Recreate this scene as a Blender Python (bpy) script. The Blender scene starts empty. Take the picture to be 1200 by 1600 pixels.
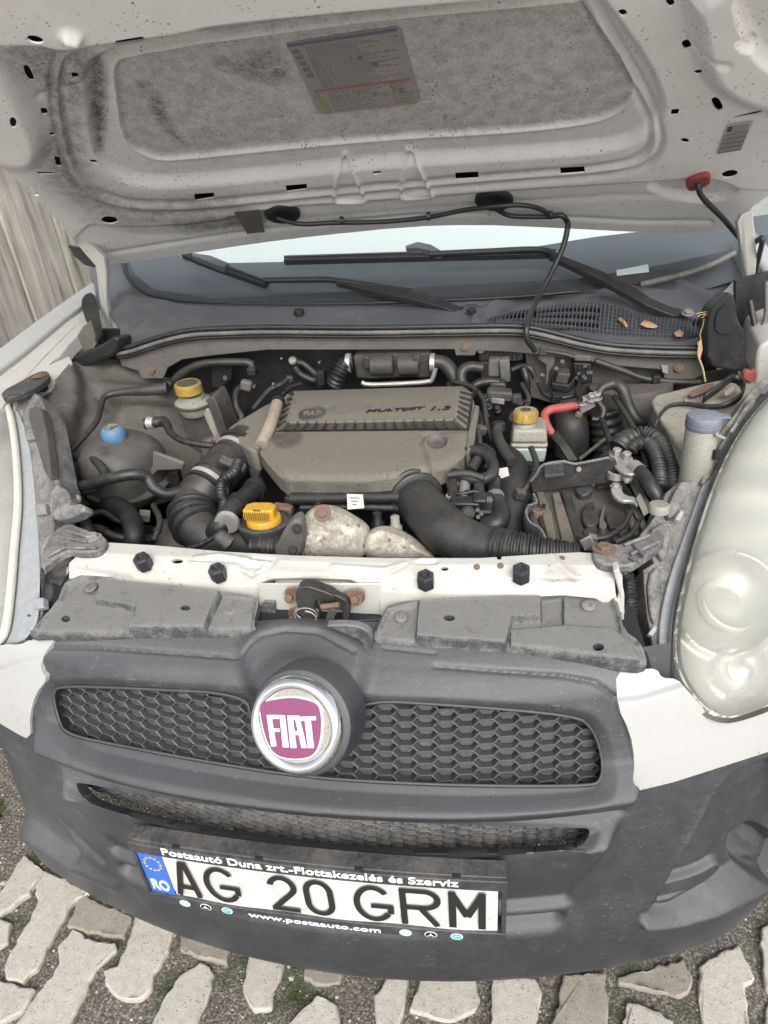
import bpy, bmesh, math, random
import numpy as np
from mathutils import Vector, Matrix
random.seed(3); RNG = np.random.default_rng(5)
sc = bpy.context.scene
COL = sc.collection

# ------------------------------------------------------------------ camera
CAM = (0.2474, -0.4834, 1.3761); YAW, PITCH, ROLL, FPX = -0.2018, 0.5432, -0.0923, 1034.43
_f = np.array([math.sin(YAW)*math.cos(PITCH), math.cos(YAW)*math.cos(PITCH), -math.sin(PITCH)])
_r = np.array([math.cos(YAW), -math.sin(YAW), 0.0]); _u = np.cross(_r, _f)
_c, _s = math.cos(ROLL), math.sin(ROLL)
CR, CU, CF, CO = _c*_r+_s*_u, -_s*_r+_c*_u, _f, np.array(CAM)
cd = bpy.data.cameras.new('camera'); cam = bpy.data.objects.new('camera', cd); COL.objects.link(cam)
cam.matrix_world = Matrix(((CR[0], CU[0], -CF[0], CO[0]), (CR[1], CU[1], -CF[1], CO[1]), (CR[2], CU[2], -CF[2], CO[2]), (0, 0, 0, 1)))
cd.sensor_fit = 'VERTICAL'; cd.sensor_height = 24; cd.sensor_width = 18; cd.lens = FPX/1600*24
cd.clip_start = .02; cd.clip_end = 500
sc.camera = cam

# ------------------------------------------------------------------ light
SUN_EL, SUN_AZ = 42, 162          # degrees; azimuth from +Y clockwise: the light comes from in front of the van
w = bpy.data.worlds.new("World"); sc.world = w; w.use_nodes = True
nt = w.node_tree; nt.nodes.clear()
sky = nt.nodes.new('ShaderNodeTexSky'); sky.sky_type = 'NISHITA'; sky.sun_disc = False
sky.sun_elevation = math.radians(SUN_EL); sky.sun_rotation = math.radians(SUN_AZ)
sky.air_density = 1.0; sky.dust_density = 4.0; sky.ozone_density = 1.0
hs = nt.nodes.new('ShaderNodeHueSaturation'); hs.inputs['Saturation'].default_value = .40
bg = nt.nodes.new('ShaderNodeBackground'); bg.inputs['Strength'].default_value = .15
wo = nt.nodes.new('ShaderNodeOutputWorld')
nt.links.new(sky.outputs[0], hs.inputs['Color']); nt.links.new(hs.outputs[0], bg.inputs[0]); nt.links.new(bg.outputs[0], wo.inputs[0])
sd = bpy.data.lights.new('sun', 'SUN'); sd.energy = 1.2; sd.angle = math.radians(50); sd.color = (1, .99, .965)
sun = bpy.data.objects.new('sun', sd); COL.objects.link(sun)
_e, _a = math.radians(SUN_EL), math.radians(SUN_AZ)
sun.rotation_euler = Vector((math.sin(_a)*math.cos(_e), math.cos(_a)*math.cos(_e), math.sin(_e))).to_track_quat('Z', 'Y').to_euler()
sc.view_settings.view_transform = 'Standard'; sc.view_settings.look = 'None'
sc.view_settings.exposure = 0.82; sc.view_settings.gamma = 1; sc.view_settings.use_curve_mapping = False
sc.render.engine = 'CYCLES'
sc.cycles.max_bounces = 8; sc.cycles.diffuse_bounces = 5; sc.cycles.transparent_max_bounces = 12

# ------------------------------------------------------------------ measuring: where a sight line meets a real surface
def ray(px, py):
    return CF+(px-600)/FPX*CR-(py-800)/FPX*CU
def at(px, py, **k):
    d = ray(px, py); (a, v), = k.items(); i = 'xyz'.index(a)
    return CO+(v-CO[i])/d[i]*d
def on(px, py, plane):
    p0, n = plane; d = ray(px, py); return CO+np.dot(np.subtract(p0, CO), n)/np.dot(d, n)*d
def plane3(a, b, c):
    n = np.cross(np.subtract(b, a), np.subtract(c, a)); return (np.array(a), n/np.linalg.norm(n))
def proj(P):
    d = np.asarray(P)-CO; D = d@CF
    return np.stack([600+FPX*(d@CR)/D, 800-FPX*(d@CU)/D], -1)
def mpp(p):                          # metres per photo pixel at a point
    return float((np.asarray(p)-CO)@CF)/FPX
def chaikin(pts, it=2, closed=True):
    p = np.array(pts, float)
    for _ in range(it):
        if closed:
            q = np.roll(p, -1, 0); p = np.stack([.75*p+.25*q, .25*p+.75*q], 1).reshape(-1, p.shape[1])
        else:
            q = np.stack([.75*p[:-1]+.25*p[1:], .25*p[:-1]+.75*p[1:]], 1).reshape(-1, p.shape[1]); p = np.concatenate([p[:1], q, p[-1:]])
    return p
def sdf(P, poly):                    # signed distance to a polygon, negative inside
    poly = np.asarray(poly, float); out = np.full(len(P), 1e9); inside = np.zeros(len(P), bool)
    lo, hi = poly.min(0)-60, poly.max(0)+60
    m = np.where(((P > lo) & (P < hi)).all(1))[0]
    if len(m) == 0: return out
    Q = P[m]; d = np.full(len(m), 1e9); ins = np.zeros(len(m), bool)
    for a, b in zip(poly, np.roll(poly, -1, 0)):
        e = b-a; w_ = Q-a; t = np.clip((w_@e)/(e@e+1e-12), 0, 1)
        d = np.minimum(d, ((w_-t[:, None]*e)**2).sum(1))
        c = ((a[1] > Q[:, 1]) != (b[1] > Q[:, 1])) & (Q[:, 0] < (b[0]-a[0])*(Q[:, 1]-a[1])/(b[1]-a[1]+1e-12)+a[0])
        ins ^= c
    d = np.sqrt(d); d[ins] *= -1; out[m] = d
    return out
def dline(P, pts):
    pts = np.asarray(pts, float); out = np.full(len(P), 1e9)
    lo, hi = pts.min(0)-60, pts.max(0)+60
    m = np.where(((P > lo) & (P < hi)).all(1))[0]
    if len(m) == 0: return out
    Q = P[m]; d = np.full(len(m), 1e9)
    for a, b in zip(pts[:-1], pts[1:]):
        e = b-a; w_ = Q-a; t = np.clip((w_@e)/(e@e+1e-12), 0, 1); d = np.minimum(d, ((w_-t[:, None]*e)**2).sum(1))
    out[m] = np.sqrt(d); return out
def sstep(t):
    t = np.clip(t, 0, 1); return t*t*(3-2*t)
def ellipse(cx, cy, a, b, rot=0, n=24):
    t = np.linspace(0, 2*math.pi, n, endpoint=False); c, s = math.cos(rot), math.sin(rot)
    x, y = a*np.cos(t), b*np.sin(t); return np.stack([cx+c*x-s*y, cy+s*x+c*y], 1)

# ------------------------------------------------------------------ materials
def new_mat(name):
    m = bpy.data.materials.new(name); m.use_nodes = True
    return m, m.node_tree, m.node_tree.nodes['Principled BSDF']
def hexc(h):
    h = h.lstrip('#'); v = [int(h[i:i+2], 16)/255 for i in (0, 2, 4)]
    return tuple(x/12.92 if x <= .04045 else ((x+.055)/1.055)**2.4 for x in v)
def dusty(name, base, dust=(.22, .19, .155), amt=.4, rough=.6, scale=14, speck=0., bump=.15, metal=0, fine=260, dirtc=(.06, .05, .04), up=.3, spec=.5, scratch=0., dustrough=.9, contrast=.22, tone=.45, grain=.35):
    tone_ = tone; m, t, b = new_mat(name); N, L = t.nodes, t.links
    tc = N.new('ShaderNodeTexCoord'); co = tc.outputs['Object']
    def noise(s, det=6, r=.6, dist=0):
        n = N.new('ShaderNodeTexNoise'); n.inputs['Scale'].default_value = s; n.inputs['Detail'].default_value = det
        n.inputs['Roughness'].default_value = r; n.inputs['Distortion'].default_value = dist; L.new(co, n.inputs['Vector']); return n.outputs['Fac']
    def math_(op, a, b_=None, c=None, clamp=False):
        n = N.new('ShaderNodeMath'); n.operation = op; n.use_clamp = clamp
        for i, v in enumerate((a, b_, c)):
            if v is None: continue
            if isinstance(v, (int, float)): n.inputs[i].default_value = v
            else: L.new(v, n.inputs[i])
        return n.outputs[0]
    def ramp(x, lo, hi):
        n = N.new('ShaderNodeMapRange'); n.interpolation_type = 'SMOOTHSTEP'; n.inputs[1].default_value = lo; n.inputs[2].default_value = hi; L.new(x, n.inputs[0]); return n.outputs[0]
    def mix(f, a, b_):
        n = N.new('ShaderNodeMix'); n.data_type = 'RGBA'; L.new(f, n.inputs[0])
        for i, v in ((6, a), (7, b_)):
            if isinstance(v, tuple): n.inputs[i].default_value = (*v[:3], 1)
            else: L.new(v, n.inputs[i])
        return n.outputs[2]
    big, mid, fin = noise(scale, 7, .65, .4), noise(scale*6, 5, .7), noise(fine, 3, .6)
    f = math_('ADD', math_('MULTIPLY', big, .6), math_('MULTIPLY', mid, .25)); f = math_('ADD', f, math_('MULTIPLY', fin, .3))
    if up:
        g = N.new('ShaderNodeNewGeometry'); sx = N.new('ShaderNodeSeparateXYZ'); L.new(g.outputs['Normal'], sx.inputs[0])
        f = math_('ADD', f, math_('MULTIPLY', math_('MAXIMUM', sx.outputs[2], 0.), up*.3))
    thr = .75-.42*amt
    fac = ramp(f, thr-contrast*.6, thr+contrast)
    fac = math_('MULTIPLY', fac, min(1., .35+amt*.75))
    col = mix(fac, tuple(base), tuple(dust))
    tone = N.new('ShaderNodeHueSaturation'); L.new(col, tone.inputs['Color']); L.new(math_('ADD', math_('MULTIPLY', mid, tone_), math_('ADD', math_('MULTIPLY', noise(fine*2.2, 2, .7), grain), 1.-tone_*.5-grain*.5)), tone.inputs['Value']); col = tone.outputs[0]
    at_ = N.new('ShaderNodeAttribute'); at_.attribute_name = 'dirt'
    dd = math_('MULTIPLY', at_.outputs['Fac'], math_('ADD', math_('ADD', .55, math_('MULTIPLY', ramp(mid, .35, .65), .4)), math_('MULTIPLY', ramp(fin, .4, .65), .25)), clamp=True)
    col = mix(dd, col, tuple(dirtc))
    if speck:
        v = N.new('ShaderNodeTexVoronoi'); v.inputs['Scale'].default_value = fine*.55; L.new(co, v.inputs['Vector'])
        gate = ramp(noise(scale*2.5, 4), .60-.34*speck, .70)
        dots = math_('MULTIPLY', ramp(math_('SUBTRACT', .34, v.outputs['Distance']), 0., .14), gate)
        dots = math_('MULTIPLY', dots, ramp(noise(fine*.35, 2), .45, .6))
        dots = math_('MULTIPLY', dots, .95); col = mix(dots, col, tuple(dirtc))
    if scratch:
        mp = N.new('ShaderNodeMapping'); L.new(co, mp.inputs[0]); mp.inputs['Rotation'].default_value = (.4, .9, .5); mp.inputs['Scale'].default_value = (18, 240, 240)
        n2 = N.new('ShaderNodeTexNoise'); n2.inputs['Scale'].default_value = 1.; n2.inputs['Detail'].default_value = 4; L.new(mp.outputs[0], n2.inputs['Vector'])
        s_ = math_('MULTIPLY', math_('MULTIPLY', ramp(n2.outputs['Fac'], .64, .74), ramp(noise(9, 5), .42, .62)), scratch)
        col = mix(s_, col, tuple(dust))
    L.new(col, b.inputs['Base Color'])
    rr = N.new('ShaderNodeMapRange'); rr.inputs[3].default_value = rough; rr.inputs[4].default_value = dustrough; L.new(fac, rr.inputs[0]); L.new(rr.outputs[0], b.inputs['Roughness'])
    b.inputs['Metallic'].default_value = metal; b.inputs['Specular IOR Level'].default_value = spec
    if metal:
        L.new(math_('MULTIPLY', math_('SUBTRACT', 1., fac), metal), b.inputs['Metallic'])
    if bump:
        bp = N.new('ShaderNodeBump'); bp.inputs['Strength'].default_value = bump; bp.inputs['Distance'].default_value = .002
        L.new(math_('ADD', math_('MULTIPLY', mid, .6), math_('MULTIPLY', fin, .5)), bp.inputs['Height']); L.new(bp.outputs[0], b.inputs['Normal'])
    return m
def plain(name, col, rough=.5, metal=0, spec=.5, **k):
    m, t, b = new_mat(name); b.inputs['Base Color'].default_value = (*col[:3], 1); b.inputs['Roughness'].default_value = rough
    b.inputs['Metallic'].default_value = metal; b.inputs['Specular IOR Level'].default_value = spec
    for kk, v in k.items(): b.inputs[kk.replace('_', ' ')].default_value = v
    return m
M = {}
M['paint'] = dusty('white_paint', (.44, .435, .405), (.31, .275, .22), .24, .32, 9, .45, .03, up=.1, dirtc=(.12, .09, .06), tone=.18, grain=.1)
M['paint_clean'] = dusty('clean_white_paint', (.37, .37, .36), (.31, .29, .25), .10, .22, 6, .05, .0, up=0, dirtc=(.2, .17, .12), tone=.06, grain=.03)
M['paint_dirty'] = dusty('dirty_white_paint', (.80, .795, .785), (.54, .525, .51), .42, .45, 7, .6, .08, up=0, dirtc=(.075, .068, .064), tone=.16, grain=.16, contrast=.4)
M['plastic'] = dusty('weathered_bumper_plastic', (.028, .030, .035), (.115, .117, .12), .12, .38, 26, .45, .05, up=1.7, scratch=.9, fine=480, tone=.08, grain=.6, dirtc=(.15, .15, .148), contrast=.40)  # dust on upward faces, strengthened to paint bevels lighter as if lit from above
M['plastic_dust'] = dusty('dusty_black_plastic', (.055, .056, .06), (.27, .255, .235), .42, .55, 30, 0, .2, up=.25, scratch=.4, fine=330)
M['plastic_black'] = dusty('black_plastic', (.03, .031, .034), (.17, .155, .135), .25, .5, 16, 0, .1)
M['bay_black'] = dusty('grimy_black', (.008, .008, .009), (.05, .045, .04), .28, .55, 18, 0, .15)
M['bay_grey'] = dusty('dusty_grey_body', (.085, .081, .073), (.165, .152, .130), .45, .6, 8, .85, .10, dirtc=(.02, .018, .015), contrast=.35)
M['cover'] = dusty('dust_caked_cover', (.045, .042, .04), (.150, .137, .113), .72, .6, 9, .35, .14, up=.35, dirtc=(.035, .033, .03), tone=.3, grain=.55)
M['cover_edge'] = dusty('cover_side', (.034, .033, .032), (.12, .11, .093), .38, .5, 14, 0, .1)
M['rubber'] = dusty('rubber', (.014, .014, .015), (.09, .084, .074), .2, .42, 20, 0, .08)
M['rubber_clean'] = dusty('clean_rubber', (.022, .022, .025), (.1, .1, .1), .1, .42, 20, 0, .03)
M['hose'] = dusty('dusty_hose', (.019, .019, .02), (.105, .097, .083), .32, .38, 14, 0, .10, contrast=.4)
M['tank'] = dusty('tank_grey', (.040, .039, .037), (.125, .115, .098), .42, .5, 9, .5, .08, contrast=.35)
M['cowl'] = dusty('cowl_plastic', (.085, .09, .102), (.22, .215, .21), .2, .45, 10, 0, .04, up=.1, tone=.15)
M['seal'] = dusty('grey_seal', (.075, .075, .077), (.24, .225, .2), .4, .5, 20, 0, .06)
M['alu'] = dusty('aluminium', (.55, .54, .52), (.28, .25, .21), .35, .4, 20, 0, .1, metal=.8)
M['steel'] = dusty('steel', (.42, .41, .40), (.24, .2, .165), .4, .4, 40, 0, .1, metal=.8)
M['rust'] = dusty('rusty_steel', (.12, .062, .036), (.19, .15, .115), .45, .75, 60, .5, .3)
M['shield'] = dusty('heat_shield', (.52, .49, .42), (.17, .14, .105), .36, .5, 40, 1., 1., metal=.25, dirtc=(.05, .04, .03), fine=120, contrast=.12, grain=.5)
M['yellow'] = dusty('yellow_cap', (.40, .26, .03), (.15, .12, .07), .5, .45, 30, .6, .05)
M['yellow_clean'] = dusty('yellow_filler_cap', (.58, .31, .02), (.30, .2, .07), .3, .4, 30, .3, .05)
M['blue'] = dusty('blue_cap', (.06, .155, .28), (.18, .20, .21), .38, .5, 30, .4, .05)
M['greyblue'] = dusty('grey_cap', (.13, .145, .19), (.25, .25, .25), .3, .5, 30, 0, .05)
M['milky'] = dusty('milky_plastic', (.30, .30, .26), (.17, .155, .128), .42, .42, 14, .4, .04)
M['red'] = dusty('red_boot', (.33, .045, .045), (.24, .15, .13), .35, .45, 30, 0, .05)
M['redgrommet'] = dusty('red_grommet', (.26, .05, .04), (.25, .15, .13), .3, .6, 30, 0, .05)
M['label'] = dusty('paper_label', (.6, .59, .56), (.35, .33, .3), .25, .7, 40, .4, 0)
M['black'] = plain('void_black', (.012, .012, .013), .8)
M['chrome'] = plain('chrome', (.82, .82, .83), .07, 1.)
M['plate_white'] = dusty('plate_white', (.55, .548, .525), (.36, .335, .29), .24, .4, 9, .2, .02, up=0, tone=.12, grain=.05)
M['ink'] = plain('plate_ink', (.014, .014, .015), .45)
M['euro'] = plain('plate_blue', (.035, .13, .52), .4)
M['gold'] = plain('star_gold', (.75, .45, .06), .45)
M['white_print'] = plain('white_print', (.72, .74, .76), .5)
M['cyan_print'] = plain('cyan_print', (.42, .66, .76), .5)
M['green_print'] = plain('green_print', (.08, .36, .30), .5)
M['leaf'] = dusty('dry_leaf', (.42, .25, .13), (.5, .38, .25), .3, .7, 40, .3, .3)
M['straw'] = plain('straw', (.45, .33, .18), .7)

# ------------------------------------------------------------------ mesh building
def link(name, me, mat=None, parent=None, smooth=True, bevel=0, seg=2, angle=40):
    ob = bpy.data.objects.new(name, me); COL.objects.link(ob)
    if mat is not None and not me.materials: me.materials.append(M[mat] if isinstance(mat, str) else mat)
    if parent is not None: ob.parent = parent
    if smooth and len(me.polygons):
        me.polygons.foreach_set('use_smooth', np.ones(len(me.polygons), bool))
        if smooth != 'all': me.set_sharp_from_angle(angle=math.radians(angle))
    if bevel:
        bv = ob.modifiers.new('bevel', 'BEVEL'); bv.width = bevel; bv.segments = seg; bv.limit_method = 'ANGLE'; bv.angle_limit = math.radians(35); bv.harden_normals = False
    return ob
def mesh(name, V, F, mat, parent=None, **k):
    me = bpy.data.meshes.new(name); me.from_pydata([tuple(map(float, v)) for v in V], [], [tuple(f) for f in F]); me.update()
    return link(name, me, mat, parent, **k)
class MB:                            # collects shapes that belong to one part
    def __init__(s): s.V, s.F = [], []
    def add(s, V, F):
        n = len(s.V); s.V += [tuple(map(float, v)) for v in V]; s.F += [tuple(i+n for i in f) for f in F]; return s
    def build(s, name, mat, parent=None, **k): return mesh(name, s.V, s.F, mat, parent, **k)
def fixn(me):
    bm = bmesh.new(); bm.from_mesh(me); bmesh.ops.recalc_face_normals(bm, faces=bm.faces); bm.to_mesh(me); bm.free()
def g_slab(pts, d):                  # polygon extruded by d (a vector)
    n = len(pts); pts = [np.asarray(p, float) for p in pts]; d = np.asarray(d, float)
    V = pts+[p+d for p in pts]; F = [tuple(range(n))[::-1], tuple(range(n, 2*n))]+[(i, (i+1) % n, n+(i+1) % n, n+i) for i in range(n)]
    return V, F
def slab(name, px, plane, t, mat, parent=None, bevel=.0015, taper=None, **k):
    """a plate: outline measured on plane, thickness t away from the viewer"""
    if plane[0] in ('x', 'y', 'z') if isinstance(plane[0], str) else False:
        i = 'xyz'.index(plane[0]); n = np.zeros(3); n[i] = 1; p0 = np.zeros(3); p0[i] = plane[1]; plane = (p0, n)
    n = np.array(plane[1], float)/np.linalg.norm(plane[1]); pts = [on(x, y, plane) for x, y in px]
    if np.dot(n, pts[0]-CO) < 0: n = -n
    V, F = g_slab(pts, n*t)
    ob = mesh(name, V, F, mat, parent, bevel=bevel, **k); fixn(ob.data); return ob
def g_box(c, s, R=None):
    c = np.asarray(c, float); h = np.asarray(s, float)/2; R = np.eye(3) if R is None else R
    V = [c+R@(h*np.array(q)) for q in ((-1, -1, -1), (1, -1, -1), (1, 1, -1), (-1, 1, -1), (-1, -1, 1), (1, -1, 1), (1, 1, 1), (-1, 1, 1))]
    return V, [(0, 3, 2, 1), (4, 5, 6, 7), (0, 1, 5, 4), (1, 2, 6, 5), (2, 3, 7, 6), (3, 0, 4, 7)]
def rot(rx=0, ry=0, rz=0):
    return np.array(Matrix.Rotation(rz, 3, 'Z') @ Matrix.Rotation(ry, 3, 'Y') @ Matrix.Rotation(rx, 3, 'X'))
def box(name, c, s, mat, parent=None, R=None, bevel=.003, **k):
    V, F = g_box(c, s, R); return mesh(name, V, F, mat, parent, bevel=bevel, **k)
def frame(axis):
    a = np.asarray(axis, float); a = a/np.linalg.norm(a); t = np.array([0, 0, 1.]) if abs(a[2]) < .9 else np.array([1., 0, 0])
    x = np.cross(t, a); x /= np.linalg.norm(x); return x, np.cross(a, x), a
def g_lathe(o, axis, prof, n=24, flute=0, famp=0, fr=(0, 99), sx=1, sy=1):
    """profile of (radius, height along axis); fluted between heights fr"""
    x, y, a = frame(axis); o = np.asarray(o, float); V, F = [], []
    for (r, h) in prof:
        for i in range(n):
            t = 2*math.pi*i/n; rr = r
            if flute and fr[0] <= h <= fr[1]: rr = r*(1+famp*(1 if (i*flute*2//n) % 2 else 0))
            V.append(o+a*h+x*(rr*math.cos(t)*sx)+y*(rr*math.sin(t)*sy))
    m = len(prof)
    for j in range(m-1):
        for i in range(n): F.append((j*n+i, j*n+(i+1) % n, (j+1)*n+(i+1) % n, (j+1)*n+i))
    F.append(tuple(range(n))[::-1]); F.append(tuple(range((m-1)*n, m*n)))
    return V, F
def lathe(name, o, axis, prof, mat, parent=None, n=24, flute=0, famp=0, fr=(0, 99), bevel=0, sx=1, sy=1, **k):
    V, F = g_lathe(o, axis, prof, n, flute, famp, fr, sx, sy); return mesh(name, V, F, mat, parent, bevel=bevel, **k)
def spline(pts, step=.006):
    P = np.array(pts, float); Q = np.vstack([2*P[0]-P[1], P, 2*P[-1]-P[-2]]); out = []
    for i in range(1, len(Q)-2):
        n = max(2, int(np.linalg.norm(Q[i+1]-Q[i])/step))
        for t in np.linspace(0, 1, n, endpoint=False):
            a, b, c, d = Q[i-1], Q[i], Q[i+1], Q[i+2]
            out.append(.5*((2*b)+(c-a)*t+(2*a-5*b+4*c-d)*t*t+(3*b-a-3*c+d)*t**3))
    out.append(P[-1]); return np.array(out)
def g_tube(pts, r, n=10, step=.006, corr=None, flat=1.):
    """hose along pts; r one radius or one per point; corr=(pitch, depth, start, end) in metres along it"""
    P0 = np.array(pts, float)
    if corr: step = min(step, corr[0]/5)
    P = spline(P0, step)
    L = np.concatenate([[0], np.cumsum(np.linalg.norm(np.diff(P, axis=0), axis=1))])
    if np.ndim(r):
        k = np.concatenate([[0], np.cumsum(np.linalg.norm(np.diff(P0, axis=0), axis=1))]); R = np.interp(L/L[-1], k/k[-1], r)
    else: R = np.full(len(P), r)
    if corr:
        s0 = corr[2] if len(corr) > 2 else 0; s1 = corr[3] if len(corr) > 3 else 9
        R = R+np.where((L >= s0*L[-1]) & (L <= s1*L[-1]), corr[1]*np.sign(np.sin(2*math.pi*L/corr[0]))*np.abs(np.sin(2*math.pi*L/corr[0]))**.5, 0)
    T = np.gradient(P, axis=0); T /= np.linalg.norm(T, axis=1)[:, None]
    x, y, _ = frame(T[0]); V, F = [], []
    for i in range(len(P)):
        x = x-T[i]*np.dot(x, T[i]); x /= np.linalg.norm(x); y = np.cross(T[i], x)
        for j in range(n):
            t = 2*math.pi*j/n; V.append(P[i]+R[i]*(x*math.cos(t)+y*math.sin(t)*flat))
    for i in range(len(P)-1):
        for j in range(n): F.append((i*n+j, i*n+(j+1) % n, (i+1)*n+(j+1) % n, (i+1)*n+j))
    F.append(tuple(range(n))[::-1]); F.append(tuple(range((len(P)-1)*n, len(P)*n)))
    return V, F
def tube(name, pts, r, mat, parent=None, n=10, step=.006, corr=None, **k):
    V, F = g_tube(pts, r, n, step, corr); return mesh(name, V, F, mat, parent, angle=50, **k)
def pp(*pts):                        # [(px, py, y)] -> points in the place
    return [at(a, b, y=c) for a, b, c in pts]
_hexme = {}
def bolt(p, axis, r, parent, mat='steel', name='bolt', h=.5, washer=1.35, n=6):
    key = (mat, h, washer, n)
    if key not in _hexme:
        V, F = g_lathe((0, 0, 0), (0, 0, 1), [(washer, 0), (washer, .18), (1, .2)] if washer else [(1, 0)], 18 if n == 6 else n)
        b = MB().add(V, F); b.add(*g_lathe((0, 0, 0), (0, 0, 1), [(1, .1), (1, h+.2), (.85, h+.3), (.45, h+.3), (.45, h+.2)], n))
        me = bpy.data.meshes.new(name); me.from_pydata(b.V, [], b.F); me.materials.append(M[mat]); me.polygons.foreach_set('use_smooth', np.ones(len(me.polygons), bool)); me.set_sharp_from_angle(angle=.6); _hexme[key] = me
    ob = bpy.data.objects.new(name, _hexme[key]); COL.objects.link(ob); ob.parent = parent
    x, y, a = frame(axis); ob.matrix_basis = Matrix(((x[0]*r, y[0]*r, a[0]*r, p[0]), (x[1]*r, y[1]*r, a[1]*r, p[1]), (x[2]*r, y[2]*r, a[2]*r, p[2]), (0, 0, 0, 1)))
    return ob
_up = lambda *a: np.array(a, float)

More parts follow.
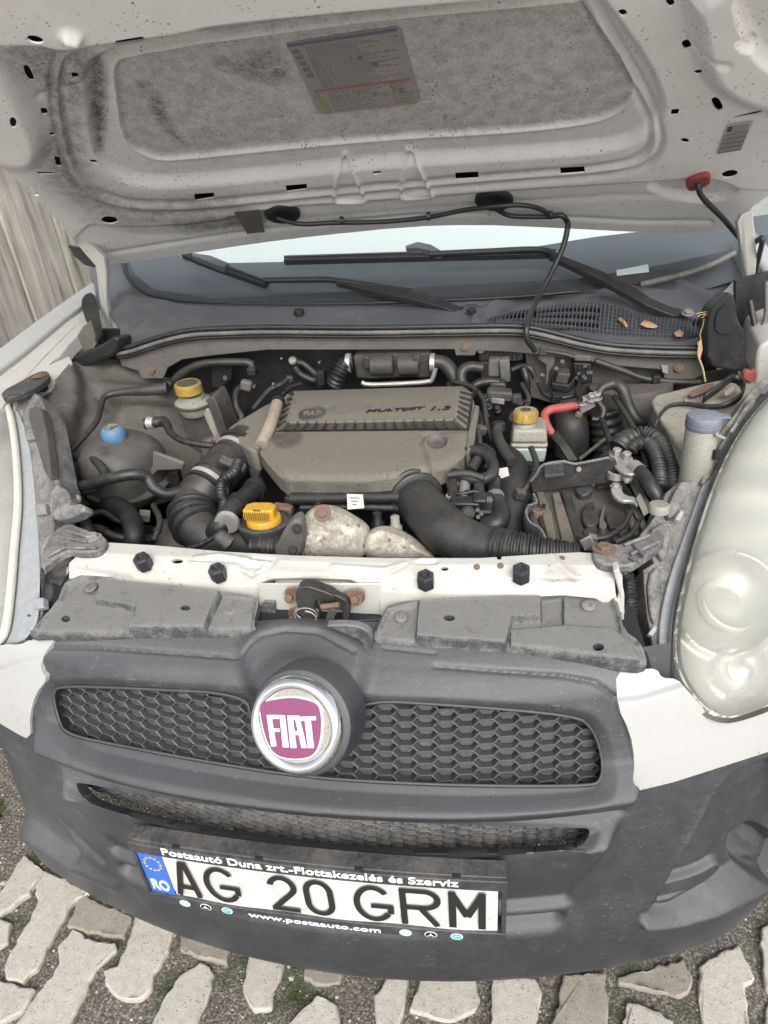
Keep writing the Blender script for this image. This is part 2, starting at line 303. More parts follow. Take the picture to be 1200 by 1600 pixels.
class Surf:
    """a smooth base sheet base(U, V) -> points, sampled on a grid; parts are cut from it and given relief"""
    def __init__(s, base, us, vs, side=1):
        s.base, s.us, s.vs = base, np.asarray(us), np.asarray(vs); s.U, s.Vv = np.meshgrid(s.us, s.vs); s.shape = s.U.shape
        s.P = base(s.U.ravel(), s.Vv.ravel()); e = 1e-3
        Pu = (base(s.U.ravel()+e, s.Vv.ravel())-s.P)/e; Pv = (base(s.U.ravel(), s.Vv.ravel()+e)-s.P)/e
        N = np.cross(Pu, Pv); N /= np.linalg.norm(N, axis=1)[:, None]+1e-12
        s.N = N*side; s.px = proj(s.P); s.front = (s.P-CO)@CF > .05
    def hit(s, x, y, off=0.):
        d = ((s.px-(x, y))**2).sum(1); d[~s.front] = 1e12; i = int(d.argmin()); p0 = s.P[i]+s.N[i]*off
        return on(x, y, (p0, s.N[i]))
    def normal(s, x, y):
        d = ((s.px-(x, y))**2).sum(1); d[~s.front] = 1e12; return s.N[int(d.argmin())]
    def part(s, name, mat, parent, keep=None, holes=(), feats=(), dirt=(), off=0., rim=0., one=False, rimdir=None):
        n = len(s.P); H = np.full(n, off, float); px = s.px
        for f in feats:
            k, pts, h, w_ = f[:4]
            if k == 'area': H += h*sstep((w_-sdf(px, pts))/(2*w_))
            elif k == 'in':                                              # flat bevel running inwards from the outline
                t_ = -sdf(px, pts)/w_; H += h*np.clip(np.where(t_ < .12, np.maximum(t_+.12, 0)**2/.48, t_), 0, 1)
            elif k == 'line': H += h*np.exp(-(dline(px, pts)/w_)**2)
        P = s.P+s.N*H[:, None]; q = proj(P); q[~s.front] = 1e7
        g = np.full(n, -1e3)
        if keep is not None: g = np.minimum.reduce([sdf(q, k) for k in keep])
        for h in holes: g = np.maximum(g, -sdf(q, h))
        nv, nu = s.shape
        Pg, qg, gg = P.reshape(nv, nu, 3), q.reshape(nv, nu, 2), g.reshape(nv, nu)
        Pu, Pv = np.gradient(Pg, axis=1), np.gradient(Pg, axis=0); gu, gv = np.gradient(gg, axis=1), np.gradient(gg, axis=0)
        gn = gu**2+gv**2
        m = (np.abs(gg) < .75*np.sqrt(gn)+1e-9) & (gn > 1e-9)
        tu = np.where(m, -gg*gu/(gn+1e-12), 0); tv = np.where(m, -gg*gv/(gn+1e-12), 0)
        Pg = Pg+tu[..., None]*Pu+tv[..., None]*Pv; gg = np.where(m, 0, gg)
        fc = (gg[:-1, :-1]+gg[1:, :-1]+gg[:-1, 1:]+gg[1:, 1:]) < -1e-9
        fc &= (np.maximum.reduce([gg[:-1, :-1], gg[1:, :-1], gg[:-1, 1:], gg[1:, 1:]]) <= 1e-6)
        if one:                                                          # only the largest connected piece
            lab = np.zeros(fc.shape, int); best, k = (0, 0), 0
            for j0, i0 in zip(*np.where(fc)):
                if lab[j0, i0]: continue
                k += 1; st, cnt = [(j0, i0)], 0; lab[j0, i0] = k
                while st:
                    a, c = st.pop(); cnt += 1
                    for da, dc in ((1, 0), (-1, 0), (0, 1), (0, -1)):
                        p_, r_ = a+da, c+dc
                        if 0 <= p_ < fc.shape[0] and 0 <= r_ < fc.shape[1] and fc[p_, r_] and not lab[p_, r_]: lab[p_, r_] = k; st.append((p_, r_))
                best = max(best, (cnt, k))
            fc = lab == best[1]
        idx = np.arange(n).reshape(nv, nu); jj, ii = np.where(fc)
        F = np.stack([idx[jj, ii], idx[jj, ii+1], idx[jj+1, ii+1], idx[jj+1, ii]], 1)
        P = Pg.reshape(-1, 3)
        a, b, c = P[F[:, 0]], P[F[:, 1]], P[F[:, 3]]
        if len(F) and (np.einsum('ij,ij->i', np.cross(b-a, c-a), s.N[F[:, 0]]).mean() < 0): F = F[:, ::-1]
        extraV = []
        if rim:
            E = np.concatenate([F[:, [0, 1]], F[:, [1, 2]], F[:, [2, 3]], F[:, [3, 0]]]); key = np.sort(E, 1)[:, 0]*n+np.sort(E, 1)[:, 1]
            uq, inv, cnt = np.unique(key, return_inverse=True, return_counts=True); be = E[cnt[inv] == 1]
            bv = np.unique(be); mp = {int(v): n+i for i, v in enumerate(bv)}; extraV = P[bv]-(s.N[bv] if rimdir is None else -np.array(rimdir))*rim
            F2 = np.array([(int(y_), int(x_), mp[int(x_)], mp[int(y_)]) for x_, y_ in be])
            F = np.concatenate([F, F2]); P = np.concatenate([P, extraV])
        used = np.unique(F); rm = np.full(len(P), -1); rm[used] = np.arange(len(used)); F = rm[F]; P2 = P[used]
        me = bpy.data.meshes.new(name)
        me.vertices.add(len(P2)); me.vertices.foreach_set('co', P2.astype(np.float32).ravel())
        me.loops.add(F.size); me.loops.foreach_set('vertex_index', F.astype(np.int32).ravel())
        me.polygons.add(len(F)); me.polygons.foreach_set('loop_start', np.arange(0, F.size, 4, dtype=np.int32)); me.update(calc_edges=True); me.validate()
        if dirt:
            D = np.zeros(n)
            for pts, amt, w_ in dirt:
                D = np.maximum(D, amt*(np.exp(-(dline(px, pts[1])/w_)**2) if isinstance(pts, tuple) else sstep((w_-sdf(px, pts))/(2*w_))))
            D = np.concatenate([D, np.zeros(len(extraV))])[used]
            me.attributes.new('dirt', 'FLOAT', 'POINT').data.foreach_set('value', D.astype(np.float32))
        return link(name, me, mat, parent, angle=48)

def tag(o, label, cat=None, group=None, kind=None):
    if label: o['label'] = label
    if cat: o['category'] = cat
    if group: o['group'] = group
    if kind: o['kind'] = kind
    return o
van = bpy.data.objects.new('van', None); COL.objects.link(van); van.location = (0, 0, 0)
tag(van, 'white van with its bonnet propped open over a dusty engine bay and black bumper', 'van')
def text(name, s, size, mat, parent, origin, ex, ez, bold=0., width=None, depth=.0004, shear=0., align='LEFT', height=None, sx=1., fn=None):
    """lettering as thin geometry; origin = left baseline, ex along the line, ez up"""
    cu = bpy.data.curves.new(name, 'FONT'); cu.body = s; cu.size = size; cu.offset = bold; cu.extrude = depth; cu.resolution_u = 3; cu.shear = shear
    ob = bpy.data.objects.new(name, cu); COL.objects.link(ob); dg = bpy.context.evaluated_depsgraph_get()
    me = bpy.data.meshes.new_from_object(ob.evaluated_get(dg)); bpy.data.objects.remove(ob); bpy.data.curves.remove(cu)
    co = np.array([v.co for v in me.vertices]); co[:, 0] *= sx
    lo, hi = co.min(0), co.max(0)
    if width: co[:, 0] = (co[:, 0]-lo[0])*width/(hi[0]-lo[0])
    if height: co[:, 1] *= height/(hi[1]-lo[1])
    ex, ez = np.array(ex, float), np.array(ez, float); ex /= np.linalg.norm(ex); ez /= np.linalg.norm(ez); n = np.cross(ex, ez)
    for v, c in zip(me.vertices, co): v.co = Vector(fn(c[0], c[1], c[2]) if fn else np.asarray(origin)+ex*c[0]+ez*c[1]+n*c[2])
    me.materials.clear(); return link(name, me, mat, parent, smooth=False)
# ================================================================== front fascia
_c = [(.235, .772), (.15, .770), (.115, .760), (.090, .738), (.080, .715), (.054, .644), (.040, .637), (.010, .619), (.009, .611), (.021, .586), (.042, .570), (.036, .560), (.000, .540), (-.001, .531), (.016, .440), (.022, .412), (.018, .406), (.006, .398), (.008, .386), (.026, .374), (.022, .368), (.000, .354), (-.003, .33), (-.004, .27), (.002, .205), (.03, .185)]
_e = [(.235, .772), (.15, .770), (.115, .760), (.090, .738), (.076, .715), (.052, .644), (.050, .637), (.045, .619), (.043, .612), (.037, .586), (.033, .565), (.031, .558), (.027, .538), (.025, .530), (.013, .440), (.010, .412), (.009, .406), (.008, .398), (.006, .386), (.004, .374), (.003, .368), (.001, .354), (-.001, .33), (-.004, .27), (.002, .205), (.03, .185)]
PROF, PROFE = chaikin(_c, 2, False), chaikin(_e, 2, False)
_pl = np.concatenate([[0], np.cumsum(np.linalg.norm(np.diff(PROF, axis=0), axis=1))])
def cx(x): return .33*x*x+2.6*np.maximum(0, np.abs(x)-.56)**2
def fascia(U, V):
    z = np.interp(V, _pl, PROF[:, 1]); xs = np.interp(z, [.2, .35, .42, .62, .70, .8], [.29, .335, .355, .430, .445, .44])
    w_ = sstep((xs+.010-np.abs(U))/.020)
    y = np.interp(V, _pl, PROF[:, 0])*w_+np.interp(V, _pl, PROFE[:, 0])*(1-w_); z = z*w_+np.interp(V, _pl, PROFE[:, 1])*(1-w_)
    return np.stack([U, y+cx(U), z], 1)
FA = Surf(fascia, np.linspace(-.93, .93, 680), np.linspace(0.03, _pl[-1], 400), 1)
if FA.N[FA.N.shape[0]//2] @ np.array([0, -1, 0]) < 0: FA.N *= -1
def fascia_side(U, V): return np.stack([U, np.interp(V, _pl, PROFE[:, 0])+cx(U), np.interp(V, _pl, PROFE[:, 1])], 1)
FE = Surf(fascia_side, np.linspace(-.62, .86, 640), np.linspace(0.03, _pl[-1]*.75, 320), 1)
if FE.N[FE.N.shape[0]//2] @ np.array([0, -1, 0]) < 0: FE.N *= -1
GR1 = chaikin([(80, 1085), (92, 1074), (200, 1078), (382, 1087), (392, 1130), (420, 1168), (462, 1185), (500, 1182), (535, 1150), (556, 1097), (700, 1104), (900, 1121), (925, 1140), (938, 1172), (943, 1205), (938, 1224), (925, 1231), (800, 1232), (640, 1228), (480, 1218), (330, 1195), (180, 1167), (100, 1150), (88, 1125)], 2)
GR2 = chaikin([(118, 1224), (128, 1223), (200, 1238), (320, 1257), (500, 1278), (700, 1288), (905, 1294), (920, 1294), (922, 1304), (908, 1322), (870, 1330), (760, 1334), (600, 1333), (470, 1323), (330, 1302), (210, 1277), (145, 1258), (124, 1240)], 1)
SC1 = chaikin([(64, 1082), (85, 1058), (200, 1062), (385, 1072), (556, 1084), (700, 1090), (905, 1106), (945, 1130), (962, 1180), (968, 1235), (945, 1264), (800, 1273), (640, 1271), (470, 1260), (330, 1239), (180, 1211), (105, 1190), (74, 1140)], 2)
SC2 = chaikin([(94, 1214), (140, 1219), (320, 1251), (500, 1272), (700, 1283), (925, 1287), (942, 1296), (930, 1330), (895, 1360), (760, 1368), (600, 1363), (440, 1350), (300, 1327), (180, 1300), (108, 1265)], 2)
CEN = chaikin([(70, 1030), (52, 1095), (46, 1160), (66, 1215), (98, 1275), (140, 1340), (200, 1395), (300, 1440), (500, 1466), (740, 1478), (850, 1470), (905, 1415), (952, 1330), (980, 1255), (990, 1190), (978, 1110), (955, 1060), (700, 1000), (480, 960), (200, 980)], 2)
WHR = chaikin([(962, 1046), (1000, 1046), (1026, 1044), (1034, 1060), (1058, 1060), (1075, 1080), (1105, 1112), (1145, 1125), (1215, 1098), (1330, 1050), (1340, 1130), (1200, 1175), (1003, 1238), (988, 1226), (992, 1190), (985, 1145), (965, 1105)], 1)
WHL = chaikin([(-40, 1020), (5, 1006), (30, 1008), (50, 998), (90, 994), (70, 1020), (62, 1045), (75, 1060), (55, 1085), (46, 1120), (48, 1157), (20, 1143), (-40, 1105)], 1)
BEHR = [(968, 1046), (1000, 1048), (1026, 1046), (1036, 1062), (1058, 1062), (1075, 1082), (1105, 1114), (1145, 1127), (1215, 1100), (1400, 1030), (1500, 700), (900, 700), (780, 900), (700, 985), (900, 1030)]
BEHL = [(66, 1000), (50, 998), (30, 1008), (5, 1006), (-60, 1024), (-400, 900), (-100, 600), (500, 700), (560, 960), (400, 970), (200, 980), (100, 985)]
BOSS = ellipse(466, 1120, 74, 84)
HUMP = chaikin([(372, 1012), (410, 982), (450, 972), (510, 978), (560, 1003), (580, 1030), (560, 1090), (480, 1120), (400, 1090)], 2)
FOGR = chaikin([(1240, 1180), (1180, 1198), (1135, 1222), (1100, 1285), (1060, 1350), (1025, 1420), (1015, 1432), (1100, 1415), (1180, 1375), (1240, 1330)], 2)
FOGI = chaikin([(1030, 1402), (1100, 1385), (1140, 1362), (1146, 1375), (1110, 1405), (1040, 1428), (1020, 1425)], 2)
FOGL = chaikin([(-40, 1165), (5, 1172), (30, 1210), (70, 1265), (100, 1300), (130, 1352), (90, 1340), (40, 1300), (-40, 1255)], 2)
P1 = chaikin([(216, 1396), (300, 1412), (500, 1440), (700, 1452), (800, 1450), (886, 1425), (878, 1450), (858, 1463), (700, 1468), (500, 1462), (330, 1438), (250, 1418)], 1)
P2 = chaikin([(270, 1434), (500, 1474), (700, 1482), (856, 1476), (840, 1490), (700, 1498), (500, 1492), (330, 1462)], 1)
feats = [('in', SC1, -.012, 30), ('in', SC2, -.016, 30), ('area', HUMP, .016, 18), ('area', BOSS, .012, 16),
         ('area', FOGR, -.032, 8), ('area', FOGI, .012, 3.5), ('area', ellipse(1205, 1345, 38, 34), -.035, 4), ('line', [(1040, 1390), (1080, 1310), (1120, 1255), (1160, 1222)], .005, 7), ('area', FOGL, -.024, 7),
         
         ('line', [(1008, 1445), (1060, 1440), (1120, 1422), (1210, 1378)], .010, 6), ('line', [(1005, 1432), (1060, 1428), (1120, 1410), (1200, 1370)], -.006, 6),
         ('line', [(20, 1290), (60, 1318), (120, 1356), (180, 1382)], .008, 9),
         
         # step between the shelf under the shields and the rounded grille surround
         ('line', [(72, 1012), (150, 1012), (380, 1028), (410, 1004), (450, 996), (500, 1000), (555, 1028)], -.005, 3.5),
         ('line', [(680, 1040), (760, 1047), (880, 1056), (930, 1066), (962, 1090)], -.005, 4), ('line', [(600, 1012), (680, 1020)], -.003, 3),
         ('line', [(60, 1252), (100, 1290), (160, 1346)], -.004, 5)]
dirtF = [([(140, 1175), (60, 1215), (30, 1170), (0, 1180), (0, 1400), (120, 1400), (150, 1300)], .25, 30), ([(70, 980), (400, 985), (480, 968), (560, 995), (960, 1035), (975, 1090), (880, 1062), (680, 1047), (560, 1036), (480, 1008), (380, 1032), (150, 1018), (68, 1022)], .42, 9), ([(200, 1040), (380, 1048), (380, 1060), (200, 1056)], .2, 10), ([(580, 1040), (760, 1060), (760, 1075), (580, 1060)], .2, 10)]
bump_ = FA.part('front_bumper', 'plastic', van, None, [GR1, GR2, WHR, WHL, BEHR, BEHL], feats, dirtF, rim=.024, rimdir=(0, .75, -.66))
wr = FE.part('corner_panel', 'paint_clean', van, [WHR], (), [('area', [(940, 1096), (1000, 1090), (1066, 1070), (1110, 1010), (900, 1010)], -.007, 5)], off=.004, rim=.012, one=True)
wl = FE.part('corner_panel', 'paint_clean', van, [WHL], (), [('line', [(0, 1050), (40, 1035), (70, 1030)], -.004, 8)], off=.004, rim=.012, one=True)
# upper grille: one honeycomb moulding of blind cells
gb = [np.interp(t, [0, 1], [0, 1]) for t in (0, 1)]
def grille_pt(x, z, d=0.):
    y = np.interp(z, [.55, .640, .715, .80], [.010, .050, .082, .12]); return np.array([x, y+cx(x)+.021+d, z-d*.35])
def hexgrille(name, mat, poly, pitch, rowp, zc, zr, xr, depth, wall, blind, gp, grow):
    b = MB(); k = 0
    for ci, x in enumerate(np.arange(xr[0], xr[1], pitch)):
        for z in np.arange(zr[0], zr[1], rowp):
            zz = z+(rowp/2 if ci % 2 else 0); c = gp(x, zz); q = proj(c[None])
            if sdf(q, poly)[0] > grow: continue
            hx = [(-2/3, 0), (-1/3, -.5), (1/3, -.5), (2/3, 0), (1/3, .5), (-1/3, .5)]
            def ring(s, d, dz=0): return [gp(x+hx_*pitch*s, zz+hz_*rowp*s+dz, d) for hx_, hz_ in hx]
            V = ring(1, 0)+ring(1-wall, -.001)+ring(1-wall*1.5, depth, -.0)+(ring(.62, depth*.75) if blind else [])
            F = []
            for lv in range(2 if not blind else 3):
                for i in range(6): F.append((lv*6+i, lv*6+(i+1) % 6, lv*6+6+(i+1) % 6, lv*6+6+i))
            if blind: F.append((18, 19, 20, 21, 22, 23))
            b.add(V, F)
    return b.build(name, mat, van, smooth=False)
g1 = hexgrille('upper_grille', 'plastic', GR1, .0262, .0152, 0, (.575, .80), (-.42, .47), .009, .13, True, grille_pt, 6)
# backing rim behind the honeycomb
us = np.linspace(-.47, .47, 60); V, F = [], []
for x in us:
    for z in (.56, .60, .64, .68, .72, .76): V.append(grille_pt(x, z, .0125))
for i in range(len(us)-1):
    for j in range(5): F.append((i*6+j, (i+1)*6+j, (i+1)*6+j+1, i*6+j+1))
mesh('grille_backing', V, F, 'plastic', g1)
def low_pt(x, z, d=0.):
    return np.array([x, (.058+cx(x)+d), z])
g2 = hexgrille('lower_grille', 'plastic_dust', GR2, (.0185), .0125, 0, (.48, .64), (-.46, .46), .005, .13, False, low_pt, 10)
V = []; F = []
for i, x in enumerate(us):
    V += [low_pt(x, .48, .03), low_pt(x, .66, .03)]
    if i: F.append((2*i-2, 2*i, 2*i+1, 2*i-1))
mesh('radiator_core', V, F, dusty('radiator_core', (.03, .03, .03), (.3, .29, .27), .3, .8, 60, .5, .5, fine=380), g2)

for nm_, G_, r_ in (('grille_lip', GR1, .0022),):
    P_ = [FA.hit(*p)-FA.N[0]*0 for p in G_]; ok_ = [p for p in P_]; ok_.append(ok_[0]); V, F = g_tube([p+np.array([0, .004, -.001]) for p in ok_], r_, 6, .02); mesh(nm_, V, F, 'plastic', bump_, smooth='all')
# ------------------------------------------------------------------ badge
bo = FA.hit(461, 1134, .062); bn = np.array([-.10, -.86, .50]); bn /= np.linalg.norm(bn)
ctr = on(461, 1134, (bo, bn)); mm = mpp(ctr)
bx = np.cross([0, 0, 1], bn); bx = -bx if bx[0] < 0 else bx; bx /= np.linalg.norm(bx); bz = np.cross(bn, bx); bz = -bz if bz[2] < 0 else bz
emb = bpy.data.objects.new
def bpt(px, py, h=0.): return on(px, py, (ctr, bn))+bn*h
def badge_radius(): return .5*(np.linalg.norm(bpt(392, 1134)-ctr)+np.linalg.norm(bpt(531, 1134)-ctr))
Rb = badge_radius()
V, F = g_lathe(ctr-bn*.012, bn, [(Rb*1.03, 0), (Rb*1.03, .010), (Rb*.99, .015), (Rb*.93, .0185), (Rb*.86, .019), (Rb*.78, .016), (Rb*.74, .013)], 72)
F = F[:-2]; badge = mesh('badge', V, F, 'chrome', van, smooth='all')
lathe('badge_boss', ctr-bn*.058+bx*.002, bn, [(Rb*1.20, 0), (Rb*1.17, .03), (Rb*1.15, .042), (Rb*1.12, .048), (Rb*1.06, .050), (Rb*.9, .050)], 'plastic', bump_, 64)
# the shield inside the ring, traced
SH = chaikin([(409, 1098), (420, 1093), (460, 1087), (490, 1094), (500, 1100), (505, 1120), (503, 1155), (495, 1175), (480, 1182), (455, 1183), (432, 1176), (420, 1155), (412, 1125)], 2)
ring_o = [bpt(*p, .004) for p in ellipse(461, 1134, 62, 60, 0, len(SH))]
def face_plate(name, pts, h, t, mat, parent, bevel=0):
    V, F = g_slab([np.asarray(p)+bn*h for p in pts], -bn*t); o = mesh(name, V, F, mat, parent, bevel=bevel); fixn(o.data); return o
V, F = g_lathe(ctr-bn*.004, bn, [(Rb*.77, 0), (Rb*.77, .006)], 64); mesh('badge_dish', V, F, dusty('badge_dish', (.42, .40, .35), (.3, .27, .2), .35, .2, 40, .3, .02, metal=.8), badge)
face_plate('badge_rim', [on(*p, (ctr, bn)) for p in (SH-(459, 1136))*1.05+(459, 1136)], .0045, .003, 'white_print', badge)
pm, t_, b_ = new_mat('badge_red'); b_.inputs['Roughness'].default_value = .25; tc = t_.nodes.new('ShaderNodeTexCoord'); wv = t_.nodes.new('ShaderNodeTexWave'); wv.inputs['Scale'].default_value = 160; wv.inputs['Distortion'].default_value = 2; wv.bands_direction = 'X'
rp = t_.nodes.new('ShaderNodeMix'); rp.data_type = 'RGBA'; rp.inputs[6].default_value = (.12, .02, .068, 1); rp.inputs[7].default_value = (.24, .05, .14, 1)
t_.links.new(tc.outputs['Object'], wv.inputs[0]); t_.links.new(wv.outputs['Fac'], rp.inputs[0]); t_.links.new(rp.outputs[2], b_.inputs['Base Color']); b_.inputs['Coat Weight'].default_value = .6
face_plate('badge_shield', [on(*p, (ctr, bn)) for p in SH], .0062, .003, pm, badge)
LET = {'F': [(421, 1114), (439, 1114), (440, 1120), (429, 1120), (431, 1135), (440, 1135), (441, 1140), (432, 1140), (436, 1162), (428, 1163)],
       'I': [(441, 1114), (449, 1115), (455, 1164), (446, 1164)],
       'A': [(453, 1115), (471, 1115), (483, 1165), (475, 1165), (472, 1145), (464, 1144), (467, 1165), (458, 1165)],
       'T': [(471, 1117), (497, 1116), (497, 1122), (489, 1122), (494, 1165), (485, 1165), (480, 1123), (472, 1123)]}
for k, p in LET.items():
    # letters stand close, about 1.3 mm proud
    if k == 'A':
        b = MB(); b.add(*g_slab([on(*q, (ctr, bn))+bn*.0078 for q in [(453, 1115), (461, 1115), (467, 1165), (458, 1165)]], -bn*.002)); b.add(*g_slab([on(*q, (ctr, bn))+bn*.0078 for q in [(464, 1115), (471, 1115), (483, 1165), (475, 1165)]], -bn*.002))
        b.add(*g_slab([on(*q, (ctr, bn))+bn*.0077 for q in [(458, 1115), (468, 1115), (469, 1121), (459, 1121)]], -bn*.002)); b.add(*g_slab([on(*q, (ctr, bn))+bn*.0077 for q in [(462, 1139), (472, 1139), (473, 1145), (463, 1145)]], -bn*.002))
        o = b.build('badge_letter', 'white_print', badge); fixn(o.data)
    else: face_plate('badge_letter', [on(*q, (ctr, bn)) for q in p], .0078, .002, 'white_print', badge)

# ------------------------------------------------------------------ number plate, bent a little round the bumper
PT = .0356; PC = np.array([0, -.006, .474]); ex = np.array([1., 0, 0]); ez = np.array([0, math.sin(PT), math.cos(PT)]); pn = np.array([0, -math.cos(PT), math.sin(PT)])
def plq(u, v, h=0.): return PC+ex*u+ez*v+pn*(h+.009*(1-(u/.256)**2))
plate = bpy.data.objects.new('number_plate', None); COL.objects.link(plate); plate.parent = van
L_, R_, B_, T_ = -.248, .252, -.0487, .0487
b = MB()
def bar(u0, u1, v0, v1, h0, h1):
    n = max(1, int((u1-u0)/.03)); V = []
    for i in range(n+1):
        u = u0+(u1-u0)*i/n; V += [plq(u, v0, h1), plq(u, v1, h1), plq(u, v1, h0), plq(u, v0, h0)]
    b.add(V, [(i*4+j, i*4+4+j, i*4+4+(j+1) % 4, i*4+(j+1) % 4) for i in range(n) for j in range(4)]+[(0, 1, 2, 3), (n*4+3, n*4+2, n*4+1, n*4)])
bar(L_-.006, R_+.0115, T_, T_+.0200, -.02, .006); bar(L_-.004, R_+.0110, B_-.0205, B_, -.02, .005); bar(L_-.006, L_-.0008, B_+.0005, T_-.0005, -.02, .005); bar(R_+.005, R_+.0110, B_+.0005, T_-.0005, -.02, .005)
bar(L_-.005, R_+.0105, T_+.0193, T_+.0235, -.022, .002); bar(L_-.0065, L_+.012, T_+.0002, T_+.0245, -.021, .0025)
fr_ = b.build('plate_frame', 'plastic_black', plate, bevel=.0012); fixn(fr_.data)
for u in (-.18, -.06, .075, .20): box('frame_slot', plq(u, T_+.0222, .0015), (.011, .004, .004), 'black', plate, np.stack([ex, -pn, ez], 1), bevel=0)
nu, nv = 110, 26; V = []; F = []
for i in range(nu):
    for j in range(nv):
        u = L_+.0385+(R_-L_-.0385)*i/(nu-1); v = B_+(T_-B_)*j/(nv-1)
        d = .0026*math.exp(-((u+.06)/.03)**2-((v-.012)/.03)**2)*math.sin(u*130+v*70)+.0020*math.exp(-((u-.045)/.02)**2-((v-.025)/.02)**2)+.0015*math.exp(-((v+.045)/.006)**2)*math.sin(u*40)
        V.append(plq(u, v, .001+d))
for i in range(nu-1):
    for j in range(nv-1): a = i*nv+j; F.append((a, a+nv, a+nv+1, a+1))
mesh('plate_sheet', V, F, 'plate_white', plate, smooth='all')
V = []; [V.extend([plq(L_+.0385*i/4, B_, .0018), plq(L_+.0385*i/4, T_, .0018)]) for i in range(5)]
mesh('euro_band', V, [(2*i, 2*i+2, 2*i+3, 2*i+1) for i in range(4)], 'euro', plate, smooth=False)
b = MB()
for k in range(12):
    a = k*math.pi/6; cxs, cys = L_+.0195+.0125*math.cos(a), .021+.0145*math.sin(a)
    st = [plq(cxs+(.0027 if i % 2 == 0 else .0012)*math.sin(i*math.pi/5), cys+(.0027 if i % 2 == 0 else .0012)*math.cos(i*math.pi/5), .0024) for i in range(10)]
    b.add(*g_slab(st, -pn*.0004))
b.build('band_stars', 'gold', plate, smooth=False)
def ptext(s, u0, v0, w_, h_, h, mat='white_print', nm='frame_lettering', bold=.00035): return text(nm, s, .018, mat, plate, (0, 0, 0), ex, ez, bold=bold, width=w_, height=h_, fn=lambda a, c, d: plq(u0+a, v0+c, h+d))
ptext('RO', L_+.0055, -.040, .028, .025, .0024, nm='band_letters', bold=.0004)
ptext('Postaautó Duna zrt.-Flottakezelés és Szerviz', -.2017, T_+.0072, .4045, .0150, .0063)
ptext('www.postaauto.com', -.098, B_-.0165, .192, .0125, .0053)
def ribbon(strokes, wd, mat='ink', h=.0042):
    b = MB()
    for k, s in enumerate(strokes):
        P = np.array(s, float); T = np.gradient(P, axis=0) if len(P) > 2 else np.repeat([P[1]-P[0]], 2, 0); T /= np.linalg.norm(T, axis=1)[:, None]+1e-9; Nn = np.stack([-T[:, 1], T[:, 0]], 1)
        hh = h+.00012*k; V = [plq(*(p+n*wd/2), hh) for p, n in zip(P, Nn)]+[plq(*(p-n*wd/2), hh) for p, n in zip(P, Nn)]; m = len(P)
        b.add(V, [(i, i+1, m+i+1, m+i) for i in range(m-1)])
    return b.build('plate_character', mat, plate, smooth=False)
def arc(cx_, cy, rx, ry, a0, a1, n=24): return [(cx_+rx*math.cos(math.radians(a)), cy+ry*math.sin(math.radians(a))) for a in np.linspace(a0, a1, n)]
W_ = .0088; H2 = .0358; Y0 = .0; HH = H2+W_/2
def G(l, r): c = (l+r)/2; w_ = (r-l-W_)/2; return [arc(c, Y0, w_, H2, 42, 325, 36), [(r-W_/2-.0005, Y0-.020), (r-W_/2-.0005, Y0-.001)], [(r-.001, Y0-.0045), (c-.004, Y0-.0045)]]
ribbon([[(-.1990, Y0-HH), (-.1815, Y0+HH)], [(-.1775, Y0+HH), (-.1675, Y0-HH)], [(-.197, Y0-.019), (-.169, Y0-.019)]], W_)
ribbon(G(-.1531, -.0998), W_)
ribbon([arc(-.0365, Y0+.0155, .0165, .0205, 170, -20, 22)+[(-.026, Y0+.001), (-.052, Y0-.0330)], [(-.0575, Y0-H2), (-.0165, Y0-H2)]], W_)
ribbon([arc(.0140, Y0+.014, .0165, .0220, 0, 180, 22)+arc(.0140, Y0-.014, .0165, .0220, 180, 360, 22)+[(.0305, Y0+.014)]], W_)
ribbon(G(.0617, .1163), W_)
ribbon([[(.1290, Y0-HH), (.1290, Y0+HH)], [(.127, Y0+H2), (.155, Y0+H2)]+arc(.157, Y0+.0175, .0175, .0183, 88, -88, 18)+[(.127, Y0-.0008)], [(.152, Y0-.002), (.1735, Y0-HH)]], W_)
ribbon([[(.1935, Y0-HH), (.1935, Y0+HH)], [(.1935, Y0+H2), (.2128, Y0-.014)], [(.2128, Y0-.014), (.2320, Y0+H2)], [(.2320, Y0+HH), (.2320, Y0-HH)]], W_+.001)
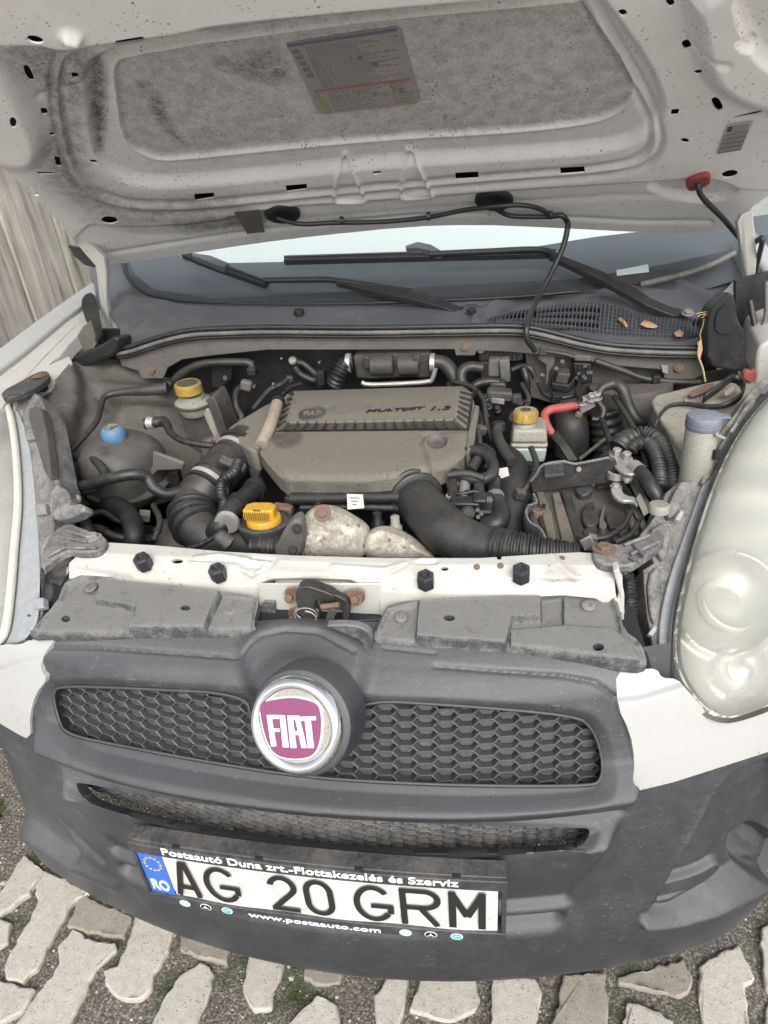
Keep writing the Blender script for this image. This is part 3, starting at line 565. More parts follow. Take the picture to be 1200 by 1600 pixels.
for u, kind in ((-.196, 0), (-.163, 1), (-.130, 2), (.1285, 0), (.163, 1), (.198, 2)):
    v0 = B_-.0105
    def q(a, r, h=0.): return plq(u+r*1.13*math.sin(math.radians(a)), v0+r*math.cos(math.radians(a)), .0056+h)
    o = mesh('dealer_emblem', *g_slab([q(t, .0076) for t in range(0, 360, 15)], -pn*.0004), ('cyan_print', 'white_print', 'cyan_print')[kind], plate, smooth=False)
    b = MB()
    def st(p0, p1, w_=.0011):
        t = p1-p0; s_ = np.cross(pn, t); s_ *= w_/2/np.linalg.norm(s_); b.add([p0-s_, p1-s_, p1+s_, p0+s_], [(0, 1, 2, 3)])
    if kind == 0:
        for a0, r0, a1, r1 in ((-35, .0062, -12, .001), (-12, .001, 0, .002), (0, .002, 12, .001), (12, .001, 35, .0062), (-75, .0064, -150, .0062), (-150, .0062, 180, .001), (180, .001, 150, .0062), (150, .0062, 75, .0064)): st(q(a0, r0, .0004), q(a1, r1, .0004), .0009)
        b.build('emblem_mark', 'white_print', plate, smooth=False)
    elif kind == 1:
        b.add([q(t, .0066, .0004) for t in range(0, 360, 20)], [tuple(range(18))]); b.build('emblem_mark', 'ink', plate, smooth=False); b = MB()
        for a in (0, 120, 240): b.add([q(a, .0064, .0007), q(a+60, .0014, .0007), q(0, 0, .0010), q(a-60, .0014, .0007)], [(0, 1, 2, 3)])
        b.build('emblem_mark', 'white_print', plate, smooth=False)
    else:
        b.add([q(t, .0056, .0004) for t in range(0, 360, 20)], [tuple(range(18))]); b.build('emblem_mark', 'green_print', plate, smooth=False); b = MB()
        for a0, r0, a1, r1 in ((-60, .005, 60, .004), (-20, .004, 70, .005), (-110, .004, 30, .002)): st(q(a0, r0, .0007), q(a1, r1, .0007), .0008)
        b.build('emblem_mark', 'white_print', plate, smooth=False)
# ================================================================== ground
def soil_mat():
    m, t, b = new_mat('soil'); N, L = t.nodes, t.links; tc = N.new('ShaderNodeTexCoord')
    def noise(s, d=6):
        n = N.new('ShaderNodeTexNoise'); n.inputs['Scale'].default_value = s; n.inputs['Detail'].default_value = d; L.new(tc.outputs['Object'], n.inputs['Vector']); return n.outputs['Fac']
    def ramp(x, stops):
        r = N.new('ShaderNodeValToRGB'); e = r.color_ramp.elements
        while len(e) < len(stops): e.new(.5)
        for q, (p, c) in zip(e, stops): q.position = p; q.color = (*c, 1)
        L.new(x, r.inputs[0]); return r.outputs[0]
    a = ramp(noise(190, 5), [(.3, (.05, .044, .037)), (.52, (.13, .117, .098)), (.68, (.29, .265, .225))])
    g = ramp(noise(120, 4), [(.35, (.02, .028, .012)), (.65, (.075, .095, .035))])
    f = N.new('ShaderNodeMapRange'); f.inputs[1].default_value = .54; f.inputs[2].default_value = .66; L.new(noise(7, 5), f.inputs[0])
    mx = N.new('ShaderNodeMix'); mx.data_type = 'RGBA'; L.new(f.outputs[0], mx.inputs[0]); L.new(a, mx.inputs[6]); L.new(g, mx.inputs[7]); L.new(mx.outputs[2], b.inputs['Base Color'])
    b.inputs['Roughness'].default_value = .95; bp = N.new('ShaderNodeBump'); bp.inputs['Strength'].default_value = .8; bp.inputs['Distance'].default_value = .006; L.new(noise(260, 4), bp.inputs['Height']); L.new(bp.outputs[0], b.inputs['Normal'])
    return m
M['soil'] = soil_mat()
xs = np.linspace(-1.5, 1.5, 150); ys = np.linspace(-1.0, .9, 110)
from mathutils import noise as mn
V = [(x, y, -.007+.006*mn.noise(Vector((x*14, y*14, 0)))+.004*mn.noise(Vector((x*45, y*45, 3)))) for y in ys for x in xs]
F = [(j*150+i, j*150+i+1, j*150+151+i, j*150+150+i) for j in range(109) for i in range(149)]
b = MB().add(V, F)
ground = b.build('ground', 'soil', None, smooth='all'); tag(ground, None, kind='structure')
M['yard'] = dusty('yard_paving', (.30, .28, .25), (.48, .45, .40), .5, .9, 3, 0, .3, up=0)
b = MB()
def rect(x0, y0, x1, y1): b.add([(x0, y0, -.013), (x1, y0, -.013), (x1, y1, -.013), (x0, y1, -.013)], [(0, 1, 2, 3)])
rect(-60, -60, 60, -1.0); rect(-60, .9, 60, 60); rect(-60, -1., -1.5, .9); rect(1.5, -1., 60, .9)
tag(b.build('yard', 'yard', None, smooth=False), None, kind='structure')
M['stone'] = dusty('paving_stone', (.37, .345, .30), (.53, .49, .43), .5, .85, 12, .95, .9, up=.0, fine=340, dirtc=(.075, .066, .052), contrast=.4, grain=.9, tone=.5)
M['stone_dark'] = dusty('worn_paving_stone', (.23, .205, .17), (.40, .37, .325), .45, .85, 11, .95, .9, up=.0, fine=340, dirtc=(.06, .05, .04), contrast=.4, grain=.9, tone=.5)
pave = tag(bpy.data.objects.new('pavement', None), None, kind='structure'); COL.objects.link(pave)
STONES = [
 [(-10, 1405), (0, 1397), (37, 1338), (68, 1363), (65, 1372), (48, 1388), (45, 1398), (0, 1430), (-10, 1434)],
 [(66, 1362), (100, 1378), (136, 1398), (110, 1415), (102, 1432), (72, 1480), (72, 1490), (57, 1512), (37, 1531), (15, 1527), (9, 1515), (15, 1495), (60, 1412), (54, 1394)],
 [(130, 1398), (160, 1412), (204, 1432), (197, 1452), (190, 1464), (160, 1460), (107, 1447), (110, 1437), (120, 1417)],
 [(112, 1456), (140, 1470), (178, 1475), (180, 1487), (147, 1515), (135, 1545), (105, 1600), (90, 1640), (0, 1640), (25, 1600), (52, 1560), (82, 1525), (92, 1505), (90, 1482)],
 [(-30, 1528), (0, 1534), (55, 1546), (37, 1580), (0, 1600), (-30, 1612)],
 [(-30, 1432), (0, 1437), (17, 1442), (12, 1472), (0, 1480), (-30, 1488)],
 [(214, 1432), (272, 1452), (260, 1490), (240, 1520), (237, 1545), (220, 1562), (197, 1562), (175, 1550), (166, 1537), (166, 1517), (185, 1510), (200, 1475)],
 [(312, 1505), (332, 1520), (330, 1545), (300, 1610), (290, 1640), (215, 1640), (235, 1600), (255, 1565), (280, 1525)],
 [(283, 1462), (320, 1470), (360, 1484), (352, 1505), (320, 1500), (285, 1485)],
 [(390, 1485), (444, 1494), (437, 1530), (425, 1550), (425, 1577), (395, 1580), (382, 1550)],
 [(480, 1505), (532, 1512), (530, 1535), (500, 1540), (475, 1530)],
 [(495, 1557), (525, 1570), (532, 1605), (530, 1640), (430, 1640), (450, 1600)],
 [(610, 1525), (637, 1525), (630, 1580), (622, 1605), (588, 1605), (585, 1560)],
 [(645, 1570), (660, 1525), (740, 1530), (749, 1560), (740, 1580), (700, 1595), (640, 1577)],
 [(772, 1530), (835, 1532), (847, 1557), (840, 1580), (825, 1640), (765, 1640)],
 [(880, 1525), (945, 1525), (947, 1640), (850, 1640), (875, 1570)],
 [(967, 1526), (1065, 1500), (1082, 1525), (1075, 1550), (1060, 1555), (970, 1537)],
 [(980, 1567), (1000, 1570), (1050, 1595), (1045, 1640), (965, 1640)],
 [(1095, 1512), (1125, 1490), (1155, 1480), (1178, 1530), (1165, 1545), (1172, 1640), (1095, 1640)],
 [(1190, 1450), (1225, 1435), (1250, 1520), (1230, 1560), (1196, 1545)], [(1200, 1570), (1240, 1570), (1250, 1640), (1192, 1640)],
 [(-60, 1340), (-20, 1325), (-15, 1375), (-60, 1395)]]
def stone(poly3, mat, k):
    p = np.array(poly3)[:, :2]; q = []
    for a, c in zip(p, np.roll(p, -1, 0)):
        n = max(1, int(np.linalg.norm(c-a)/.011))
        for t in range(n): q.append(a+(c-a)*t/n+RNG.normal(0, .0016, 2))
    q = np.array(q); h = .004+RNG.uniform(-.003, .004); t1, t2 = RNG.normal(0, .012, 2); m = q.mean(0)
    if np.cross(q-m, np.roll(q, -1, 0)-m).sum() < 0: q = q[::-1]
    V, F = g_slab([(x, y, -.05) for x, y in q], (0, 0, .05+h))
    n = len(q)
    for i in range(n, 2*n): V[i] = V[i]+np.array([0, 0, t1*(V[i][0]-m[0])+t2*(V[i][1]-m[1])+RNG.normal(0, .0009)])
    o = mesh('paving_stone', V, F, mat, pave, bevel=.0045, seg=3); return o
for k, s in enumerate(STONES):
    P_ = np.array([at(x, y, z=.002) for x, y in s]); P_ = P_.mean(0)+(P_-P_.mean(0))*1.05
    stone(list(P_), 'stone_dark' if k in (2, 8, 10, 15, 16) else 'stone', k)
for j in range(-6, 3):                                            # the same laid stones go on outside the frame
    for i in range(-8, 8):
        c = np.array([i*.17+(j % 2)*.085+.05, -.30+j*.13-.05]); w_ = .06
        P = proj(np.array([[c[0], c[1], 0]]))[0]
        if c[1] > -.12 or (np.array([c[0], c[1], 0])-CO)@CF < .2: 
            if c[1] > -.12: continue
        elif -60 < P[0] < 1260 and P[1] < 1700: continue
        a = .35+RNG.normal(0, .08); R2 = np.array([[math.cos(a), -math.sin(a)], [math.sin(a), math.cos(a)]])
        stone([(*(c+R2@np.array(v)), 0) for v in ((-.035, -.05), (.035, -.055), (.04, 0), (.03, .05), (-.035, .055), (-.045, .01))], 'stone', 0)
# grit and pebbles lying in the joints, moss tufts
b = MB(); ico = [(0, 0, 1), (.9, 0, .1), (.2, .85, 0), (-.7, .5, .1), (-.7, -.5, 0), (.2, -.85, .1)]
for k in range(2600):
    x, y = RNG.uniform(-1.0, .95), RNG.uniform(-.28, .42); r = abs(RNG.normal(0, .0016))+.0009
    if RNG.random() < .02: r *= 3
    a = RNG.uniform(0, 6.28); z = -.006+.006*mn.noise(Vector((x*14, y*14, 0)))+.004*mn.noise(Vector((x*45, y*45, 3)))
    V = [(x+r*(vx*math.cos(a)-vy*math.sin(a)), y+r*(vx*math.sin(a)+vy*math.cos(a)), z+r*vz*.7) for vx, vy, vz in ico]
    b.add(V, [(0, 1, 2), (0, 2, 3), (0, 3, 4), (0, 4, 5), (0, 5, 1)])
tag(b.build('grit', dusty('grit', (.28, .26, .23), (.5, .48, .43), .5, .9, 60, 0, 0, up=0), None, smooth=False), None, kind='stuff')
b = MB()
for k in range(1500):
    x, y = RNG.uniform(-1.0, .95), RNG.uniform(-.25, .42)
    if mn.noise(Vector((x*6, y*6, 9))) < .08: continue
    z = -.008+.006*mn.noise(Vector((x*14, y*14, 0)))
    for q in range(3):
        a = RNG.uniform(0, 6.28); l = RNG.uniform(.003, .008); d = np.array([math.cos(a), math.sin(a), 0]); n_ = np.array([-d[1], d[0], 0])*.0011; p = np.array([x, y, z])
        b.add([p-n_, p+n_, p+d*l*.7+np.array([0, 0, l])], [(0, 1, 2)])
for (gx, gy, cnt, ln) in ((-.955, .335, 60, .035), (.60, .02, 40, .022)):
    for k in range(cnt):
        a = RNG.uniform(0, 6.28); l = ln*RNG.uniform(.5, 1.2); d = np.array([math.cos(a), math.sin(a), 0]); n_ = np.array([-d[1], d[0], 0])*.0016; p = np.array([gx, gy, -.012])+RNG.normal(0, .012, 3)*(1, 1, 0)
        b.add([p-n_, p+n_, p+d*l*.5+np.array([0, 0, l*.6]), p+d*l*.9+np.array([0, 0, l*.5])], [(0, 1, 2), (0, 2, 3)])
tag(b.build('moss', dusty('moss', (.06, .085, .025), (.2, .17, .07), .3, .9, 40, 0, 0, up=0), None, smooth=False), None, kind='stuff')

# ================================================================== board fence on the far left
def wood_mat():
    m, t, b = new_mat('grey_wood'); N, L = t.nodes, t.links; tc = N.new('ShaderNodeTexCoord'); oi = N.new('ShaderNodeObjectInfo')
    ad = N.new('ShaderNodeVectorMath'); ad.operation = 'ADD'; mu = N.new('ShaderNodeVectorMath'); mu.operation = 'SCALE'; L.new(oi.outputs['Location'], mu.inputs[0]); mu.inputs[3].default_value = 7.3
    L.new(tc.outputs['Object'], ad.inputs[0]); L.new(mu.outputs[0], ad.inputs[1])
    mp = N.new('ShaderNodeMapping'); L.new(ad.outputs[0], mp.inputs[0]); mp.inputs['Scale'].default_value = (26, 26, 2.4)
    n = N.new('ShaderNodeTexNoise'); n.inputs['Scale'].default_value = 1.; n.inputs['Detail'].default_value = 7; n.inputs['Roughness'].default_value = .68; n.inputs['Distortion'].default_value = .5; L.new(mp.outputs[0], n.inputs['Vector'])
    n2 = N.new('ShaderNodeTexNoise'); n2.inputs['Scale'].default_value = 5; n2.inputs['Detail'].default_value = 4; L.new(ad.outputs[0], n2.inputs['Vector'])
    r = N.new('ShaderNodeValToRGB'); e = r.color_ramp.elements; e[0].position = .3; e[0].color = (.11, .092, .075, 1); e[1].position = .72; e[1].color = (.46, .425, .375, 1); q = e.new(.48); q.color = (.29, .265, .232, 1)
    L.new(n.outputs['Fac'], r.inputs[0]); h = N.new('ShaderNodeHueSaturation'); L.new(r.outputs[0], h.inputs['Color'])
    ma = N.new('ShaderNodeMath'); ma.operation = 'MULTIPLY_ADD'; L.new(n2.outputs['Fac'], ma.inputs[0]); ma.inputs[1].default_value = 1.1; ma.inputs[2].default_value = .55; L.new(ma.outputs[0], h.inputs['Value'])
    L.new(h.outputs[0], b.inputs['Base Color']); b.inputs['Roughness'].default_value = .9
    bp = N.new('ShaderNodeBump'); bp.inputs['Strength'].default_value = .6; bp.inputs['Distance'].default_value = .003; L.new(n.outputs['Fac'], bp.inputs['Height']); L.new(bp.outputs[0], b.inputs['Normal'])
    return m
M['wood'] = wood_mat()
fence = bpy.data.objects.new('board_fence', None); COL.objects.link(fence); fence.location = (-1.25, 1.2, 0)
tag(fence, 'weathered grey vertical board fence standing beside the left of the van', 'fence')
y = .35; k = 0
while y < 3.4:
    wd = .135+RNG.uniform(-.02, .025); n = 26; V = []; F = []; lean = RNG.normal(0, .006)
    for i in range(n+1):
        z = 1.95*i/n-.03; e0, e1 = RNG.normal(0, .0012), RNG.normal(0, .0012)
        for (dx, yy) in ((0, e0), (0, wd-.010+e1), (-.022, wd-.010+e1), (-.022, e0)): V.append((dx-.008*(k % 2), yy-wd/2+lean*z, z))
    for i in range(n):
        for j in range(4): F.append((i*4+j, i*4+(j+1) % 4, i*4+4+(j+1) % 4, i*4+4+j))
    F += [(3, 2, 1, 0), (n*4, n*4+1, n*4+2, n*4+3)]
    o = mesh('board', V, F, 'wood', None, bevel=.002); fixn(o.data); o.location = (0, y+wd/2-1.2, 0); o.parent = fence; y += wd; k += 1
for z in (.35, 1.5): 
    o = box('rail', (-.055, .65, z), (.05, 3.1, .08), 'wood', fence)
# ================================================================== bonnet, seen from below
def hoodf(U, V): return np.stack([U, .986-.854*V-.03*U*U, 1.25+.52*V-.052*U*U], 1)
HV = np.concatenate([np.linspace(-.34, .62, 440), np.linspace(.63, .78, 14)])
HS = Surf(hoodf, np.linspace(-.86, .86, 780), HV, 1)
if HS.N[len(HS.N)//2] @ np.array([0, -.5, -.85]) < 0: HS.N *= -1
PANEL = chaikin([(178, 125), (184, 108), (198, 101), (350, 76), (600, 45), (870, 20), (905, 18), (925, 40), (962, 90), (985, 130), (991, 152), (982, 172), (965, 187), (925, 203), (800, 217), (600, 227), (400, 246), (265, 260), (235, 256), (205, 240), (190, 215), (184, 170)], 2)
ZB = chaikin([(134, 110), (150, 93), (190, 76), (350, 50), (600, 18), (870, -10), (930, -10), (965, 35), (1008, 95), (1032, 145), (1036, 178), (1015, 208), (960, 233), (800, 245), (600, 256), (420, 276), (280, 290), (215, 288), (170, 268), (150, 235), (140, 180)], 2)
G1L = chaikin([(330, 44), (170, 68), (115, 85), (98, 108), (97, 150), (105, 210), (120, 262), (150, 300), (200, 318), (300, 320), (450, 305), (600, 291), (800, 274), (930, 264), (1000, 250), (1020, 215), (1000, 170), (950, 90), (900, 10), (870, -40)], 2, False)
G2L = chaikin([(330, 30), (160, 54), (98, 72), (80, 104), (80, 150), (88, 212), (104, 270), (140, 315), (200, 334), (300, 334), (450, 318), (600, 303), (800, 286), (940, 276), (1015, 262), (1040, 218), (1015, 160), (965, 80), (925, 0), (900, -40)], 2, False)
REAR = chaikin([(120, 352), (200, 358), (320, 352), (420, 328), (600, 316), (800, 300), (960, 290), (1060, 284), (1150, 300), (1300, 300), (1300, 420), (600, 420), (120, 430)], 1)
OUT = chaikin([(-500, -60), (-60, 205), (0, 258), (52, 306), (100, 356), (122, 384), (150, 404), (168, 412), (200, 411), (270, 400), (400, 380), (500, 368), (640, 354), (740, 351), (850, 355), (1000, 363), (1112, 365), (1152, 345), (1185, 315), (1260, 270), (1500, 90), (1700, -160), (600, -330)], 1)
SIDER = chaikin([(1075, -40), (1088, 20), (1098, 70), (1110, 110), (1140, 138), (1210, 165), (1400, 200), (1400, -200)], 2)
SIDEL = chaikin([(-60, 40), (5, 90), (30, 125), (50, 170), (66, 215), (60, 245), (30, 258), (-60, 240)], 2)
FRT = chaikin([(-60, 30), (0, 50), (60, 48), (95, 58), (130, 50), (280, 30), (330, 15), (600, -12), (900, -40), (900, -200), (-60, -200)], 2)
HOLES = [ellipse(55, 62, 14, 6, .25), [(180, 64), (222, 57), (227, 60), (222, 64), (186, 69), (180, 68)], chaikin([(36, 102), (44, 101), (54, 122), (53, 127), (45, 126), (38, 113)], 1), [(111, 113), (122, 114), (123, 122), (113, 123)],
         chaikin([(15, 183), (25, 184), (26, 200), (16, 200)], 1), chaikin([(62, 169), (72, 168), (76, 178), (66, 181)], 1), ellipse(81, 210, 5, 3, .1), [(84, 244), (93, 245), (96, 261), (88, 260)], [(139, 249), (150, 250), (153, 256), (143, 255)],
         [(56, 268), (84, 269), (86, 273), (60, 273)], chaikin([(40, 289), (48, 291), (62, 305), (56, 307), (44, 297)], 1), ellipse(171, 344, 13, 6, .05),
         [(303, 303), (334, 301), (335, 309), (305, 314)], [(446, 290), (479, 287), (480, 296), (448, 300)], [(711, 270), (747, 268), (748, 279), (712, 281)], [(875, 262), (913, 260), (914, 270), (876, 273)], [(583, 268), (595, 267), (596, 272), (583, 273)],
         chaikin([(964, 17), (975, 13), (982, 22), (971, 28)], 1), chaikin([(1037, -4), (1052, -4), (1055, 9), (1044, 13)], 1), chaikin([(1065, 64), (1076, 61), (1082, 73), (1072, 79), (1065, 73)], 1), ellipse(1091, 113, 7, 4, -.2), chaikin([(1109, 155), (1121, 150), (1132, 170), (1120, 176)], 1),
         [(1146, 182), (1190, 172), (1192, 175), (1180, 180), (1148, 185)], [(1049, 171), (1062, 170), (1059, 180), (1048, 181)], ellipse(1070, 220, 7, 4, .1), ellipse(1140, 272, 13, 6, -.2)]
TRI = [[(537, 250), (526, 278), (522, 310), (526, 316), (566, 318), (571, 312), (558, 285), (545, 256), (540, 249), (537, 250)], [(636, 243), (630, 275), (626, 305), (630, 312), (672, 312), (676, 306), (663, 280), (648, 248), (641, 242), (636, 243)]]
fe = [('area', ZB, -.013, 9), ('area', PANEL, -.005, 1.8), ('line', np.vstack([PANEL, PANEL[:1]])+(0, 0), .0035, 3), ('line', G1L, -.006, 5.5), ('line', G2L, -.006, 5), ('line', (np.array(G1L)+np.array(G2L))/2, .0025, 5),
      ('area', REAR, -.008, 5), ('area', SIDER, .03, 26), ('area', SIDEL, .026, 20), ('area', FRT, .03, 13), ('line', [(104, 22), (118, 26)], .012, 9), ('line', [(-20, 68), (20, 52), (60, 52), (90, 72)], -.014, 8),
      ('area', chaikin([(1150, -60), (1165, 20), (1200, 75), (1260, 90), (1260, -60)], 2), -.016, 10), ('area', ellipse(1168, 37, 15, 9, .5), -.01, 3),
      ('line', [(150, 356), (215, 372), (300, 372), (420, 352), (600, 338), (800, 322), (960, 312), (1100, 312)], -.002, 5), ('line', [(165, 402), (270, 385), (400, 366), (500, 356), (640, 343), (740, 340), (850, 344), (1000, 352), (1110, 352)], -.0035, 3.5),
      ('area', chaikin([(1010, 292), (1060, 282), (1120, 283), (1160, 300), (1120, 322), (1060, 318), (1020, 305)], 2), -.012, 5),
      ('line', [(1075, 65), (1140, 70)], -.003, 6), ('line', [(130, 132), (60, 150)], -.004, 5)]
fe += [('line', t, .0055, 2.8) for t in TRI]
# smears and spatters of grime, also darker recess bands, panel and grooves
darkH = [(chaikin([(205, 140), (235, 135), (262, 180), (300, 245), (280, 250), (245, 215), (215, 165)], 2), .95, 22), (chaikin([(300, 95), (450, 75), (480, 160), (420, 170), (330, 140)], 2), .75, 35),
         (chaikin([(-60, 60), (180, 60), (140, 150), (130, 260), (200, 320), (330, 300), (420, 330), (300, 360), (150, 350), (40, 270), (80, 180), (20, 100)], 2), .75, 34), (chaikin([(134, 95), (168, 90), (168, 245), (142, 235)], 1), 1., 14),
         (chaikin([(300, 20), (700, -20), (900, -10), (640, 40), (300, 80)], 2), .55, 20), (chaikin([(240, 345), (410, 325), (412, 362), (290, 372)], 1), .8, 14), (PANEL, .52, 4), (ZB, .22, 10), (('l', np.array(G2L)[:36]), .6, 9), (('l', np.array(G1L)[:36]), .55, 9), (('l', np.array(G2L)[35:]), .25, 7), (('l', np.array(G1L)[35:]), .25, 7)]
hood = HS.part('bonnet', 'paint_dirty', van, [OUT], HOLES, fe, darkH, rim=.003)
hood['label'] = 'grimy underside of the raised bonnet with a recessed middle panel'
# outer skin above the inner frame: black sheet added for the shade inside, painted outside
nrm = np.array([0, .52, .854])
uu = np.linspace(-.82, .82, 83); vv = np.linspace(-.36, .80, 60); nu = len(uu)
def skin(h):
    V = [hoodf(np.array([u]), np.array([v]))[0]+nrm*(h-.02*max(0, (abs(u)-.55)/.25)) for v in vv for u in uu]
    okv = sdf(proj(np.array([hoodf(np.array([u]), np.array([v]))[0] for v in vv for u in uu])), OUT) < -7
    return V, [f for f in ((j*nu+i, j*nu+i+1, j*nu+nu+i+1, j*nu+nu+i) for j in range(len(vv)-1) for i in range(nu-1)) if all(okv[k] for k in f)]
mesh('cavity_shade', *skin(.034), 'black', hood, smooth='all'); mesh('bonnet_skin', *skin(.038), 'paint_clean', hood, smooth='all')
# ovals, stickers
def on_hood(x, y, h=0.): return HS.hit(x, y)-nrm*h
def decal(name, px, mat, h=.0, parent=hood, depth=.0006):
    return mesh(name, *g_slab([on_hood(x, y, h) for x, y in px], nrm*depth), mat, parent, smooth=False)
for e_ in (ellipse(441, 336, 28, 13, .02, 32), ellipse(772, 315, 30, 14, .02, 32)):
    V, F = [], []; c = e_.mean(0)
    for s_, h in ((1, -.006), (1, .004), (.9, .007), (.72, .0075), (.6, .004)):
        V += [on_hood(*(c+(p-c)*s_), h-.004) for p in e_]
    for j in range(4): F += [(j*32+i, j*32+(i+1) % 32, j*32+32+(i+1) % 32, j*32+32+i) for i in range(32)]
    F.append(tuple(range(128, 160))); o = mesh('rubber_plug', V, F, 'rubber', hood); fixn(o.data)
ST = [(447, 86), (455, 84), (620, 60), (626, 64), (657, 172), (650, 178), (505, 194), (497, 191)]
stick_m = dusty('sticker_grey', (.30, .29, .285), (.22, .21, .205), .4, .5, 20, .5, .02, up=0)
st_ = decal('warning_sticker', ST, stick_m, -.0165)
def stq(a, b_):      # sticker coordinates: a right 0..1, b down 0..1
    tl, tr, br, bl = np.array([(447, 86), (624, 60), (657, 176), (499, 194)], float); return tuple((tl*(1-a)+tr*a)*(1-b_)+(bl*(1-a)+br*a)*b_)
pr_blue = plain('faded_blue_print', (.13, .145, .19), .6); pr_red = plain('faded_red_print', (.30, .14, .135), .6); pr_grey = plain('faded_grey_print', (.175, .17, .165), .6); pr_yel = plain('faded_yellow_print', (.27, .245, .13), .6)
def sbar(b_, a0, a1, b0, b1, h=-.0158):
    b_.add(*g_slab([on_hood(*stq(a, c), h) for a, c in ((a0, b0), (a1, b0), (a1, b1), (a0, b1))], nrm*.0003))
b = MB(); sbar(b, .0, .97, .01, .05); sbar(b, .55, .60, .30, .345); sbar(b, .66, .72, .40, .45); b.build('blue_print', pr_blue, st_, smooth=False)
b = MB(); sbar(b, .05, .97, .665, .70); b.build('red_print', pr_red, st_, smooth=False)
b = MB(); r_ = random.Random(8)
for i in range(27):
    c = .085+i*.0215
    a = .14; end = r_.uniform(.55, .93)
    while a < end:
        l = r_.uniform(.015, .07); sbar(b, a, min(a+l, end), c, c+.008); a += l+.012
for i in range(9):
    c = .72+i*.03
    a = .16; end = r_.uniform(.40, .60)
    while a < end: l = r_.uniform(.015, .06); sbar(b, a, min(a+l, end), c, c+.011); a += l+.012
    a = .76; end = r_.uniform(.85, .97)
    while a < end: l = r_.uniform(.015, .05); sbar(b, a, min(a+l, end), c, c+.011); a += l+.012
b.build('small_print', pr_grey, st_, smooth=False)['kind'] = 'stuff'
b = MB()
for i in range(3): sbar(b, .055, .125, .79+.07*i, .845+.07*i)
for (a, c) in ((.66, .80), (.79, .90)): sbar(b, a, a+.075, c, c+.06)
b.build('warning_pictograms', pr_yel, st_, smooth=False)['kind'] = 'stuff'
b = MB()
for i in range(5): sbar(b, .02+.007*i, .085+.007*i, .09+.085*i, .15+.085*i)
def ring_(a, c, r=.028):
    P_ = [stq(a+r*.8*math.cos(t), c+r*1.2*math.sin(t)) for t in np.linspace(0, 2*math.pi, 14)]
    for p, q_ in zip(P_[:-1], P_[1:]):
        p, q_ = on_hood(*p, -.0156), on_hood(*q_, -.0156); s_ = np.cross(q_-p, nrm); s_ *= .0006/np.linalg.norm(s_); b.add([p-s_, q_-s_, q_+s_, p+s_], [(0, 1, 2, 3)])
ring_(.06, .745); ring_(.47, .745); ring_(.79, .74)
for (a, c) in ((.60, .80), (.85, .80)): b.add([on_hood(*stq(a, c-.03), -.0156), on_hood(*stq(a+.045, c+.03), -.0156), on_hood(*stq(a-.03, c+.03), -.0156)], [(0, 1, 2)])
b.build('pictogram_outlines', pr_grey, st_, smooth=False)['kind'] = 'stuff'
pl_ = decal('data_label', [(1137, 193), (1177, 187), (1158, 233), (1120, 239)], dusty('label_grey', (.42, .41, .39), (.3, .28, .25), .25, .4, 40, .2, 0, up=0), .002)
b = MB()
def pq(a, c):
    tl, tr, br, bl = np.array([(1137, 193), (1177, 187), (1158, 233), (1120, 239)], float); return tuple((tl*(1-a)+tr*a)*(1-c)+(bl*(1-a)+br*a)*c)
def pbar(a0, a1, c0, c1): b.add(*g_slab([on_hood(*pq(a, c), .0026) for a, c in ((a0, c0), (a1, c0), (a1, c1), (a0, c1))], nrm*.0003))
pbar(.06, .26, .08, .26)
for i in range(11): pbar(.05+.085*i, .07+.085*i, .36, .95)
for i in range(7): pbar(.34+.085*i, .355+.085*i, .06, .32)
for c in (.33, .5, .66, .8, .96): pbar(.04, .96, c, c+.012)
b.build('label_print', plain('label_ink', (.08, .08, .08), .5), pl_, smooth=False)
decal('foil_patch', [(366, 330), (404, 326), (414, 361), (386, 364)], dusty('dark_foil', (.10, .095, .09), (.2, .18, .16), .4, .45, 40, .6, .3, up=0), .0025)
# wire routed through the red grommet and washer hose clipped along the rear edge
gq = [(1070, 278), (1102, 266), (1111, 270), (1109, 282), (1082, 292), (1074, 290)]
o = mesh('grommet', *g_slab([on_hood(x, y, .010) for x, y in chaikin(gq, 1)], nrm*.016), 'redgrommet', hood, bevel=.002); fixn(o.data)
g_ = on_hood(1092, 280, .012)
tube('lamp_wire', [g_+nrm*.01, g_-nrm*.006, on_hood(1100, 295, .02), on_hood(1130, 318, .03), on_hood(1168, 345, .05), at(1190, 372, y=1.03), at(1186, 400, y=1.06), at(1179, 430, y=1.10), at(1184, 470, y=1.08), at(1170, 520, y=1.02)], .0055, 'rubber_clean', van)
wh = tube('washer_hose', [on_hood(432, 338, .004), on_hood(470, 343, .010), on_hood(520, 342, .009), on_hood(600, 340, .009), on_hood(670, 333, .009), on_hood(720, 322, .010), on_hood(770, 311, .016), on_hood(815, 310, .014), on_hood(845, 318, .012), on_hood(860, 329, .012)], .0052, 'rubber_clean', van)
tube('hose_branch', [on_hood(772, 318, .008), on_hood(795, 328, .012), on_hood(830, 330, .012), on_hood(862, 330, .012)], .0052, 'rubber_clean', wh)
tube('hose_drop', [on_hood(858, 330, .012), on_hood(878, 325, .016), on_hood(887, 332, .022), at(887, 355, y=1.08), at(880, 385, y=1.07), at(862, 425, y=1.05), at(838, 470, y=1.0), at(824, 505, y=.90), at(824, 530, y=.885), at(836, 548, y=.90)], .0062, 'rubber_clean', wh)
for (x, y) in ((536, 338), (671, 331), (862, 329)): lathe('hose_clip', on_hood(x-5, y, .0095), on_hood(x+5, y, .0095)-on_hood(x-5, y, .0095), [(.009, 0), (.009, .009)], 'rubber_clean', wh, 10)
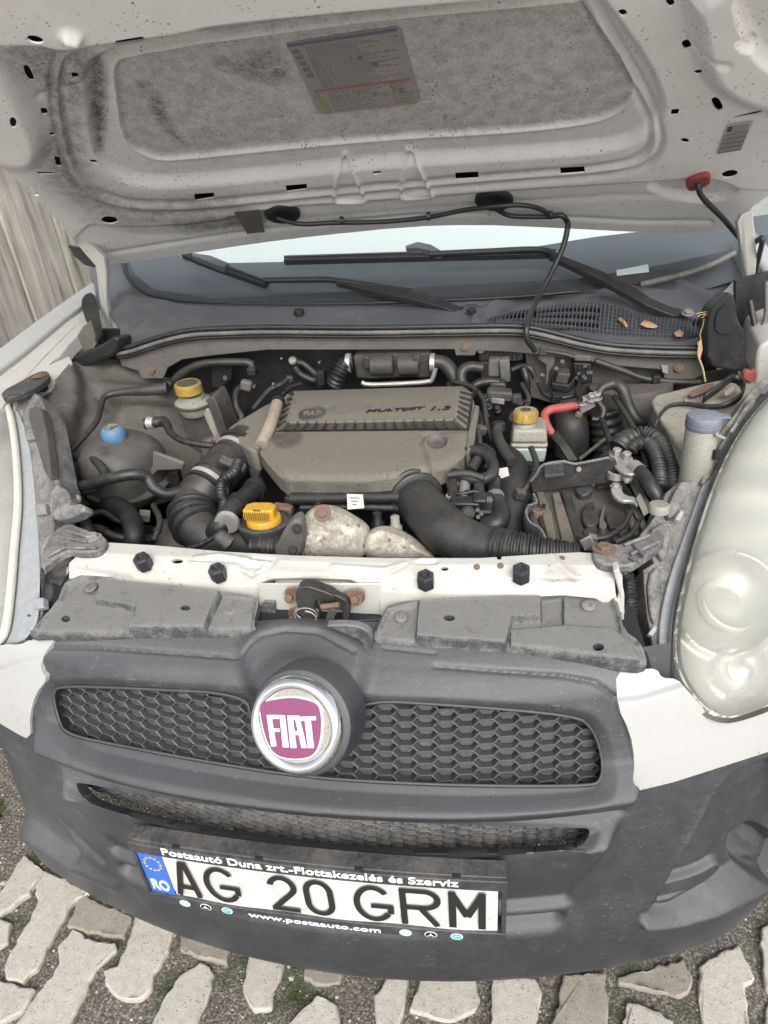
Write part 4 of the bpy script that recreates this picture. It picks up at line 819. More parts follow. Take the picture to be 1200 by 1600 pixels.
# goose-neck hinges
def gooseneck(px, yv, t=.006):
    P_ = [at(x, y, y=yy) for x, y, yy in px]; V, F = g_slab(P_, (0, t, 0)); o = mesh('bonnet_hinge', V, F, 'paint', van, bevel=.003); fixn(o.data); return o
gooseneck([(118, 379, 1.08), (128, 374, 1.08), (146, 386, 1.08), (163, 402, 1.09), (167, 425, 1.10), (166, 470, 1.11), (173, 508, 1.11), (166, 505, 1.11), (157, 480, 1.11), (152, 440, 1.10), (148, 415, 1.09), (136, 400, 1.08)], 1.1, .02)
o = mesh('hinge_plate', *g_slab([at(x, y, y=1.10) for x, y in ((106, 384), (128, 388), (146, 412), (147, 418), (132, 414), (116, 400))], (0, .01, 0)), 'rubber', van); fixn(o.data)
gooseneck([(1152, 348, 1.02), (1160, 335, 1.02), (1176, 328, 1.03), (1180, 360, 1.04), (1183, 400, 1.06), (1180, 440, 1.07), (1174, 472, 1.08), (1166, 470, 1.08), (1164, 430, 1.07), (1158, 390, 1.05)], 1.1, .02)
# ================================================================== cowl, windscreen, wipers, wings
def YB(py): return float(np.interp(py, [540, 560, 600, 650, 700, 760, 800, 870], [.97, .94, .85, .73, .63, .53, .47, .36]))
def B(px, py, dy=0.): return at(px, py, y=YB(py)+dy)
ctrl = lambda *pts: [B(*p) for p in pts]
# added dark box blocking ground light and view below the engine bay
b = MB()
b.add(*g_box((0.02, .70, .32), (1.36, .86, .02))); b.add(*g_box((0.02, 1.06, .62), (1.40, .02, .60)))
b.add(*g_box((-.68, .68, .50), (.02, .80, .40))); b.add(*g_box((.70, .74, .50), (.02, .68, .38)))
b.build('bay_light_block', 'bay_black', van, smooth=False)
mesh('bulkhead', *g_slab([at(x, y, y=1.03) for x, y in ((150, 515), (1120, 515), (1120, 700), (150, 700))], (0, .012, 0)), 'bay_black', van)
# cowl panel
cA, cB, cC = at(200, 545, y=.93), at(1095, 545, y=.93), at(650, 468, y=1.17)
CP = plane3(cA, cB, cC); cu_ = (cB-cA)/np.linalg.norm(cB-cA); cv_ = (cC-cA)-cu_*np.dot(cC-cA, cu_); cv_ /= np.linalg.norm(cv_)
CS = Surf(lambda U, V: cA+U[:, None]*cu_+V[:, None]*cv_, np.linspace(-.15, 1.55, 560), np.linspace(-.12, .52, 220), 1)
if CS.N[0][2] < 0: CS.N *= -1
COWL = chaikin([(182, 548), (190, 520), (182, 505), (165, 482), (160, 445), (176, 412), (192, 410), (198, 432), (222, 456), (300, 470), (430, 474), (560, 473), (700, 468), (800, 464), (905, 455), (1000, 440), (1080, 420), (1150, 392), (1172, 396), (1150, 432), (1118, 462), (1104, 500), (1098, 546), (960, 545), (900, 535), (850, 520), (790, 513), (560, 515), (420, 513), (340, 515), (290, 522), (232, 540)], 1)
GRL = chaikin([(752, 501), (785, 490), (830, 482), (880, 474), (925, 472), (960, 478), (1000, 492), (1060, 496), (1102, 497), (1102, 520), (1090, 525), (985, 521), (930, 516), (870, 509), (800, 503)], 1)
fc = [('line', [(200, 468), (300, 482), (430, 486), (600, 484), (740, 490)], .006, 6), ('line', [(165, 450), (200, 472), (260, 482)], .012, 8), ('area', chaikin([(735, 505), (790, 470), (860, 458), (930, 458), (1010, 474), (1060, 492), (1105, 494), (1105, 530), (950, 530), (850, 512)], 2), -.010, 6),
      ('line', [(740, 500), (770, 476), (795, 467)], .010, 5), ('line', [(870, 462), (940, 462), (1010, 478), (1050, 490)], .004, 4), ('area', ellipse(738, 486, 14, 10), .006, 5), ('area', ellipse(1075, 489, 16, 9), .004, 5), ('line', [(1110, 470), (1060, 440), (1150, 410)], .008, 10), ('line', [(205, 505), (222, 498)], -.006, 3)]
cowl = CS.part('cowl_panel', 'cowl', van, [COWL], [GRL], fc, [([(752, 501), (925, 472), (1102, 497), (1102, 520), (800, 503)], .25, 14)], rim=.01)
def on_cowl(x, y, h=0.): return on(x, y, (CP[0]+np.array([0, 0, h]), CP[1]))
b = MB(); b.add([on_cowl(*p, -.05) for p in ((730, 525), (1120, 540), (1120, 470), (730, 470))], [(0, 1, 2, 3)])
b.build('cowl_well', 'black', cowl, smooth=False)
b = MB()
def cbar(p, q_, w_=.0014, h=-.004):
    p, q_ = on_cowl(*p, h), on_cowl(*q_, h); t = q_-p; s_ = np.cross(t, (0, 0, 1)); s_ *= w_/2/np.linalg.norm(s_); b.add(*g_slab([p-s_, q_-s_, q_+s_, p+s_], (0, .002, -.008)))
GR = np.array(GRL)
def clipx(x):      # top and bottom of the opening at a column
    ys = []
    for a, c in zip(GR, np.roll(GR, -1, 0)):
        if (a[0]-x)*(c[0]-x) < 0: ys.append(a[1]+(x-a[0])/(c[0]-a[0])*(c[1]-a[1]))
    return (min(ys), max(ys)) if len(ys) > 1 else None
for x in np.arange(757, 1100, 6.2):
    c_ = clipx(x)
    if c_: cbar((x+3, c_[0]-1), (x-1, c_[1]+1), .0022 if x < 960 else .0016)
for k in range(7):
    pts = [(x, clipx(x)[0]+(clipx(x)[1]-clipx(x)[0])*(k+.5)/7) for x in np.arange(775 if k > 2 else 840, 1098, 20) if clipx(x)]
    pts = [p for p in pts if k % 2 == 0 or p[0] > 930]
    for p, q_ in zip(pts[:-1], pts[1:]): cbar(p, q_, .0020, -.0035)
b.build('cowl_grille', 'cowl', cowl, smooth=False)
lathe('washer_nozzle', on_cowl(468, 492), (0, -.2, 1), [(.013, 0), (.013, .008), (.011, .014), (.006, .017)], 'rubber', cowl, 16)
# rubber seals along the front edge
SL = [(183, 552), (205, 548), (235, 538), (270, 528), (305, 522), (345, 520), (420, 518), (560, 519), (700, 517), (790, 516), (830, 519), (870, 528), (910, 538), (960, 546), (1030, 550), (1096, 551)]
tube('cowl_seal', [at(x, y-7, y=.925) for x, y in SL], .0058, 'rubber', van, 10, .012)
tube('cowl_seal', [at(x, y+1, y=.918) for x, y in SL], .0048, 'seal', van, 10, .012)
tube('cowl_seal', [at(x, y+7, y=.922) for x, y in SL], .0036, 'rubber', van, 10, .012)
# body crossmember under the seal, with three bolted tabs
lowc = [(1100, 585), (1085, 592), (1080, 600), (1040, 600), (1035, 578), (960, 572), (900, 562), (850, 555), (790, 550), (745, 548), (742, 556), (712, 556), (710, 546), (560, 547), (420, 547), (330, 556), (285, 562), (262, 575), (255, 592), (222, 592), (215, 580), (190, 572)]
mesh('scuttle_crossmember', *g_slab([at(x, y, y=.935) for x, y in SL+lowc], (0, .02, .004)), 'bay_grey', van, bevel=.002)
for (x, y) in ((236, 578), (727, 541), (1061, 574)): bolt(at(x, y, y=.933), (0, -.8, .6), .0075, van, 'rust', h=.2)
# windscreen
wA, wB = at(200, 462, y=1.19), at(1100, 432, y=1.19); wd_ = np.array([0, math.cos(math.radians(33)), math.sin(math.radians(33))]); WP = plane3(wA, wB, wA+wd_)
def on_ws(x, y, h=0.):
    n = WP[1] if WP[1][2] > 0 else -WP[1]; return on(x, y, (WP[0]+n*h, WP[1]))
gm, t_, b_ = new_mat('windscreen_glass'); t_.nodes.remove(b_); N_ = t_.nodes
tr = N_.new('ShaderNodeBsdfTransparent'); tr.inputs[0].default_value = (.80, .86, .86, 1); gl = N_.new('ShaderNodeBsdfGlossy'); gl.inputs['Roughness'].default_value = .02
df = N_.new('ShaderNodeBsdfDiffuse'); df.inputs[0].default_value = (.3, .32, .34, 1)
fr = N_.new('ShaderNodeFresnel'); fr.inputs[0].default_value = 1.5; m1 = N_.new('ShaderNodeMixShader'); m2 = N_.new('ShaderNodeMixShader'); m1.inputs[0].default_value = .12
t_.links.new(tr.outputs[0], m1.inputs[1]); t_.links.new(df.outputs[0], m1.inputs[2]); t_.links.new(fr.outputs[0], m2.inputs[0]); t_.links.new(m1.outputs[0], m2.inputs[1]); t_.links.new(gl.outputs[0], m2.inputs[2]); t_.links.new(m2.outputs[0], N_['Material Output'].inputs[0])
M['glass'] = gm
WS = [(150, 300), (150, 380), (186, 410), (196, 434), (222, 458), (300, 472), (430, 476), (560, 475), (700, 470), (800, 466), (905, 457), (1000, 442), (1080, 422), (1150, 394), (1230, 350), (1230, 285)]
ws = mesh('windscreen', [on_ws(*p) for p in WS], [tuple(range(len(WS)))], 'glass', van, smooth=False)
FRIT = [(186, 410), (196, 434), (222, 458), (300, 472), (430, 476), (560, 475), (700, 470), (800, 466), (905, 457), (1000, 442), (1080, 422), (1150, 394), (1150, 388), (1040, 413), (900, 436), (700, 446), (540, 456), (330, 466), (240, 452), (212, 430), (200, 405)]
mesh('ceramic_border', [on_ws(*p, -.004) for p in FRIT], [tuple(range(len(FRIT)))], plain('ceramic_black', (.03, .032, .036), .4), ws, smooth=False)
b = MB()
for i in range(24): b.add(*g_slab([on_ws(965+2*i+dx, 428-.42*i+dy, .001) for dx, dy in ((0, -6), (1.1, -6), (1.1, 0), (0, 0))], (0, .0004, -.0003)))
b.add(*g_slab([on_ws(*p, .0008) for p in ((963, 422), (1013, 414), (1014, 425), (964, 431))], (0, .0003, -.0002)))
b.build('vin_label', plain('pale_label', (.42, .5, .5), .6), ws, smooth=False)
tube('windscreen_trim', [on_ws(x, y, .004) for x, y in ((196, 395), (194, 412), (201, 434), (224, 456), (262, 466), (310, 471), (430, 475), (560, 474), (700, 469), (800, 464), (905, 455))], .0045, 'rubber_clean', ws, 8, .01)
tube('windscreen_trim', [on_ws(x, y, .005) for x, y in ((1000, 445), (1040, 436), (1085, 424), (1120, 410), (1148, 396))], .007, 'seal', ws, 8, .01)
# dashboard edge and a pale sheet imitate the bands reflected in the glass
db = [(120, 300), (300, 412), (500, 408), (700, 402), (760, 398), (930, 370), (1100, 350), (1230, 330)]
V = []; 
for (x, y) in db: p = on_ws(x, y, -.10); V.append(p)
back = [v+np.array([0, -.02, -.5]) for v in V]; front = [on_ws(x, y, -.012)+np.array([0, .0, -.02]) for x, y in ((150, 470), (300, 485), (500, 485), (700, 480), (760, 478), (930, 465), (1100, 440), (1230, 400))]
n = len(db); F = [(i, i+1, n+i+1, n+i) for i in range(n-1)]
mesh('dashboard', front+V, F, plain('dashboard_plastic', (.085, .092, .105), .7), van)
cab = [at(100, 420, y=2.6), at(1350, 420, y=2.6), at(1350, 150, y=2.6), at(100, 150, y=2.6)]
# added pale sheet, coloured as the bright band of the windscreen reflection
mesh('reflection_panel', *g_slab([(-.98, 2.1, .5), (.90, 2.1, .5), (.90, 2.3, 1.75), (-.98, 2.3, 1.75)], (0, .02, 0)), plain('pale_reflection', (.60, .66, .66), .6), van)
# wipers
def wp(x, y, h=.02): return on_ws(x, y, h)
def flatbar(name, pts, w_, t, mat, parent, h=.02):
    """tapered pressed arm: (px, py) with widths in m"""
    n = np.array(WP[1]); n = n if n[2] > 0 else -n; P = [wp(x, y, hh) for x, y, hh in pts]; V = []; 
    for i, p in enumerate(P):
        t_ = P[min(i+1, len(P)-1)]-P[max(i-1, 0)]; t_ /= np.linalg.norm(t_); s_ = np.cross(n, t_)
        W2 = w_[i]/2; V += [p+s_*W2-n*t, p+s_*W2*.75+n*0, p-s_*W2*.75, p-s_*W2-n*t]
    F = []
    for i in range(len(P)-1):
        for j in range(4): F.append((i*4+j, i*4+(j+1) % 4, i*4+4+(j+1) % 4, i*4+4+j))
    F += [(0, 1, 2, 3), tuple(len(P)*4-4+j for j in (3, 2, 1, 0))]
    o = mesh(name, V, F, mat, parent, bevel=.001); fixn(o.data); return o
for piv, arm, rod, blade, head, nut in (((737, 487), [(742, 488, .012), (715, 484, .02), (690, 473, .028), (650, 462, .032), (590, 450, .032), (527, 438, .028)], [(640, 455), (525, 438), (480, 437), (412, 438)], [(286, 394), (330, 410), (416, 441)], [(300, 397), (325, 403), (352, 414)], 'rubber_clean'),
                             ((1075, 490), [(1080, 491, .012), (1050, 486, .02), (1015, 472, .028), (985, 453, .034), (935, 428, .034), (862, 397, .028)], [(870, 400), (842, 390), (760, 393), (672, 397)], [(444, 403), (640, 397), (868, 392)], [(634, 386), (652, 382), (670, 386), (690, 395)], 'steel')):
    wi = bpy.data.objects.new('wiper', None); COL.objects.link(wi); wi.parent = van
    flatbar('wiper_arm', arm, [.032, .030, .030, .034, .032, .020], .012, 'rubber_clean', wi)
    tube('wiper_rod', [wp(x, y, .026) for x, y in rod], .0075, 'rubber_clean', wi, 8)
    flatbar('wiper_blade', [(x, y, .018) for x, y in blade], [.022, .026, .022], .014, 'rubber_clean', wi)
    tube('blade_rubber', [wp(x, y+5, .004) for x, y in blade], .004, 'rubber_clean', wi, 6)
    tube('blade_spine', [wp(x, y-2, .019) for x, y in blade], .0032, 'hose', wi, 6)
    flatbar('blade_clip', [(x, y, .030) for x, y in head], [.012, .026, .026, .014][:len(head)], .016, 'cowl', wi)
    bolt(on_cowl(*piv, .012), (0, -.25, 1), .010, wi, nut, name='pivot_nut', h=.5)
# left wing seen along its bonnet gutter
LW = plane3(at(0, 560, x=-.80), at(143, 452, x=-.80), at(60, 600, x=-.72))
def wing(px, mat, dz, d): 
    o = mesh('wing', *g_slab([on(x, y, (LW[0]+np.array([0, 0, dz]), LW[1])) for x, y in px], d), mat, van, bevel=.003); fixn(o.data); return o
w0 = wing([(-150, 655), (-60, 595), (0, 543), (60, 498), (143, 440), (149, 446), (150, 462), (100, 498), (40, 548), (0, 578), (-60, 625)], 'paint_clean', 0, (-.05, 0, -.58)); w0.name = 'wing'
gut = mesh('wing_gutter', *g_slab([on(x, y, (LW[0]+np.array([0, 0, -.012]), LW[1])) for x, y in ((-60, 625), (0, 576), (40, 546), (100, 496), (149, 460), (146, 475), (138, 486), (144, 498), (118, 508), (70, 556), (40, 590), (0, 640), (-60, 690))], (0, 0, -.02)), 'paint', w0); fixn(gut.data)
fl = mesh('wing_flange', *g_slab([on(x, y, (LW[0]+np.array([0, 0, -.012]), LW[1])) for x, y in ((20, 612), (70, 557), (118, 508), (128, 499), (144, 497), (141, 508), (128, 518), (108, 538), (94, 556), (80, 568), (108, 556), (113, 566), (104, 590), (78, 610), (60, 604), (20, 640))], (.004, 0, -.03)), 'paint', w0, bevel=.002); fixn(fl.data)
b_ = MB(); b_.add(*g_slab([on(x, y, (LW[0]+np.array([0, 0, .012]), LW[1])) for x, y in chaikin([(129, 462), (146, 455), (152, 480), (160, 520), (150, 540), (144, 500), (133, 494), (127, 480)], 1)], (0, 0, -.02))); o = b_.build('wing_gap_foam', 'rubber', w0); fixn(o.data)
o = mesh('gusset', *g_slab([at(x, y, y=.95) for x, y in ((130, 510), (142, 500), (152, 535), (146, 545), (128, 545), (110, 555), (96, 560), (118, 530))], (0, .01, 0)), 'bay_grey', van); fixn(o.data)
# black drain hoods at both ends of the cowl
for nm, px_, yv in (('l', [(108, 562), (132, 548), (152, 542), (182, 522), (187, 535), (183, 552), (152, 566), (130, 572), (128, 580), (156, 592), (160, 604), (150, 614), (122, 612), (112, 590)], .90), ('r', [(1104, 505), (1112, 480), (1130, 465), (1142, 455), (1150, 470), (1152, 500), (1166, 520), (1164, 560), (1172, 572), (1165, 582), (1140, 578), (1104, 572)], .88)):
    o = mesh('drain_cover', *g_slab([at(x, y, y=yv) for x, y in chaikin(px_, 1)], (0, .06, -.01)), 'rubber', van, bevel=.006); fixn(o.data)
o = mesh('drain_recess', *g_slab([at(x, y, y=.875) for x, y in chaikin([(1118, 492), (1132, 476), (1140, 480), (1140, 510), (1148, 520), (1118, 522)], 1)], (0, .004, 0)), 'black', van); fixn(o.data)
# right wing edge
o = mesh('wing', *g_slab([(.80, y, z) for y, z in ((.50, .28), (.44, .55), (.52, .86), (.80, .98), (1.35, 1.06), (1.35, .28))], (.05, 0, 0)), 'paint_clean', van, bevel=.01); fixn(o.data)
o = mesh('wing', *g_slab([at(x, y, y=.86) for x, y in chaikin([(1182, 548), (1196, 534), (1240, 520), (1300, 520), (1300, 640), (1200, 618), (1176, 622), (1180, 590)], 2)], (.02, .25, .03)), 'paint', van, bevel=.006); fixn(o.data)
o = mesh('inner_wing_dark', *g_slab([at(x, y, y=1.0) for x, y in ((1150, 440), (1230, 420), (1260, 560), (1150, 560))], (0, .02, 0)), 'rubber', van); fixn(o.data)
tube('wiring', [at(1172, 470, y=.97), at(1180, 510, y=.95), at(1192, 545, y=.93)], .006, 'hose', van)
tube('wiring', [at(1198, 440, y=.97), at(1196, 500, y=.94), at(1178, 530, y=.92)], .005, 'seal', van)

# ================================================================== inner wings and strut towers
IP = plane3(at(90, 740, y=.57), at(190, 575, y=.97), at(330, 700, y=.88)); iu = np.array([1., 0, 0]); iu -= IP[1]*np.dot(iu, IP[1]); iu /= np.linalg.norm(iu); iv = np.cross(IP[1], iu); iv = iv if iv[2] > 0 else -iv
o0 = on(200, 700, IP); IN = -IP[1] if np.dot(IP[1], o0-CO) > 0 else IP[1]
IS = Surf(lambda U, V: o0+U[:, None]*iu+V[:, None]*iv, np.linspace(-.45, .45, 150), np.linspace(-.45, .35, 140), 1)
if IS.N[0] @ IN < 0: IS.N *= -1
IW = [(60, 610), (84, 596), (110, 566), (160, 560), (182, 562), (215, 575), (262, 560), (330, 560), (350, 600), (352, 700), (340, 760), (240, 790), (130, 790), (84, 762), (70, 720), (78, 690)]
inl = IS.part('inner_wing', 'bay_grey', van, [IW], (), [('area', chaikin([(180, 645), (230, 635), (300, 645), (320, 700), (330, 800), (180, 800), (170, 700)], 2), .035, 14), ('line', [(160, 605), (250, 612), (340, 600)], .012, 8), ('line', [(190, 640), (240, 645), (290, 640)], -.008, 4), ('area', chaikin([(60, 600), (110, 560), (130, 620), (110, 700), (85, 760)], 1), .03, 14), ('area', ellipse(125, 658, 9, 7), -.006, 4), ('line', [(180, 575), (250, 595), (255, 600)], .01, 7), ('line', [(80, 640), (150, 615), (170, 640)], -.006, 5)],
              [([(150, 610), (260, 605), (340, 600)], .5, 20), ([(90, 700), (150, 640), (180, 620), (170, 615), (100, 660)], .6, 16), ([(90, 760), (340, 740), (340, 880), (80, 880)], .9, 45), ([(160, 612), (185, 612), (185, 640), (165, 640)], .6, 12)])
o = mesh('inner_wing', *g_slab([at(x, y, y=.98) for x, y in ((820, 548), (1095, 585), (1150, 575), (1175, 640), (1120, 700), (980, 690), (900, 640), (830, 620))], (0, .01, 0)), 'bay_grey', van); fixn(o.data)
tube('strut_tower', [at(985, 600, y=.94), at(985, 660, y=.93)], .085, 'bay_grey', van, 24)
# ================================================================== front crossmember
def crossf(U, V):
    pr = np.array([(.345, .838), (.30, .836), (.262, .832), (.245, .822), (.236, .80), (.232, .765), (.226, .735)]); k = np.concatenate([[0], np.cumsum(np.linalg.norm(np.diff(pr, axis=0), axis=1))])
    return np.stack([U, np.interp(V, k, pr[:, 0])+.06*U*U, np.interp(V, k, pr[:, 1])], 1)
XS = Surf(crossf, np.linspace(-.52, .52, 420), np.linspace(0, .165, 90), 1)
if XS.N[10][2] < 0: XS.N *= -1
XM = [(108, 905), (108, 880), (128, 862), (160, 847), (240, 852), (350, 862), (460, 868), (600, 872), (750, 872), (860, 865), (905, 863), (935, 865), (968, 884), (972, 900), (976, 960), (930, 935), (880, 930), (740, 938), (700, 990), (600, 995), (588, 990), (400, 990), (380, 945), (180, 905)]
XH = [ellipse(277, 877, 9, 3.5), ellipse(695, 889, 6, 3), ellipse(780, 872, 4, 2.5), chaikin([(411, 935), (418, 912), (432, 907), (434, 930), (424, 938)], 1), chaikin([(578, 912), (586, 913), (590, 940), (584, 938)], 1), chaikin([(960, 892), (967, 892), (968, 930), (962, 936)], 1)]
fx = [('line', [(120, 892), (200, 905)], -.003, 6), ('line', [(305, 872), (345, 868), (420, 880), (395, 900), (370, 884), (300, 880)], .004, 3), ('line', [(395, 872), (430, 875), (415, 890), (390, 885)], -.003, 3), ('line', [(520, 885), (600, 890), (660, 876)], .004, 4), ('line', [(610, 893), (640, 880), (680, 878)], -.004, 3), ('line', [(860, 868), (880, 890), (900, 905)], .004, 6), ('area', chaikin([(405, 915), (430, 905), (585, 910), (595, 990), (405, 990)], 1), -.012, 4),
      ('line', [(820, 905), (870, 912), (930, 905)], -.003, 6)]
rad = XS.part('front_crossmember', 'paint', van, [XM], XH, fx, [([(430, 885), (600, 895), (440, 892)], .25, 10), ([(850, 885), (900, 882), (905, 915), (850, 918)], .3, 10), ([(560, 890), (660, 880), (650, 892)], .3, 8), ([(400, 915), (590, 915), (590, 990), (400, 990)], .3, 8)], rim=.006)
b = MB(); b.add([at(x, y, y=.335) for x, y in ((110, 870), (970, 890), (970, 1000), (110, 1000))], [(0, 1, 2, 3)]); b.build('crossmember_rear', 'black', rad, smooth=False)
for (x, y) in ((782, 884), (878, 872), (745, 886)): bolt(XS.hit(x, y), XS.normal(x, y), .0035, rad, 'rust', h=.15, washer=1.3)
for (x, y) in ((228, 886), (344, 903), (666, 915), (814, 905)):
    p = XS.hit(x, y); ax = np.array([.0, -.22, 1.]); ax /= np.linalg.norm(ax); r = .0125
    lathe('rubber_stop', p-ax*.002, ax, [(r*.8, 0), (r*1.02, .003), (r*1.02, .022), (r*.92, .0245), (r*.5, .025), (r*.42, .021)], 'rubber_clean', rad, 6, bevel=.0008, smooth=False)
# shields over the radiator
sA, sB, sC = at(103, 967, y=.172), at(935, 1011, y=.172), at(500, 930, y=.235)
SHP = plane3(sA, sB, sC); su = (sB-sA)/np.linalg.norm(sB-sA); sv = (sC-sA)-su*np.dot(sC-sA, su); sv /= np.linalg.norm(sv)
SS = Surf(lambda U, V: sA+U[:, None]*su+V[:, None]*sv, np.linspace(-.10, .90, 720), np.linspace(-.12, .12, 220), 1)
if SS.N[0][2] < 0: SS.N *= -1
SHL = chaikin([(46, 986), (90, 940), (98, 915), (110, 902), (130, 895), (172, 900), (180, 906), (300, 918), (402, 932), (404, 945), (396, 975), (402, 986), (425, 988), (470, 975), (500, 974), (490, 998), (430, 1002), (390, 996), (200, 996), (75, 992), (48, 994)], 1)
SHR = chaikin([(585, 985), (600, 955), (610, 943), (655, 937), (800, 930), (850, 928), (880, 922), (940, 918), (958, 922), (968, 950), (975, 985), (998, 1000), (1010, 1025), (1010, 1045), (960, 1040), (920, 1032), (850, 1025), (700, 1015), (600, 1008), (585, 1004)], 1)
FL = [('area', [(203, 987), (217, 957), (152, 944), (162, 911), (178, 909), (338, 924), (347, 929), (322, 988)], .012, 1.8), ('area', [(323, 990), (349, 932), (400, 938), (392, 990)], .004, 1.5), ('area', ellipse(144, 920, 14, 8), -.002, 3), ('line', [(52, 985), (95, 940), (104, 915), (132, 902), (170, 906), (300, 922), (398, 936)], .006, 4), ('in', np.array([(40, 970), (520, 970), (520, 1010), (40, 1010)]), -.001, 20),
      ('line', [(46, 992), (200, 993), (400, 991)], -.010, 5)]
FR = [('area', [(655, 945), (800, 938), (845, 938), (845, 970), (800, 972), (790, 1012), (650, 1002)], .012, 1.8), ('area', [(846, 935), (880, 932), (880, 978), (846, 978)], -.006, 1.8), ('area', [(797, 987), (880, 980), (958, 985), (988, 1010), (1000, 1035), (880, 1025), (797, 1012)], .006, 1.8), ('line', [(592, 985), (606, 955), (655, 942), (800, 934), (850, 932), (885, 926), (950, 923), (964, 955), (972, 990), (1000, 1008)], .006, 4), ('line', [(585, 1003), (700, 1012), (850, 1022), (960, 1037), (1010, 1042)], -.010, 5)]
M['shield_plastic'] = dusty('dust_spattered_plastic', (.045, .047, .052), (.20, .195, .182), .38, .5, 60, .0, .07, up=.6, scratch=.4, fine=300, contrast=.16, tone=.2, grain=.6)
shl = SS.part('radiator_shield', 'shield_plastic', van, [SHL], [ellipse(103, 967, 7, 5), ellipse(290, 950, 8, 4)], FL, rim=.012)
shr = SS.part('radiator_shield', 'shield_plastic', van, [SHR], [ellipse(935, 1011, 9, 6), ellipse(702, 966, 9, 4.5)], FR, rim=.012)
for (x, y, p_) in ((143, 920, shl), (361, 956, shl), (627, 966, shr), (919, 948, shr)):
    p = SS.hit(x, y); lathe('push_pin', p, SS.N[0], [(.0095, .001), (.0095, .0035), (.008, .0048), (.004, .005), (.0035, .0035)], 'seal', p_, 18)
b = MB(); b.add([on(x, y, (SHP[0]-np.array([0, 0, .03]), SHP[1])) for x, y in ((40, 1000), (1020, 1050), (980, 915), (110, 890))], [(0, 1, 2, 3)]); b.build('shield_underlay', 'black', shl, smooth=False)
# bonnet latch in its pocket
lat = bpy.data.objects.new('bonnet_latch', None); COL.objects.link(lat); lat.parent = van
def LP(px, yv, t, mat, nm, bev=.0015, d=None):
    o = mesh(nm, *g_slab([at(x, y, y=yv) for x, y in px], d or (0, t, 0)), mat, lat, bevel=bev); fixn(o.data); return o
LP([(404, 912), (594, 912), (600, 1000), (404, 1000)], .235, .003, 'paint', 'pocket')
LP([(396, 985), (402, 955), (412, 940), (430, 940), (432, 985), (420, 990)], .228, .004, 'shield_plastic', 'pocket_corner')
for px_ in ([(443, 920), (465, 918), (468, 938), (448, 940)], [(449, 952), (468, 950), (468, 974), (455, 976), (450, 968)], [(538, 922), (568, 921), (571, 936), (565, 944), (545, 944), (538, 934)]): LP(chaikin(px_, 1), .224, .003, 'rust', 'mounting_plate')
for (x, y) in ((454, 934), (459, 968), (556, 937)): bolt(at(x, y, y=.222), (-.1, -.75, .5), .0062, lat, 'rust', h=1.0, washer=1.5)
LP(chaikin([(460, 930), (466, 918), (480, 916), (500, 922), (520, 930), (524, 938), (512, 942), (495, 935), (490, 950), (496, 962), (500, 972), (475, 974), (466, 955)], 1), .205, .018, 'hose', 'latch_body')
LP(chaikin([(498, 936), (512, 930), (514, 926), (530, 932), (546, 942), (546, 965), (540, 978), (534, 976), (536, 950), (510, 955), (500, 948)], 1), .210, .012, 'hose', 'latch_jaw')
tube('latch_pawl', [at(502, 948, y=.198), at(530, 945, y=.198)], .0042, 'rust', lat, 8)
LP([(514, 952), (527, 953), (518, 980), (505, 978)], .196, .004, 'tank', 'release_strip')
LP(chaikin([(505, 978), (540, 976), (565, 980), (580, 990), (584, 1005), (575, 1022), (565, 1030), (559, 1024), (568, 1008), (560, 1000), (540, 992), (520, 984)], 1), .150, .012, 'shield_plastic', 'release_lever', .003)
tube('latch_cable', [at(545, 972, y=.215), at(565, 970, y=.218), at(595, 968, y=.22)], .0045, 'rubber', lat, 8)
for v_ in range(9): pass
V, F = g_tube([at(480, 955, y=.212)+np.array([.016*math.cos(t), -.001*t, .012*math.sin(t)]) for t in np.linspace(0, 14, 40)], .0012, 6); mesh('latch_spring', V, F, 'steel', lat)
# ================================================================== engine and what surrounds it
def group_part(name):
    o = bpy.data.objects.new(name, None); COL.objects.link(o); o.parent = van; return o
def upr(name, px, y, t, mat, parent, bevel=.002, dz=0., it=0, **k):
    px = chaikin(px, it) if it else px
    o = mesh(name, *g_slab([at(a, c, y=y) for a, c in px], (0, t, dz)), mat, parent, bevel=bevel, **k); fixn(o.data); return o
def flat(name, px, z, t, mat, parent, bevel=.002, it=0, **k):
    px = chaikin(px, it) if it else px
    o = mesh(name, *g_slab([at(a, c, z=z) for a, c in px], (0, 0, -t)), mat, parent, bevel=bevel, **k); fixn(o.data); return o
UP = np.array([0, .08, 1.])
# dark lower engine: block, gearbox, radiator fan cowl seen in the gaps
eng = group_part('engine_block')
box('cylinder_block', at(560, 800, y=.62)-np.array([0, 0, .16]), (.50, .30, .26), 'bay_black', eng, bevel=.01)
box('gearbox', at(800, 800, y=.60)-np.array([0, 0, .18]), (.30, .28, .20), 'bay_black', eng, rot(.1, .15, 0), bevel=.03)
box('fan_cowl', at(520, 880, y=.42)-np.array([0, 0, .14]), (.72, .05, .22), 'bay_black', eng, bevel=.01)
tube('fuel_rail', ctrl((455, 779, -.02), (540, 778, -.02), (650, 776, -.02)), .011, 'bay_black', eng)
tube('fuel_rail', ctrl((470, 793, 0), (560, 792, 0), (640, 795, 0)), .006, 'hose', eng)
o = upr('paper_tag', [(542, 772), (567, 773), (569, 794), (543, 796)], YB(783)-.06, .001, 'label', eng, 0)
for k in range(3): box('tag_print', at(554, 778+5*k, y=YB(783)-.0612), (.016-.004*k, .0004, .0012), 'tank', eng, bevel=0)
for (x, y, r) in ((590, 816, .011), (618, 822, .011), (482, 790, .008)): lathe('injector', B(x, y), UP, [(r, -.05), (r, .0), (r*.7, .004), (r*.7, .018), (r*.4, .02)], 'bay_black' if x != 618 else 'milky', eng, 14)
